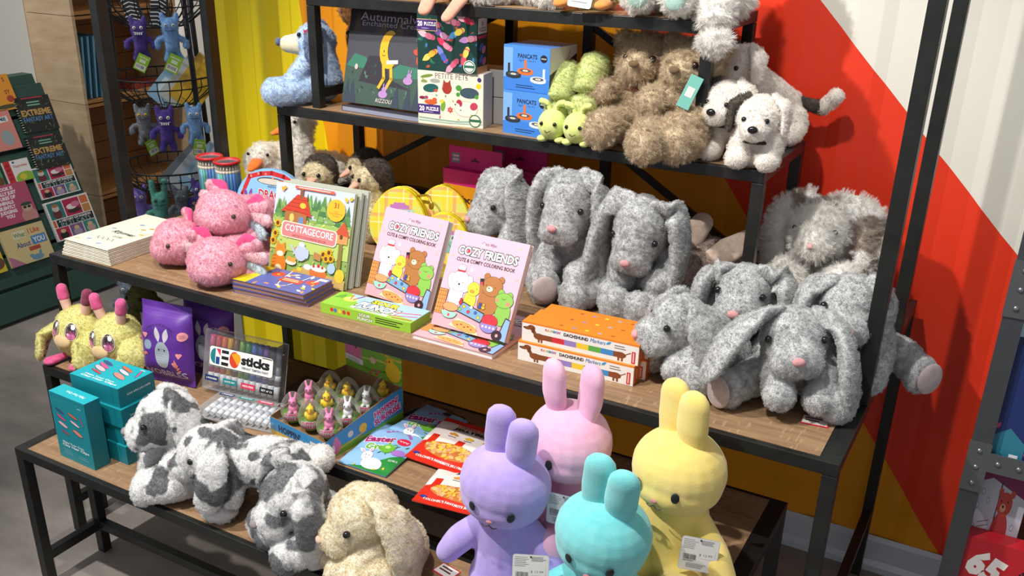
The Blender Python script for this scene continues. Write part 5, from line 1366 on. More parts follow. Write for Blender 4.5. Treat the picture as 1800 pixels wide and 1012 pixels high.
for s in (-1, 1): b.ell((-.02+s*.065, -.125, .10), (.05, .055, .05)); b.sweep([(s*.06, .0, .05), (s*.08, -.12, .045)], [.055, .045], n=6)
p.skin(WH, pile=WP)
p.limb('ear', SPOT, [(-.075, -.01, .275), (-.13, -.02, .23), (-.135, -.04, .12)], [.03, .045, .046], (1, .5), (-1, -.6, .2), pile=WP)
p.limb('ear', SPOT, [(.015, -.01, .275), (.085, -.03, .25), (.105, -.06, .17), (.10, -.075, .08)], [.03, .046, .054, .04], (1, .5), (1, -.8, .2), pile=WP)
p.lump('forehead_patch', fuzz('#8b7d74', '#a2938a', 50), (-.035, -.015, .262), (.05, .04, .022), pile=dict(WP, length=.006))
disc_eye(p.t, (-.04, -.158, .198), .008, fuzz('#d7a3a0', '#e6b8b4', 80, bumpk=.2), 'nose')
for e in ((-.085, -.1, .225), (.012, -.105, .225)): disc_eye(p.t, e, .007)
a = Art(.05, .07); a.rect(0, 0, .05, .07, '#c8283c'); a.lines(.008, .045, .034, 2, .012, '#f0d8d8', .004); o = a.build('hang_tag', p.t, face_front(.115, -.02, .06)); o['label'] = 'red hang tag'

# ---------------------------------------------------------------- spotted rabbits on the lowest table
DAL = fuzz('#e2e2e2', '#f6f5f3', 50, spots='#6f7174', sscale=15, slo=.53, shi=.57, loc=(.2, .1, 0))
DAL2 = fuzz('#e2e2e2', '#f6f5f3', 50, spots='#6f7174', sscale=17, slo=.50, shi=.55, loc=(1.2, 2.1, .5))
DAL3 = fuzz('#dedede', '#f3f2f0', 50, spots='#76787b', sscale=15, slo=.46, shi=.52, loc=(3.2, .7, 1.5))
DGREY = fuzz('#6f7174', '#8b8d90', 60)
DP = dict(length=.0026, per=3.6, kids=20, rough=.003, root=.42)
kw = dict(pile=DP, group='white rabbits with grey spots', eye=.0085, lr=.86, tr=(.074, .05), nose=fuzz('#85777a', '#9a8b8d', 80, bumpk=.2))
floppy_rabbit('white rabbit with grey spots sitting beside the teal boxes, first from the left', (-.375, -.222, ZA), R(-48), DAL, head=(0, -.045, .205), hrot=(.12, 0, 0), torso=((0, .02, .07), (0, -.01, .16)), **kw, hr=(.066, .078, .074),
              ears=[[(-.04, .01, .06), (-.07, .01, .02), (-.075, .01, -.06)], [(.03, .03, .07), (.066, .05, .04), (.072, .06, -.04), (.07, .06, -.085)]], ear_r=(.026, .04, .045, .036),
              legs=[[(-.05, .0, .05), (-.08, -.06, .05), (-.085, -.11, .04)], [(.05, .0, .05), (.075, -.05, .05), (.07, -.11, .04)]], arms=[[(-.04, -.02, .13), (-.05, -.07, .09), (-.03, -.11, .05)], [(.04, -.02, .13), (.06, -.06, .08), (.03, -.11, .05)]])
# standing spotted rabbit
p = Plush('plush_rabbit', 'white rabbit with grey spots standing on four legs, middle of the spotted three', 'plush rabbit', (-.155, -.225, ZA), R(-60), 'white rabbits with grey spots')
b = p.b; b.sweep([(.0, -.05, .145), (.005, .04, .145), (.0, .10, .125)], [.058, .064, .066], n=8); b.ell((0, -.105, .165), (.064, .078, .072), (.35, 0, 0)); b.ell((.0, -.165, .13), (.042, .04, .038))
for s in (-1, 1):
    b.sweep([(s*.035, -.05, .11), (s*.042, -.06, .06), (s*.042, -.075, .032)], [.034, .034, .034], n=8); b.ell((s*.042, -.09, .03), (.034, .04, .028))
    b.sweep([(s*.04, .09, .10), (s*.05, .10, .05)], [.05, .04], n=6); b.ell((s*.05, .075, .034), (.034, .055, .032))
p.skin(DAL2, pile=DP)
for s in (-1, 1): p.limb('ear', DAL2, [(s*.04, -.08, .215), (s*.075, -.075, .19), (s*.085, -.085, .12), (s*.08, -.1, .075)], [.024, .036, .04, .032], (1, .45), (s, -.2, 0), pile=DP)
for s in (-1, 1): disc_eye(p.t, (s*.056, -.135, .175), .008)
disc_eye(p.t, (0, -.204, .135), .009, fuzz('#85777a', '#9a8b8d', 80, bumpk=.2), 'nose')
p.lump('tail', WH, (0, .165, .155), (.034, .032, .034), pile=DP)
floppy_rabbit('white rabbit with large grey patches and folded grey ear, next to the cream rabbit', (.060, -.262, ZA), R(-22), DAL3, head=(0, -.045, .165), hrot=(.3, 0, -.05), torso=((0, .02, .065), (0, -.01, .12)), **kw, hr=(.072, .078, .070), earmat=DAL3,
              ears=[[(-.03, .01, .06), (-.06, .01, .07), (-.085, -.01, .02), (-.08, -.03, -.03)], [(.045, .0, .05), (.085, -.005, .02), (.098, -.02, -.06), (.092, -.03, -.12)]], ear_r=(.022, .034, .042, .034),
              legs=[[(-.05, .0, .05), (-.09, -.045, .05), (-.1, -.085, .04)], [(.05, .0, .05), (.06, -.06, .05), (.055, -.10, .04)]], arms=[[(-.04, -.02, .1), (-.05, -.07, .08), (-.035, -.1, .05)], [(.04, -.02, .1), (.06, -.06, .07), (.04, -.1, .05)]])
CREAM = fuzz('#d6c39a', '#ecdfc0', 45, '#f6eeda')
floppy_rabbit('cream plush rabbit with one very large drooping ear, right of the spotted rabbits', (.250, -.250, ZA), R(-38), CREAM, k=.93, head=(0, -.045, .168), hrot=(.22, 0, 0), torso=((0, .02, .065), (0, -.01, .13)), group=None, pile=dict(length=.0026, per=3.6, kids=20, rough=.003, root=.4), eye=.0095, hr=(.074, .086, .078), nose=fuzz('#cfae96', '#dcc0aa', 80, bumpk=.2),
              ears=[[(-.05, .0, .05), (-.08, -.02, .0), (-.085, -.04, -.08)], [(.04, .03, .06), (.082, .05, .02), (.1, .06, -.06), (.098, .05, -.13)]], ear_r=(.026, .046, .058, .046), ear_flat=(1, .38),
              legs=[[(-.05, .0, .05), (-.085, -.07, .05), (-.1, -.12, .04)], [(.05, .0, .05), (.08, -.04, .05), (.09, -.09, .038)]], arms=[[(-.045, -.03, .11), (-.055, -.09, .08), (-.045, -.12, .045)], [(.045, -.03, .11), (.06, -.09, .07), (.035, -.12, .045)]])
def price_card(parent, p, rot, w=.072, h=.075, col='#ece9e4', price='$ 12.99', red=False):
    a = Art(w, h, .4); a.clip = False
    a.rrect(0, 0, w, h, .006, '#c8ccd0'); a.rrect(.0012, .0012, w-.0024, h-.0024, .005, col)
    if red: a.rect(w*.05, h*.05, w*.9, h*.08, '#c8283c')
    a.lines(w*.06, h*.9, w*.4, 6, h*.05, '#7a7c80', .0011); a.lines(w*.52, h*.92, w*.4, 4, h*.035, '#6a6c70', .001)
    a.text(price, w*.68, h*.5, h*.075, '#5a4a48', w*.34); a.rrect(w*.5, h*.4, w*.42, h*.3, .003, '#d8d4d0'); a.rrect(w*.505, h*.405, w*.41, h*.29, .003, col); a.text(price, w*.68, h*.5, h*.08, '#5a4a48', w*.34)
    for i in range(20): a.rect(w*(.1+.017*i), h*.33, w*(.004+.006*random.random()), h*.16, '#2a2a2e')
    a.lines(w*.1, h*.29, w*.34, 1, h*.04, '#5a5c60', .0012); a.lines(w*.2, h*.2, w*.56, 3, h*.05, '#8a8c90', .0012); a.ell(w*.5, h*.93, .002, .002, '#3a3a40')
    m = MB(); 
    o = a.build('price_tag', parent, Matrix.Translation(V3(p)) @ Euler(rot).to_matrix().to_4x4() @ face_front(-w/2, 0, -h/2))
    o['label'] = 'white paper price tag'
    return o

# ---------------------------------------------------------------- smooth pastel rabbit dolls
def doll(label, loc, yaw, c1, c2, pitch=.25, roll=0., lean=0., tagp=None, hz=.285, arms=True, hx=0., hy=-.015, sp=.95, ey=-.010):
    mat = fuzz(c1, c2, 12, bumpk=.18, sheen=.35, rough=.8)
    p = Plush('plush_rabbit_doll', label, 'plush rabbit', loc, yaw, 'smooth pastel rabbit dolls')
    h = head_fn((hx, hy, hz), (pitch, roll, 0)); b = p.b
    b.ell(h((0, 0, -.004)), (.096, .086, .084), h.rot); b.ell(h((0, -.004, -.03)), (.092, .084, .058), h.rot)
    b.sweep([(0, .0, .075), (hx*.8, -.005, hz-.075)], [.078, .056], n=8); b.ell((0, 0, .07), (.086, .08, .068))
    for s in (-1, 1):
        b.sweep([(s*.045, -.01, hz-.105), (s*.095, -.03, hz-.15), (s*.125, -.035, hz-.19)], [.026, .032, .026], n=8)
        b.sweep([(s*.04, -.03, .04), (s*.06, -.1, .045)], [.042, .042], n=6); b.ell((s*.063, -.115, .05), (.044, .034, .046))
    p.skin(mat, smooth=4)
    for s in (-1, 1):
        p.limb('ear', mat, [h((s*.026, s*ey*.6, .05)), h((s*.027*sp, s*ey, .10)), h((s*.028*sp, s*ey*1.08, .150))], [.026, .0325, .031], (1, .6), h.R @ V3((0, -1, 0)), n=18)
    m = MB(); 
    for s in (-1, 1):
        q = h((s*.041, -.0815, -.014)); disc_eye(p.t, q, .0092, flat('#1e2126', .5), 'eye', .35, (pitch, roll, s*.45)).scale = (.9, 1, 1.3)
    q = h((0, -.0905, -.034)); o = disc_eye(p.t, q, .006, fuzz('#b0707a', '#c08088', 80, bumpk=.2), 'nose'); o.scale = (1.2, .5, .7); o.rotation_euler = (pitch, roll, 0)
    m = MB()
    for s in (-1, 1): m.sweep([h((0, -.0895, -.043)), h((s*.008, -.0885, -.050)), h((s*.016, -.0875, -.047))], [.0011], n=7, seg=6)
    m.build('stitched_smile', p.t, flat('#4a3a3c', .8))
    if tagp: price_card(p.t, tagp[0], tagp[1])
    return p
doll('lavender smooth rabbit doll sitting next to the jelly bean bags', (.545, -.205, ZA), R(11), '#a993dc', '#bda8ea', pitch=.16, roll=.13, hz=.318, hx=-.005, tagp=((.085, -.125, .195), (-.15, 0, .25)))
doll('pink smooth rabbit doll behind the lavender one, leaning on the table edge', (.632, -.075, ZB), R(-28), '#e5a5c8', '#f0bcd6', pitch=.04, roll=.06, sp=1.05, ey=.024, hz=.258, hx=0, hy=-.02, tagp=((.075, -.085, .145), (0, 0, .6)))
doll('aqua smooth rabbit doll in the very front, cut off by the photo', (.774, -.225, ZA), R(7), '#66c8cc', '#84dadb', pitch=.2, roll=.11, hz=.292, hx=-.005)
doll('yellow smooth rabbit doll sitting at the right end of the low table', (.870, -.085, ZB), R(-11), '#ecd06a', '#f4dd86', pitch=.04, hz=.270, hx=-.005, tagp=((.085, -.07, .135), (-.05, .05, .5)))

# little tag cards poking out from under plush
for lb, p, rz in (('small white red edged tag card beside the cream rabbit', (.345, -.20, ZA+.001), -12), ('small white red edged tag card under the front grey rabbit', (1.035, .125, ZC+.0018), 6)):
    th = thing('tag_card', lb, 'tag', p, R(rz))
    m = MB(); m.box((0, 0, 0), (.055, .04, .0008)); m.build('card', th, flat('#c8283c', .5))
    a = Art(.055, .04); a.rect(.002, .004, .05, .033, '#ece6e2'); a.lines(.007, .026, .04, 2, .01, '#5a3038', .005); a.build('card_print', th, face_top(0, 0, .0008))
# ---------------------------------------------------------------- pink axolotls
PINK = fuzz('#dc8fa4', '#eea9ba', 60, '#f4bccb')
PIN2 = fuzz('#c83a72', '#d84a82', 70, bumpk=.2); PALE = fuzz('#e9b6c0', '#f3ccd2', 70); GRYE = fuzz('#a9bcc6', '#c4d2d8', 70)
AP = dict(length=.0028, per=3.8, kids=18, rough=.003, root=.42)
def axolotl(label, loc, yaw, roll=0., rx=0.):
    p = Plush('plush_axolotl', label, 'plush axolotl', loc, yaw, 'pink axolotls in a pile', rx=rx, ry=roll)
    b = p.b; b.ell((0, -.09, .066), (.083, .068, .064)); b.ell((0, -.125, .05), (.064, .042, .04)); b.sweep([(0, -.03, .058), (0, .05, .056), (0, .11, .042), (0, .165, .03)], [.054, .058, .044, .022], n=12)
    for s in (-1, 1):
        b.sweep([(s*.04, -.03, .04), (s*.085, -.055, .02)], [.024, .022], n=6); b.sweep([(s*.04, .07, .04), (s*.09, .075, .02)], [.026, .022], n=6)
    p.skin(PINK, pile=AP)
    for s in (-1, 1):
        for i, (z, l) in enumerate(((.096, .042), (.08, .06), (.055, .05))):
            p.limb('gill', (PINK, PALE, GRYE)[i], [(s*.066, -.055, z), (s*(.066+l*.6), -.045, z+.012*(1-i)), (s*(.066+l), -.05, z+.02*(1-i))], [.014, .02, .017], (1, .6), (0, -1, 0), n=10, seg=12, pile=AP)
        q = p.limb('gill', PIN2, [(s*.05, -.045, .104), (s*.073, -.042, .118), (s*.094, -.047, .122)], [.016, .024, .016], (1, .45), (0, -1, 0), n=10, seg=12)
        disc_eye(p.t, (s*.070, -.122, .078), .0065, flat('#3a2a26', .15, coat=.5))
        for dx in (-.012, 0, .012): p.lump('toe', PALE, (s*.098+dx*.6, -.066-abs(dx)*.0, .012+dx*.4), (.008, .014, .008), seg=10, ring=7)
        p.lump('toe', PALE, (s*.1, .078, .015), (.014, .014, .009), seg=10, ring=7)
    return p
axolotl('pink axolotl lying in front with its face toward the aisle, lowest right of the pile', (-.545, .170, ZC+.001), R(8))
axolotl('pink axolotl at the lower left of the pile, face toward the tea towels', (-.690, .215, ZC+.001), R(-38))
axolotl('pink axolotl on top of the pile with bright magenta ear gills', (-.612, .275, ZC+.078), R(-4), .12, -.2)

# ---------------------------------------------------------------- penguin chicks and ducks at the back left
DBR = fuzz('#33261f', '#4a3a30', 50); CRM = fuzz('#cdbd95', '#e3d6b4', 50); BEAK = fuzz('#d99a82', '#e6ae96', 60, bumpk=.2); GRF = fuzz('#6d6a66', '#8a8781', 50)
PP = dict(length=.0035, per=3.4, kids=18, rough=.003, root=.42)
def chick(label, loc, yaw, hz=.185):
    p = Plush('plush_penguin', label, 'plush penguin', loc, yaw, 'brown capped penguin chicks')
    p.b.ell((0, 0, .08), (.06, .055, .08)); p.b.ell((0, -.008, hz), (.05, .048, .048)); p.b.sweep([(0, 0, .1), (0, 0, hz)], [.05, .042], n=5); p.skin(CRM, pile=PP)
    p.b.ell((0, .010, hz+.014), (.054, .05, .046)); p.b.ell((0, .02, hz-.01), (.052, .045, .04)); p.skin(DBR, 'cap', pile=PP)
    p.lump('back', GRF, (0, .03, .08), (.062, .045, .075), pile=PP)
    for s in (-1, 1):
        p.lump('cheek', CRM, (s*.024, -.037, hz+.004), (.02, .014, .022), pile=dict(PP, length=.004)); disc_eye(p.t, (s*.026, -.052, hz+.008), .007)
        p.limb('wing', GRF, [(s*.052, .01, .13), (s*.06, .005, .08), (s*.055, .0, .04)], [.014, .017, .012], (1, .5), (s, 0, 0))
    p.limb('beak', BEAK, [(0, -.05, hz-.008), (0, -.075, hz-.022)], [.017, .008], (1, .7))
    return p
chick('penguin chick with dark brown cap looking toward the pencils, left of three', (-.625, .640, ZC+.001), R(10), .175)
chick('penguin chick with dark brown cap half hidden between the two others', (-.505, .720, ZC+.001), R(-40), .195)
chick('penguin chick with dark brown cap and cream front, nearest the yellow bags', (-.385, .600, ZC+.001), R(-32), .200)
DUK = fuzz('#ece6d8', '#f8f4ea', 45, '#fdfbf4'); ORG = fuzz('#dd6a1c', '#ee8430', 60, bumpk=.2)
LP = dict(length=.007, per=3., kids=18, rough=.004, root=.38)
def duck(label, loc, yaw, neck, head, body_r=(.085, .11, .08)):
    p = Plush('plush_duck', label, 'plush duck', loc, yaw, 'white ducks with orange bills')
    p.b.ell((0, .02, .085), body_r); p.b.sweep(neck+[head], [.05, .044, .042], n=10); p.b.ell(head, (.044, .05, .043)); p.skin(DUK, pile=LP)
    h = V3(head)
    p.limb('bill', ORG, [h+V3((0, -.04, -.008)), h+V3((0, -.075, -.02)), h+V3((0, -.095, -.025))], [.022, .022, .014], (1, .55), (0, 0, 1))
    for s in (-1, 1):
        disc_eye(p.t, h+V3((s*.036, -.034, .012)), .006)
        p.limb('wing', DUK, [(s*.07, -.02, .12), (s*.09, .03, .09), (s*.075, .09, .06)], [.025, .035, .02], (1, .5), (s, 0, 0), pile=LP)
        p.limb('foot', ORG, [(s*.045, -.06, .02), (s*.05, -.12, .014)], [.016, .026], (1, .5), (0, 0, 1))
    return p
duck('low white duck with drooping orange bill, beside the pencil tubes', (-1.055, .880, ZC+.002), R(18), [(0, -.03, .11)], (0, -.06, .142))
duck('tall white duck stretching its neck up behind the shelf table leg', (-.835, .880, ZC+.002), R(-30), [(0, -.04, .11), (0, -.06, .2)], (0, -.05, .275))

# ---------------------------------------------------------------- upper shelf: blue bear, brown plush, caterpillars, teddies, puppies
BLU = fuzz('#a3bfe2', '#bdd3ee', 45, '#d0e0f4'); BPL = dict(length=.0035, per=3.4, kids=18, rough=.003, root=.42)
CRB = fuzz('#d8cba8', '#e9dfc2', 50, bumpk=.3)
p = Plush('plush_dog', 'pale blue plush dog in profile on the shelf end, one leg over the edge', 'plush dog', (-.645, .690, ZD+.001), R(-58))
b = p.b; b.sweep([(0, .0, .07), (0, .0, .15)], [.072, .052], n=6); b.ell((0, -.005, .178), (.058, .062, .056))
for s in (-1, 1):
    b.sweep([(s*.045, -.01, .15), (s*.07, -.05, .1), (s*.07, -.085, .05)], [.026, .026, .03], n=8)
b.sweep([(-.05, -.02, .05), (-.09, -.08, .035), (-.11, -.125, .01)], [.04, .038, .04], n=8); b.sweep([(.05, -.02, .05), (.09, -.08, .045), (.1, -.12, .045)], [.04, .038, .042], n=8)
p.skin(BLU, pile=BPL)
p.limb('muzzle', CRB, [(0, -.04, .172), (0, -.085, .172)], [.04, .03], (1, .9))
disc_eye(p.t, (0, -.118, .178), .017, fuzz('#4a5878', '#5f6e90', 60), 'nose').scale = (1, .6, .75)
for s in (-1, 1):
    disc_eye(p.t, (s*.038, -.048, .203), .007); p.limb('ear', fuzz('#5a6a92', '#74849f', 50), [(s*.045, .0, .225), (s*.075, .0, .2), (s*.078, -.005, .15)], [.02, .03, .026], (1, .45), (s, -.2, 0), pile=BPL)
a = Art(.05, .1); a.rect(0, 0, .05, .1, '#c4c2c0'); a.poly([(0, 0), (.03, 0), (0, .04)], '#c8202c'); a.rect(.0, .088, .05, .012, '#b83050'); a.lines(.006, .078, .036, 7, .007, '#5a5a60', .0014); a.text('E', .04, .02, .012, '#3a3a40', .009, bold=.03); o = a.build('hang_tag', p.t, Matrix.Translation(V3((.062, -.03, .12))) @ Euler((0, 0, R(75))).to_matrix().to_4x4() @ face_front(0, 0, 0)); o['label'] = 'grey and red paper hang tag'
BRN = fuzz('#8a5a2c', '#a8743c', 45)
p = Plush('plush_dog', 'orange brown plush with raised ears behind the blue dog, mostly hidden', 'plush dog', (-.545, .815, ZD+.001), R(10))
p.b.sweep([(0, 0, .07), (0, 0, .15)], [.07, .055], n=6); p.b.ell((0, -.015, .19), (.06, .06, .055)); p.b.ell((0, -.07, .18), (.035, .03, .03)); p.skin(BRN, pile=BPL)
for s in (-1, 1): p.limb('ear', BRN, [(s*.04, .0, .225), (s*.06, -.01, .25), (s*.07, -.015, .265)], [.02, .026, .02], (1, .5), (0, -1, 0), pile=BPL); disc_eye(p.t, (s*.035, -.065, .205), .007)
disc_eye(p.t, (0, -.1, .186), .011, EYE, 'nose')
GRN = fuzz('#b9c46a', '#ccd58a', 50, '#dbe2a4'); LIM = fuzz('#d2e07a', '#e2ec98', 70, bumpk=.2)
for lb, loc, yw, bow in (('light green caterpillar plush with arched back, left of the two', (.222, .595, ZD+.001), 6, .09), ('light green caterpillar plush with the taller arched back, right of the two', (.298, .590, ZD+.001), 4, .12)):
    p = Plush('plush_caterpillar', lb, 'plush caterpillar', loc, R(yw), 'green caterpillar plush pair')
    p.b.sweep([(0, .0, .04), (0, .03, .09+bow*.3), (0, .085, .07+bow), (0, .15, .05+bow*.5), (0, .185, .03)], [.032, .036, .036, .034, .03], n=16); p.skin(GRN, pile=dict(length=.0035, per=3.4, kids=16, rough=.003, root=.42))
    p.lump('head', LIM, (0, -.022, .046), (.038, .036, .040))
    for s in (-1, 1): disc_eye(p.t, (s*.018, -.053, .052), .0055); p.limb('antenna', LIM, [(s*.008, -.02, .083), (s*.016, -.022, .1), (s*.03, -.024, .104)], [.006, .007, .008], n=8, seg=8); p.lump('foot', LIM, (s*.024, -.03, .009), (.014, .016, .009), seg=12, ring=8)
    m = MB(); m.sweep([(-.008, -.0575, .035), (0, -.0585, .031), (.008, -.0575, .035)], [.0012], n=6, seg=6); m.build('stitched_smile', p.t, flat('#4a4a20', .8))
TED = fuzz('#b59e7e', '#cdb797', 32, '#dac7a9'); TPL = dict(length=.0075, per=3., kids=18, rough=.005, root=.42, clump=.3)
def teddy(label, loc, yaw, head, arms, legs, ears=True, tagc=False):
    p = Plush('teddy_bear', label, 'teddy bear', loc, yaw, 'shaggy beige teddy bears')
    h = V3(head); b = p.b
    b.sweep([(0, .0, .075), (h.x*.6, h.y*.4, h.z-.08)], [.085, .06], n=8); b.ell(h, (.076, .072, .07)); b.ell(h+V3((-.004, -.062, -.006)), (.044, .036, .038))
    for q in arms: b.sweep(q, [.03, .034, .036], n=8)
    for q in legs:
        b.sweep(q, [.046, .042, .037], n=8); b.ell(q[-1], (.041, .036, .044))
    for s in (-1, 1): b.ell(h+V3((s*.062, .012, .045)), (.03, .018, .03))
    p.skin(TED, pile=TPL, voxel=.006)
    for s in (-1, 1): disc_eye(p.t, h+V3((s*.034, -.072, .016)), .009, flat('#2c1c12', .15, coat=.5))
    o = disc_eye(p.t, h+V3((-.004, -.106, .006)), .013, fuzz('#6a543a', '#7c6446', 70, bumpk=.2), 'nose'); o.scale = (1.1, .6, .7)
    m = MB(); m.sweep([h+V3((math.cos(t)*.052, math.sin(t)*.052+.006, -.066)) for t in [i*2*PI/12 for i in range(13)]], [.006], n=30, seg=8); m.build('ribbon', p.t, flat('#8a5a48', .8))
    return p
teddy('shaggy beige teddy bear leaning on its twin, left of the pair', (.415, .735, ZD+.001), R(6), (.0, -.02, .205), [[(-.06, -.01, .15), (-.1, -.05, .12), (-.1, -.085, .13)], [(.055, -.01, .15), (.09, -.08, .12), (.1, -.12, .14)]],
      [[(-.05, -.03, .05), (-.065, -.13, .05), (-.06, -.19, .055)], [(.05, -.03, .05), (.06, -.13, .05), (.065, -.19, .055)]])
p = teddy('shaggy beige teddy bear behind the steel leg, with a teal tag', (.545, .700, ZD+.001), R(-4), (.01, -.02, .205), [[(-.055, -.02, .15), (-.06, -.08, .12), (-.05, -.11, .13)], [(.055, -.02, .15), (.07, -.09, .1), (.04, -.15, .08)]],
      [[(-.03, -.05, .05), (-.01, -.16, .05), (-.0, -.25, .052)], [(.05, -.03, .05), (.06, -.13, .05), (.052, -.19, .05)]])
m = MB(); m.box((-.016, -.001, -.04), (.016, .001, .04), bev=.0009); o = m.build('hang_tag', p.t, flat('#6fb5a8', .5)); o.location = (.055, -.135, .165); o.rotation_euler = (-.3, .35, .2); o['label'] = 'teal paper hang tag'
m = MB(); m.box((-.009, -.0016, -.012), (.009, -.0011, .012)); o2 = m.build('barcode', o, flat('#d8d4d0', .5))
PUP = fuzz('#ece3d9', '#f8f1e8', 40, '#fdf8f0'); DKB = fuzz('#3a342c', '#544a3e', 60)
PPL = dict(length=.003, per=3.4, kids=18, rough=.003, root=.42)
def puppy(label, loc, yaw, head, legs, hrot=(.15, 0, 0), dark=(-1,), tail=None, body=((0, .02, .07), (0, -.01, .11))):
    p = Plush('plush_puppy', label, 'plush puppy', loc, yaw, 'white puppies with dark ears')
    h = head_fn(head, hrot); b = p.b
    b.sweep(list(body), [.058, .048], n=8); b.ell(h((0, 0, 0)), (.054, .054, .050), hrot); b.ell(h((0, -.045, -.016)), (.036, .03, .028), hrot)
    for q in legs:
        b.sweep(q, [.028, .026, .026], n=8); b.ell((q[-1][0], q[-1][1]-.012, q[-1][2]), (.028, .034, .024))
    p.skin(PUP, pile=PPL)
    for s in (-1, 1):
        p.limb('ear', DKB if s in dark else PUP, [h((s*.035, .005, .045)), h((s*.06, -.005, .025)), h((s*.064, -.02, -.02))], [.014, .024, .016], (1, .4), h.R @ V3((s, -.3, 0)), pile=PPL)
        disc_eye(p.t, h((s*.026, -.049, .008)), .0062)
    o = disc_eye(p.t, h((0, -.075, -.006)), .011, EYE, 'nose'); o.scale = (1.1, .7, .8)
    m = MB(); n0 = h((0, .0, -.055)); m.sweep([n0+V3((math.cos(t)*.042, math.sin(t)*.042, 0)) for t in [i*2*PI/12 for i in range(13)]], [.004], n=30, seg=8); m.build('collar', p.t, flat('#2a2424', .7))
    if tail:
        p.limb('tail', DKB, tail[:2], [.016, .017], pile=PPL); p.limb('tail_tip', PUP, tail[1:], [.018, .02], pile=PPL)
    return p
sit = [[(-.035, -.03, .09), (-.04, -.05, .05), (-.04, -.06, .026)], [(.035, -.03, .09), (.04, -.05, .05), (.04, -.06, .026)], [(-.05, .03, .05), (-.07, -.01, .04), (-.072, -.035, .026)], [(.05, .03, .05), (.07, -.01, .04), (.072, -.035, .026)]]
puppy('white puppy with a dark ear next to the steel leg, left of two in front', (.698, .665, ZD+.001), R(-14), (-.022, -.045, .142), sit)
puppy('white puppy with a dark ear and black nose sitting foremost at the shelf corner', (.757, .612, ZD+.001), R(6), (-.004, -.03, .122), [[(-.03, -.03, .08), (-.04, -.035, .05), (-.04, -.04, .026)], [(.03, -.03, .08), (.035, -.035, .05), (.03, -.04, .026)]], body=((0, .02, .06), (0, -.005, .10)))
puppy('white puppy climbing behind with its dark tail and white tip sticking out', (.675, .850, ZD+.001), R(-30), (0, -.06, .205), [[(-.035, -.03, .09), (-.04, -.05, .05), (-.04, -.06, .026)], [(.035, -.03, .09), (.04, -.05, .05), (.04, -.06, .026)], [(.05, .1, .07), (.065, .09, .04), (.066, .07, .026)], [(-.05, .1, .07), (-.065, .09, .04), (-.066, .07, .026)]],
      (.2, 0, 0), (-1,), [(.03, .13, .1), (.07, .17, .09), (.105, .175, .125)], ((0, -.03, .15), (0, .11, .085)))

# ---------------------------------------------------------------- top shelf, cut off by the photo
def seat_plush(name, label, cat, loc, yaw, mat, pl, footmat, feet, pads=None, head=.2):
    p = Plush(name, label, cat, loc, yaw)
    p.b.ell((0, .01, .07), (.075, .07, .075)); p.b.ell((0, -.01, head), (.06, .058, .056)); p.b.sweep([(0, 0, .1), (0, 0, head)], [.05, .042], n=5)
    if footmat is None:
        for q in feet: p.b.sweep(q, [.04, .042, .04], n=6)
    p.skin(mat, pile=pl)
    if footmat:
        for q in feet: p.limb('foot', footmat, q, [.012, .021, .019], (1, .6), (0, 0, 1))
    if pads:
        for q in feet:
            d = (V3(q[-1])-V3(q[-2])).normalized(); p.lump('foot_pad', pads, V3(q[-1])+d*.034, (.026, .01, .028), (0, 0, math.atan2(d.x, -d.y)))
    for s in (-1, 1): disc_eye(p.t, (s*.03, -.06, head+.01), .006)
    return p
PEACH = fuzz('#e09a80', '#ecac94', 50, bumpk=.25)
p = seat_plush('plush_duck', 'olive plush duck with long peach feet dangling over the top shelf edge', 'plush duck', (-.105, .660, ZE+.002), R(12), fuzz('#a59a5c', '#b9ad70', 50), PP, PEACH, [[(-.035, -.04, .03), (-.055, -.09, .016), (-.06, -.125, -.012)], [(.03, -.04, .03), (.03, -.1, .012), (.012, -.145, -.025)]])
p.limb('beak', PEACH, [(0, -.06, .19), (0, -.1, .18)], [.02, .014], (1, .6), (0, 0, 1))
th = thing('tag_card', 'brown paper tag card lying beside the olive duck on the top shelf', 'tag', (-.045, .605, ZE+.002), R(-8)); m = MB(); m.box((0, 0, 0), (.075, .04, .001)); m.build('card', th, flat('#8a6a5a', .5))
seat_plush('plush_lamb', 'long white plush on the top shelf between the ducks', 'plush animal', (.085, .690, ZE+.002), R(4), WH, LP, None, [[(-.06, -.02, .04), (-.09, -.05, .038), (-.1, -.07, .038)], [(.06, -.02, .04), (.08, -.05, .038), (.09, -.07, .038)]])
p = seat_plush('plush_chick', 'pale yellow plush chick with round orange feet and a white card on the top shelf', 'plush chick', (.275, .685, ZE+.002), R(8), fuzz('#e8dc9c', '#f2e9b8', 50), LP, fuzz('#e08a3c', '#ee9e54', 50, bumpk=.25), [[(-.03, -.05, .026), (-.05, -.08, .022), (-.058, -.1, .02)], [(.03, -.05, .026), (.05, -.09, .022), (.052, -.115, .02)]])
a = Art(.06, .07); a.rrect(0, 0, .06, .07, .006, '#f2f0ee'); a.ell(.03, .045, .014, .01, '#e8943c'); a.lines(.01, .012, .04, 1, .01, '#5a5a60', .0018); o = a.build('hang_tag', p.t, Matrix.Translation(V3((0, -.135, .014))) @ Euler((-.25, .1, 0)).to_matrix().to_4x4() @ face_front(-.03, 0, 0)); o['label'] = 'white card tag'
MINT = fuzz('#a9cfc4', '#bcdcd2', 60, bumpk=.3)
seat_plush('plush_rabbit', 'white plush with mint green foot pads on the top shelf', 'plush animal', (.470, .705, ZE+.002), R(10), WH, LP, None, [[(-.05, -.03, .05), (-.06, -.09, .05), (-.055, -.12, .05)], [(.05, -.03, .05), (.05, -.1, .048), (.045, -.14, .048)]], MINT)
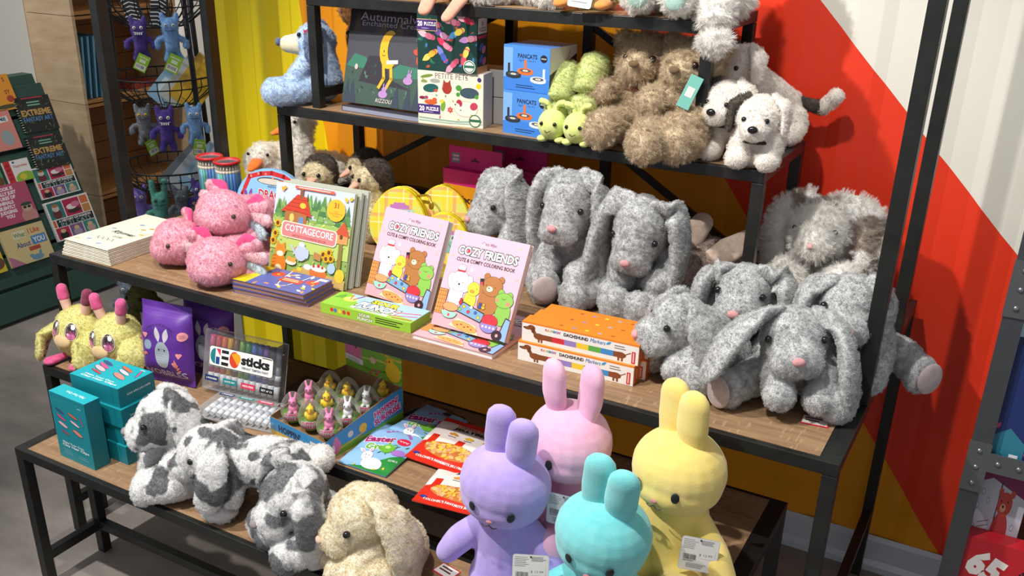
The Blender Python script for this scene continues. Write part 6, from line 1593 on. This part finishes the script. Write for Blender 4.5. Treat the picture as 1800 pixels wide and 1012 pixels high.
p = seat_plush('plush_dog', 'shaggy white plush at the right end of the top shelf, one long paw hanging down', 'plush animal', (.565, .760, ZE+.002), R(10), WH, dict(LP, length=.010), None, [[(.0, -.06, .06), (.02, -.15, .04), (.035, -.19, -.035)], [(.05, -.02, .05), (.06, -.06, .045), (.05, -.08, .045)]])

# ---------------------------------------------------------------- winged yellow plush and its neighbors on the low table
YLW = fuzz('#d8d078', '#e9e294', 50, '#f1ecae'); HOT = fuzz('#d84a84', '#e8689c', 60, bumpk=.25); MAR = fuzz('#7a2a44', '#8f3a54', 60, bumpk=.25); FACE = fuzz('#e3bd86', '#eccb98', 60)
YP = dict(length=.003, per=3.6, kids=18, rough=.003, root=.42)
def winged(label, loc, yaw, pitch, tipdark):
    p = Plush('plush_creature', label, 'plush toy', loc, yaw, 'yellow winged plush with pink antennae')
    p.b.ell((0, 0, .085), (.078, .074, .08)); p.skin(YLW, pile=YP)
    h = head_fn((0, 0, .085), (pitch, 0, 0))
    for s in (-1, 1):
        p.limb('antenna', fuzz('#e9b4a4', '#f0c4b2', 70, bumpk=.2), [h((s*.036, -.01, .07)), h((s*.044, -.012, .1))], [.014, .015], n=6, seg=12)
        p.limb('antenna_tip', MAR if (tipdark and s > 0) else HOT, [h((s*.045, -.012, .104)), h((s*.05, -.012, .128))], [.017, .016], n=6, seg=12)
        a = Art(.05, .06); a.clip = False
        a.ell(.025, .03, .0195, .0255, '#f4eccb'); a.ell(.025, .03, .018, .024, '#2c1026'); a.ell(.025, .020, .014, .012, '#8a3a6a'); a.ell(.025, .016, .012, .009, '#e07ab0'); a.ell(.031, .042, .0065, .0075, '#e8e8f4'); a.ell(.016, .022, .003, .003, '#f8e0f0')
        o = a.build('eye', p.t, Matrix.Identity(4)); subdivide_long(o.data, .006)
        def wr(c, s=s):
            th_, ph_ = s*.42+(c.x-.025)/.074, (c.y-.03)/.076+.28
            r = 1.035+c.z*9
            return h(V3((.078*r*math.sin(th_)*math.cos(ph_), -.074*r*math.cos(th_)*math.cos(ph_), .08*r*math.sin(ph_))))
        warp_mesh(o.data, wr)
        p.limb('foot', HOT, [(s*.04, -.04, .014), (s*.05, -.085, .013)], [.014, .02], (1, .6), (0, 0, 1))
        p.limb('wing', YLW, [(s*.066, -.01, .105), (s*.1, -.05, .07), (s*.085, -.085, .035)], [.026, .046, .026], (1, .35), (s, -.7, .2), pile=YP)
        p.limb('wing_lining', HOT if s > 0 else MAR, [(s*.068, .004, .1), (s*.1, -.034, .065), (s*.088, -.068, .03)], [.022, .041, .023], (1, .2), (s, -.7, .2))
    o = p.lump('snout', FACE, h((0, -.072, -.012)), (.03, .012, .022), (pitch, 0, 0))
    return p
winged('yellow winged plush at the very end of the low table, one antenna tip dark', (-1.035, -.012, ZB+.001), R(6), -.1, True)
winged('yellow winged plush with big sparkling eyes next to the purple pouch', (-.895, .005, ZB+.001), R(6), .02, False)
MOS = fuzz('#6d6e3e', '#84854f', 50)
p = Plush('plush_moose', 'olive green plush with dark knob ears in shade behind the yellow winged ones', 'plush animal', (-.985, .200, ZB+.001), R(10)); p.b.ell((0, 0, .07), (.06, .06, .07)); p.b.ell((0, -.02, .14), (.045, .045, .042)); p.skin(MOS, pile=YP)
for s in (-1, 1): p.limb('antler', MAR, [(s*.025, 0, .17), (s*.045, -.004, .2)], [.014, .022]); disc_eye(p.t, (s*.025, -.058, .15), .006)
a = Art(.035, .045); a.rect(0, 0, .035, .045, '#e6e2de'); a.lines(.006, .028, .022, 2, .01, '#c8304a', .004); a.build('hang_tag', p.t, face_front(.03, -.07, .07))
# ---------------------------------------------------------------- wire basket rack with hanging monsters
WIRE = flat('#16181a', .4, .3)
RC = V3((-2.10, 1.36, 0))
rk = thing('wire_rack', 'black wire basket rack behind the left posts, hung with small plush monsters', 'wire rack', RC)
def ring_pts(r, z, n=28): return [(r*math.cos(2*PI*i/n), r*math.sin(2*PI*i/n), z) for i in range(n+1)]
tops = [(-.21, -.06), (.20, -.02), (.0, .2)]
for x, y in tops:
    m = MB(); m.cyl((x*1.28, y*1.28, 0), (x*.93, y*.93, 2.0), .012, m=WIRE, seg=10); m.build('pole', rk)
for z in (1.50, 1.165, .765):
    bz = MB(); r1, r0, d = .235, .13, .125
    for r, zz, t in ((r1, z, .0042), (r1*.93, z-.04, .0028), (r0, z-d, .0035)): bz.sweep(ring_pts(r, zz), [t], n=56, seg=6, m=WIRE, caps=False)
    for i in range(30):
        t = 2*PI*i/30; c, s = math.cos(t), math.sin(t)
        bz.sweep([(r1*c, r1*s, z), (r1*.97*c, r1*.97*s, z-.05), (r0*c, r0*s, z-d)], [.0024], n=7, seg=5, m=WIRE)
    for k in range(-2, 3): bz.cyl((-r0*math.sqrt(max(.05, 1-(k/3)**2)), r0*k/3, z-d), (r0*math.sqrt(max(.05, 1-(k/3)**2)), r0*k/3, z-d), .0024, m=WIRE, seg=5)
    bz.build('basket', rk)
def basket_book(label, p, rot, w, h, t, col, art=None):
    th = thing('card_pack', label, 'card pack', RC+V3(p)); th.rotation_euler = rot
    m = MB(); m.box((-w/2, -t/2, 0), (w/2, t/2, h), bev=.001); m.build('pack', th, flat(col, .4))
    if art:
        a = Art(w, h); art(a); a.build('pack_print', th, face_front(-w/2, -t/2, 0))
    return th
def chev(a):
    a.rect(0, 0, a.w, a.h, '#22262a')
    for i in range(12): a.line([(0, a.h*i/12), (a.w*.5, a.h*(i/12+.05)), (a.w, a.h*i/12)], .004, '#d8dadc')
def stripe(a):
    a.rect(0, 0, a.w, a.h, '#8fb4d0'); a.rect(0, a.h*.7, a.w, a.h*.12, '#dfe6ea'); a.rect(a.w*.2, a.h*.2, a.w*.6, a.h*.3, '#c8d8e0')
basket_book('dark pack with white chevrons leaning left in the top basket', (-.055, -.06, 1.378), (.1, -.12, .3), .07, .2, .02, '#22262a', chev)
basket_book('dark pack with white chevrons leaning right in the top basket', (.07, -.05, 1.378), (.1, .25, .3), .07, .2, .02, '#22262a', chev)
for i, (lb, x, c, r) in enumerate((('pale blue pack tilted in the middle basket', -.05, '#8fb4d0', .75), ('light grey pack tilted in the middle basket', .0, '#b9bdb8', .75), ('mustard pack tilted in the middle basket', .045, '#c8a23a', .72), ('bright yellow pack tilted in the middle basket, rightmost', .095, '#dcb02a', .7))):
    basket_book(lb, (x, -.01+.02*i, 1.046), (0, r, .5), .10, .24, .022, c, stripe if i == 0 else None)
for i, (lb, x, c, r) in enumerate((('slate grey pack tilted in the lowest basket, leftmost', -.06, '#6a7078', .8), ('pale grey pack tilted in the lowest basket', -.01, '#aeb4bc', .75), ('blue grey pack tilted in the lowest basket', .04, '#7f90a8', .72), ('light pack tilted in the lowest basket, rightmost', .09, '#c4c8cc', .68))):
    basket_book(lb, (x, -.01+.02*i, .646), (0, r, .5), .10, .25, .02, c, stripe if i == 2 else None)
def card_tag(p, loc, rot, col='#8cc020', w=.062, h=.085):
    m = MB(); m.box((-w/2, -.0006, -h), (w/2, .0006, 0)); o = m.build('hang_tag', p.t, flat(col, .5)); o.location = loc; o.rotation_euler = rot; o['label'] = 'green card tag with barcode'
    a = Art(w, h); a.rect(w*.1, h*.08, w*.8, h*.32, '#ecebe6'); a.rect(w*.25, h*.5, w*.5, h*.2, '#d8e8c0')
    for i in range(11): a.rect(w*(.16+.06*i), h*.15, w*(.015+.025*random.random()), h*.2, '#20242a')
    a.text('UGLYDOLL', w*.5, h*.82, h*.1, '#f2f6e8', w*.8, bold=.04); a.build('tag_print', o, face_front(-w/2, -.0006, -h))
def monster(label, pos, yaw, c1, c2, tall=1., ears='short', eyec='#e8e6e0', teeth=False, mouth=True, k=1., tagrot=None, look=None):
    p = Plush('plush_monster', label, 'plush monster', V3(pos)-V3((0, 0, .015)), yaw, 'little plush monsters on the wire rack', k=k*.80)
    mat = fuzz(c1, c2, 70, bumpk=.5); b = p.b
    b.sweep([(0, 0, -.13), (0, 0, -.085), (0, 0, -.035)], [.033, .032, .038], n=8)
    for s in (-1, 1):
        if ears == 'long': b.sweep([(s*.024, 0, -.01), (s*.028, 0, .05)], [.013, .014], n=5)
        else: b.sweep([(s*.026, 0, -.012), (s*.034, 0, .018)], [.016, .009], n=5)
        b.sweep([(s*.03, 0, -.09), (s*.062, -.006, -.1), (s*.064, -.008, -.125)], [.013, .014, .015], n=6)
        b.sweep([(s*.018, 0, -.15), (s*.026, -.004, -.185)], [.017, .017], n=5)
    p.skin(mat, voxel=.004, pile=dict(length=.003, per=3, kids=14, rough=.002, root=.45))
    for s in (-1, 1):
        ey = disc_eye(p.t, (s*.017, -.036, -.03), .0085, flat(eyec, .5), 'eye', .4); disc_eye(ey, (0, -.0028, 0), .0035, flat('#16161a', .3), 'pupil', .4)
    m = MB(); m.sweep([(-.024, -.0335, -.052), (0, -.0375, -.054), (.024, -.0335, -.052)], [.0013], n=7, seg=6)
    if teeth:
        for i in range(4): m.box((-.018+.010*i, -.040, -.064), (-.012+.010*i, -.037, -.054), m=flat('#f2f0ea', .5))
    m.build('stitched_mouth', p.t, flat('#20202a', .7))
    m = MB(); m.sweep([(0, 0, -.005), (.006, -.005, .03), (0, -.004, .055)], [.0015], n=8, seg=6); m.build('hang_loop', p.t, WIRE)
    if tagrot is not None: card_tag(p, (.02, -.045, -.165), tagrot)
    return p
YW = R(45)
mons = [('purple plush monster with tiny teeth hanging from the top basket', (-1.965, 1.145, 1.43), '#4a3488', '#5c459c', dict(teeth=True, tagrot=(0, .5, 0))),
        ('sky blue plush monster hanging from the top basket', (-1.873, 1.23, 1.44), '#6f9fd2', '#8ab4e0', dict(eyec='#b8c4cc', tagrot=(0, .5, 0), k=1.1)),
        ('grey plush monster with yellow eyes hanging from the middle basket', (-2.06, 1.19, 1.06), '#767b80', '#8e9398', dict(eyec='#e8b82a', tagrot=(0, -.3, .6))),
        ('purple plush monster with a row of teeth hanging from the middle basket', (-1.925, 1.19, 1.065), '#45308a', '#58429c', dict(teeth=True, k=1.1)),
        ('sky blue plush monster seen edge on by the right pole of the middle basket', (-1.835, 1.27, 1.075), '#6f9fd2', '#8ab4e0', dict(tagrot=(0, .2, .3))),
        ('violet plush monster hanging lowest on the left of the rack', (-2.235, 1.25, .66), '#7a66b8', '#8d7ac8', dict(k=1.15)),
        ('sea green plush monster with two tall horns hanging from the lowest basket', (-2.0, 1.17, .70), '#4f9a8c', '#66ae9e', dict(ears='long', eyec='#2f6a60', k=1.2)),
        ('dark grey plush monster hanging from the lowest basket', (-1.905, 1.21, .715), '#4f5560', '#626874', dict(eyec='#6a7078')),
        ('deep purple plush monster by the pencil tubes hanging from the lowest basket', (-1.85, 1.27, .745), '#3f2a80', '#503c92', dict()),
        ('blue grey plush monster near the floor below the rack', (-2.347, 1.2, .20), '#6f7f90', '#8796a6', dict(k=1.2))]
for lb, pos, c1, c2, kw_ in mons: monster(lb, pos, YW, c1, c2, **kw_)

# ---------------------------------------------------------------- wooden crates
def ply():
    m, nt, b = _new('plywood'); vec = coords(nt, (3, 3, 14)); n = noise(nt, vec, 2, 5); r = ramp(nt, n.outputs['Fac'], [(.3, '#b89c78'), (.7, '#cdb492')]); nt.links.new(r.outputs[0], b.inputs['Base Color']); b.inputs['Roughness'].default_value = .7; return m
PLY = ply(); SLAT = flat('#a9763f', .7); SLAT2 = flat('#8a5c30', .7)
for i, z in enumerate((.0, .372, .872, 1.322)):
    hgt = (.372, .500, .450, .45)[i]-.003
    lb = ('bottom wooden crate of the stack, mostly hidden by the table', 'second wooden crate from the floor, with an empty slatted inside', 'third wooden crate from the floor, holding blue books', 'topmost wooden crate, cut off by the photo')[i]
    th = thing('wooden_crate', lb, 'wooden crate', (-3.47, 1.70, z+.001), 0, 'stacked plywood crates'); W, D = .37, .70
    m = MB(); m.box((0, 0, 0), (W, .018, hgt)); m.build('end_panel', th, PLY)
    m = MB(); m.box((0, D-.018, 0), (W, D, hgt)); m.build('end_panel', th, PLY)
    m = MB()
    for k in range(5): m.box((0, .018, hgt*k/5+.002), (.016-.003*(k % 2), D-.018, hgt*(k+1)/5-.002))
    m.build('back_slats', th, SLAT2)
    m = MB(); m.box((-.004, 0, 0), (-.0005, D, hgt)); m.build('back_panel', th, SLAT2)
    m = MB()
    for k in range(3): m.box((.016+W*k/3, .018, .002), (W*(k+1)/3+.008 if k < 2 else W, D-.018, .018))
    m.build('floor_boards', th, SLAT)
    m = MB()
    for k in range(3): m.box((.016+W*k/3, .018, hgt-.018), (W*(k+1)/3+.008 if k < 2 else W, D-.018, hgt-.002))
    m.build('top_boards', th, SLAT)
for k in range(4):
    th = thing('thin_book', ('foremost', 'second', 'third', 'rearmost')[k]+' thin blue book leaning inside the wooden crate', 'book', (-3.36+.005*k, 1.735+.032*k, .8935), 0, 'thin blue books in the crate'); th.rotation_euler = (-.10, 0, .0)
    m = MB(); m.box((0, 0, 0), (.22, .014, .32)); m.build('cover', th, flat('#4f8fa8', .5)); m = MB(); m.box((.003, .002, .003), (.2205, .012, .317)); m.build('pages', th, flat('#7fb0c4', .7))
th = thing('thin_book', 'red paperback lying at the back of the crate', 'book', (-3.36, 2.05, .8935), .2); m = MB(); m.box((0, 0, 0), (.2, .2, .03)); m.build('cover', th, flat('#a83a2c', .5))

# ---------------------------------------------------------------- green slat stand with picture books
GRNP = flat('#2b4a40', .6)
sl = thing('book_stand', 'dark green slatted stand leaning back, covered in picture books', 'book stand', (-2.74, .60, 0))
LN = math.atan(.365)
m = MB()
m.prism([(-.02, 0), (-.42, 1.06), (-.50, 1.06), (-.50, 0)], -.6, .86); m.build('body', sl, GRNP)
SM = Matrix.Translation(V3((-2.74, .60, 0))) @ Euler((0, -LN, 0)).to_matrix().to_4x4()   # x = out of the slope, y along, z up the slope
for k in range(7):
    m = MB(); m.box((-.012, -.6, .015+.155*k), (.012, .86, .155+.155*k), bev=.003); o = m.build('slat', sl, GRNP); o.rotation_euler = (0, -LN, 0)
def slat_book(label, y0, z0, w, h, col, art, t=.012, tilt=0., group='picture books on the green stand', spiral=False, pages='#e9e4d8'):
    """y0,z0 = lower left corner as seen from the room, measured along the slope"""
    th = thing('picture_book', label, 'book', (0, 0, 0), 0, group)
    zz = z0/math.cos(LN)
    th.matrix_world = SM @ Matrix.Translation(V3((.0135, y0-.60, zz))) @ Euler((tilt, 0, 0)).to_matrix().to_4x4()
    m = MB(); m.box((0, 0, 0), (.001, w, h)); m.box((t-.001, 0, 0), (t, w, h)); m.box((.001, 0, 0), (t-.001, .001, h)); cv = m.build('cover', th, flat(col, .45)); m = MB(); m.box((.001, .001, .0015), (t-.001, w-.0015, h-.0015)); m.build('pages', th, flat(pages, .8))
    if spiral:
        m = MB()
        for i in range(int(h/.012)): m.sweep([(t+.003, .004, .006+.012*i), (t*.5, -.005, .006+.012*i), (-.001, .004, .006+.012*i)], [.0012], n=6, seg=5)
        m.build('spiral_binding', th, flat('#c8c8c4', .3, .8))
    a = Art(w, h); art(a); a.build('cover_art', cv, face_right(t, 0, 0))
    return th
def art_orange(a): a.rect(0, 0, a.w, a.h, '#e0962a'); a.text('S', a.w*.85, a.h*.85, a.h*.12, '#8a2a3a', bold=.03); a.text('SY', a.w*.84, a.h*.5, a.h*.12, '#8a3a2a', bold=.03); a.ell(a.w*.85, a.h*.3, a.w*.09, a.h*.1, '#a8432a'); a.ell(a.w*.7, a.h*.1, a.w*.3, a.h*.06, '#4a4a2a')
def art_time(a): a.rect(0, 0, a.w, a.h, '#d98a7c'); a.rect(a.w*.4, a.h*.68, a.w*.5, a.h*.14, '#e8e4de', .1); a.text('TIME', a.w*.68, a.h*.77, a.h*.09, '#2f5f7a', a.w*.36, bold=.04); a.ell(a.w*.72, a.h*.3, a.w*.16, a.h*.2, '#98a4a8'); a.ell(a.w*.3, a.h*.28, a.w*.12, a.h*.12, '#e8dcc8'); a.text('E', a.w*.3, a.h*.22, a.h*.08, '#2a2a2a', bold=.05)
def art_ext(a):
    a.rect(0, 0, a.w, a.h, '#20221f')
    for i in range(50): a.leaf(a.w*random.random(), a.h*random.random(), a.w*.12, a.h*.012, random.random()*6, random.choice(['#4a6a2a', '#3a3f38', '#6a7a3a', '#55504a', '#2f5a4a', '#8a8a7a']))
    a.ell(a.w*.5, a.h*.6, a.w*.36, a.h*.3, '#2c2c2a'); a.rect(a.w*.2, a.h*.94, a.w*.6, a.h*.04, '#a83a4a'); a.lines(a.w*.32, a.h*.82, a.w*.38, 2, a.h*.08, '#7fb89a', a.h*.035, .1); a.text('EXTREME', a.w*.5, a.h*.55, a.h*.17, '#c8a05a', a.w*.84, bold=.04); a.text('FANTASY ART', a.w*.5, a.h*.36, a.h*.14, '#5a8ab8', a.w*.84, bold=.02)
def art_opp(a): a.rect(0, 0, a.w, a.h, '#ece8e2'); a.rect(0, 0, a.w*.26, a.h, '#cc2f34'); [a.ell(a.w*.13, a.h*(.2+.2*i), a.w*.08, a.h*.08, '#a81f26') for i in range(4)]; a.text('Opposites', a.w*.62, a.h*.7, a.h*.15, '#c83a44', a.w*.56, bold=.02); a.ell(a.w*.7, a.h*.12, a.w*.4, a.h*.3, '#8fbb3a'); a.ell(a.w*.6, a.h*.2, a.w*.14, a.h*.14, '#d8c83a'); a.ell(a.w*.4, a.h*.9, a.w*.05, a.h*.05, '#2f6a8a')
def art_lit(a):
    a.rect(0, 0, a.w, a.h, '#b8506c'); a.text('THIS BOOK IS\nLITERALLY JUST\nPICTURES OF\nANIMALS\nSILENTLY\nJUDGING\nYOU', a.w*.4, a.h*.55, a.h*.78, '#f4e8e8', a.w*.62, bold=.05)
    a.ell(a.w*.82, a.h*.12, a.w*.18, a.h*.2, '#c88a84'); a.ell(a.w*.82, a.h*.33, a.w*.12, a.h*.1, '#c9a994'); a.ell(a.w*.82, a.h*.42, a.w*.13, a.h*.045, '#2f4a3a'); [a.ell(a.w*x, a.h*.34, a.w*.04, a.h*.035, '#2a2428') for x in (.77, .87)]
def art_what(a):
    a.rect(0, 0, a.w, a.h, '#d8c48a'); a.poly([(0, 0), (a.w*.32, 0), (a.w*.08, a.h*.25), (0, a.h*.3)], '#b8708a'); a.rect(a.w*.26, a.h*.7, a.w*.28, a.h*.2, '#e6dcc0'); a.text('What', a.w*.4, a.h*.79, a.h*.16, '#6a9a4a', a.w*.26, bold=.03); a.text('I Like', a.w*.74, a.h*.83, a.h*.17, '#c8402f', a.w*.26, bold=.02)
    a.rect(a.w*.62, a.h*.44, a.w*.34, a.h*.24, '#4f86c0'); a.text('YOU', a.w*.79, a.h*.56, a.h*.17, '#f2efe6', a.w*.27, bold=.03); a.text('About', a.w*.42, a.h*.52, a.h*.17, '#2f4a8a', a.w*.32, bold=.02); a.rect(a.w*.5, a.h*.3, a.w*.26, a.h*.11, '#b84a3c'); a.ell(a.w*.62, a.h*.1, a.w*.14, a.h*.08, '#6a9ab0'); a.ell(a.w*.5, a.h*.17, a.w*.05, a.h*.05, '#6a9ab0'); a.leaf(a.w*.68, a.h*.12, a.w*.14, a.h*.04, 1.1, '#6a9ab0')
def art_cats(a):
    w, h = a.w, a.h
    a.rect(0, 0, w, h, '#efece8')
    for x, y, ww, hh, c in ((.03, .54, .34, .42, '#2f7a72'), (.39, .54, .38, .42, '#b81f4a'), (.79, .76, .18, .2, '#d8703c'), (.79, .54, .18, .2, '#c88a4a'), (.03, .34, .06, .18, '#d8623a'), (.03, .03, .3, .29, '#b81f4a'), (.35, .03, .3, .29, '#7a5a8a'), (.67, .03, .3, .29, '#3a8a82')): a.rect(w*x, h*y, w*ww, h*hh, c)
    a.ell(w*.2, h*.66, w*.1, h*.12, '#6a2a34'); a.ell(w*.2, h*.8, w*.08, h*.08, '#cfc4b8'); a.ell(w*.2, h*.87, w*.08, h*.04, '#a8743c'); a.ell(w*.6, h*.65, w*.17, h*.06, '#4a1f24'); a.ell(w*.56, h*.76, w*.12, h*.07, '#efe6e0'); a.ell(w*.66, h*.8, w*.1, h*.07, '#d87a9a')
    a.rect(w*.11, h*.335, w*.86, h*.185, '#1c2426'); a.text('A HISTORY OF FASHION', w*.54, h*.475, h*.06, '#f0ece6', w*.76, bold=.04); a.text('IN 21 CATS', w*.54, h*.385, h*.09, '#a9c8c4', w*.7)
    for x, c in ((.18, '#1c1a1e'), (.5, '#a89ab0'), (.82, '#c8a894')): a.ell(w*x, h*.12, w*.1, h*.1, c); a.ell(w*x, h*.23, w*.06, h*.05, '#d8b88a')
def art_plain(c): return lambda a: (a.rect(0, 0, a.w, a.h, c), a.ell(a.w*.8, a.h*.3, a.w*.2, a.h*.2, '#6a4a2a'))
slat_book('orange book at the top left edge of the green stand', 1.08, .915, .21, .17, '#e0962a', art_orange, tilt=.02)
slat_book('salmon book with a grey animal under the orange one', 1.02, .745, .20, .19, '#d98a7c', art_time)
slat_book('black spiral fantasy art book, upper of two alike', 1.262, .800, .195, .175, '#22241f', art_ext, tilt=-.03, spiral=True)
slat_book('black spiral fantasy art book, lower of two alike', 1.245, .628, .190, .165, '#22241f', art_ext, tilt=-.03, spiral=True, t=.016)
slat_book('white board book with red popping buttons and a yellow dinosaur', 1.082, .598, .135, .105, '#ece8e2', art_opp, t=.014)
slat_book('red and green book edge left of the board book', .93, .585, .13, .12, '#3f7a4a', art_plain('#4a9a6a'))
slat_book('rose pink book with bold white title about judging animals', .925, .422, .235, .19, '#b8506c', art_lit, t=.014)
slat_book('sand colored book with a blue bird and cut paper title', .925, .238, .235, .178, '#d8c48a', art_what, t=.016)
slat_book('white framed cat fashion book, upper of two alike', 1.212, .492, .225, .158, '#efece8', art_cats, spiral=True)
slat_book('white framed cat fashion book, lower of two alike', 1.206, .288, .250, .200, '#efece8', art_cats, t=.018, spiral=True)
slat_book('yellow book at the lower left edge of the green stand', .72, .235, .18, .15, '#d8b82a', art_plain('#dcc030'))

# ---------------------------------------------------------------- riveted steel shelf at the right edge
ZINC = flat('#5d6064', .4, .7)
sh = thing('steel_shelf', 'grey riveted steel shelf at the right edge of the photo', 'steel shelf', (1.345, .40, 0))
m = MB(); m.box((0, 0, 0), (.040, .004, 1.9)); m.box((0, .004, 0), (.004, .045, 1.9)); m.build('post', sh, ZINC)
for z in (.40, .76, 1.17):
    m = MB(); m.box((-.002, -.004, z-.06), (.042, -.0005, z+.06)); m.box((.042, -.004, z-.005), (.13, -.0005, z+.04)); m.build('bracket', sh, flat('#74777a', .35, .7))
    m = MB()
    for x, zz in ((.02, z-.04), (.02, z), (.02, z+.04), (.06, z+.018), (.1, z+.018)): m.ell((x, -.0045, zz), (.006, .004, .006), seg=10, ring=6)
    m.build('rivets', sh, flat('#8f9296', .3, .8))
    m = MB(); m.box((.01, .005, z-.003), (.7, .55, z+.017)); m.build('shelf_board', sh, flat('#4a4038', .6))
def shelf_box(name, label, cat, p, dims, col, art, rz=0):
    return carton(name, label, p, rz, dims, col, art, None, None, None, cat=cat)
def art_navy(a):
    a.rect(0, 0, a.w, a.h, '#1f2f66'); a.rect(a.w*.42, 0, a.w*.02, a.h, '#161f48'); a.poly([(0, 0), (a.w*.4, 0), (a.w*.4, a.h*.18), (a.w*.2, a.h*.3), (0, a.h*.2)], '#2f7a92')
    for i in range(16): a.ell(a.w*random.random(), a.h*random.random(), .002, .002, '#8fa4d8')
    for i in range(8): a.leaf(a.w*random.random(), a.h*.3*random.random(), a.w*.12, a.h*.02, random.random()*6, '#c84a7a')
    a.rect(a.w*.60, a.h*.3, .003, a.h*.5, '#8f9ac0'); a.rect(a.w*.25, a.h*.05, a.w*.1, a.h*.03, '#e8e8f0')
def art_rain(a):
    w, h = a.w, a.h
    a.rect(0, 0, w, h, '#b9bcc8'); a.poly([(0, h), (0, h*.78), (w*.3, h*.86), (w, h*.7), (w, h)], '#7a2458')
    for x, y in ((.12, .55), (.2, .35), (.08, .2), (.3, .62), (.85, .4), (.75, .15), (.18, .7)): a.ell(w*x, h*y, w*.03, h*.035, '#4a4c5a'); a.ell(w*x, h*y, w*.024, h*.029, '#c4c8d4')
    a.rect(w*.48, h*.4, w*.02, h*.45, '#3a2a2a'); a.ell(w*.62, h*.3, w*.16, h*.24, '#a83a3a'); a.ell(w*.62, h*.62, w*.14, h*.13, '#b8443c'); a.ell(w*.6, h*.58, w*.055, h*.045, '#d8a07a'); a.ell(w*.6, h*.595, w*.02, h*.016, '#2a1a1a'); [a.ell(w*x, h*.65, w*.012, h*.014, '#2a1a1a') for x in (.55, .67)]; [a.ell(w*x, h*.74, w*.045, h*.04, '#b8443c') for x in (.51, .73)]
    for i, c in enumerate(('#d8a02a', '#5a9a4a', '#3f6fb0', '#7a3a8a')): a.rect(w*.47, h*(.26-.035*i), w*.3, h*.033, c)
    a.ell(w*.3, h*.32, w*.12, h*.2, '#d8dce4', .4)
    for i in range(4): a.line([(w*.2, h*(.22+.05*i)), (w*.4, h*(.27+.05*i))], .0015, '#4a4c5a')
def art_bw(a): a.rect(0, 0, a.w, a.h, '#d8d6d2'); a.rect(0, 0, a.w, a.h*.35, '#3a3a40'); [a.rect(a.w*.05*i, 0, a.w*.02, a.h*.3, '#8a8a8c') for i in range(18)]; a.ell(a.w*.3, a.h*.62, a.w*.28, a.h*.16, '#8a2a24'); a.text('B', a.w*.22, a.h*.62, a.h*.16, '#f0ece6', bold=.05)
shelf_box('picture_book', 'dark blue starry book standing on the riveted shelf', 'book', (1.378, .415, .778), (.17, .05, .27), '#1f2f66', art_navy)
shelf_box('picture_book', 'white black and red book higher up on the riveted shelf', 'book', (1.375, .45, 1.188), (.17, .03, .2), '#d8d6d2', art_bw)
shelf_box('picture_book', 'grey teal book lying against the upright on the riveted shelf', 'book', (1.379, .52, .778), (.18, .03, .31), '#4a7484', lambda a: (a.rect(0, 0, a.w, a.h, '#4f7c90'), a.rect(0, a.h*.6, a.w, a.h*.3, '#87a9b4')))
shelf_box('picture_book', 'rainy day book with a red bear in a rainbow skirt on the riveted shelf', 'book', (1.375, .46, .5), (.105, .03, .245), '#b9bcc8', art_rain)
shelf_box('activity_box', 'red box with a large white number standing at the bottom of the riveted shelf', 'box', (1.378, .412, .418), (.2, .046, .16), '#c0202c', lambda a: (a.rect(0, 0, a.w, a.h, '#c0202c'), a.text('65', a.w*.28, a.h*.58, a.h*.5, '#f4ece8', a.w*.36, bold=.06, rot=-.35), a.text('days', a.w*.6, a.h*.5, a.h*.22, '#2a1418', bold=.02, rot=.9)))
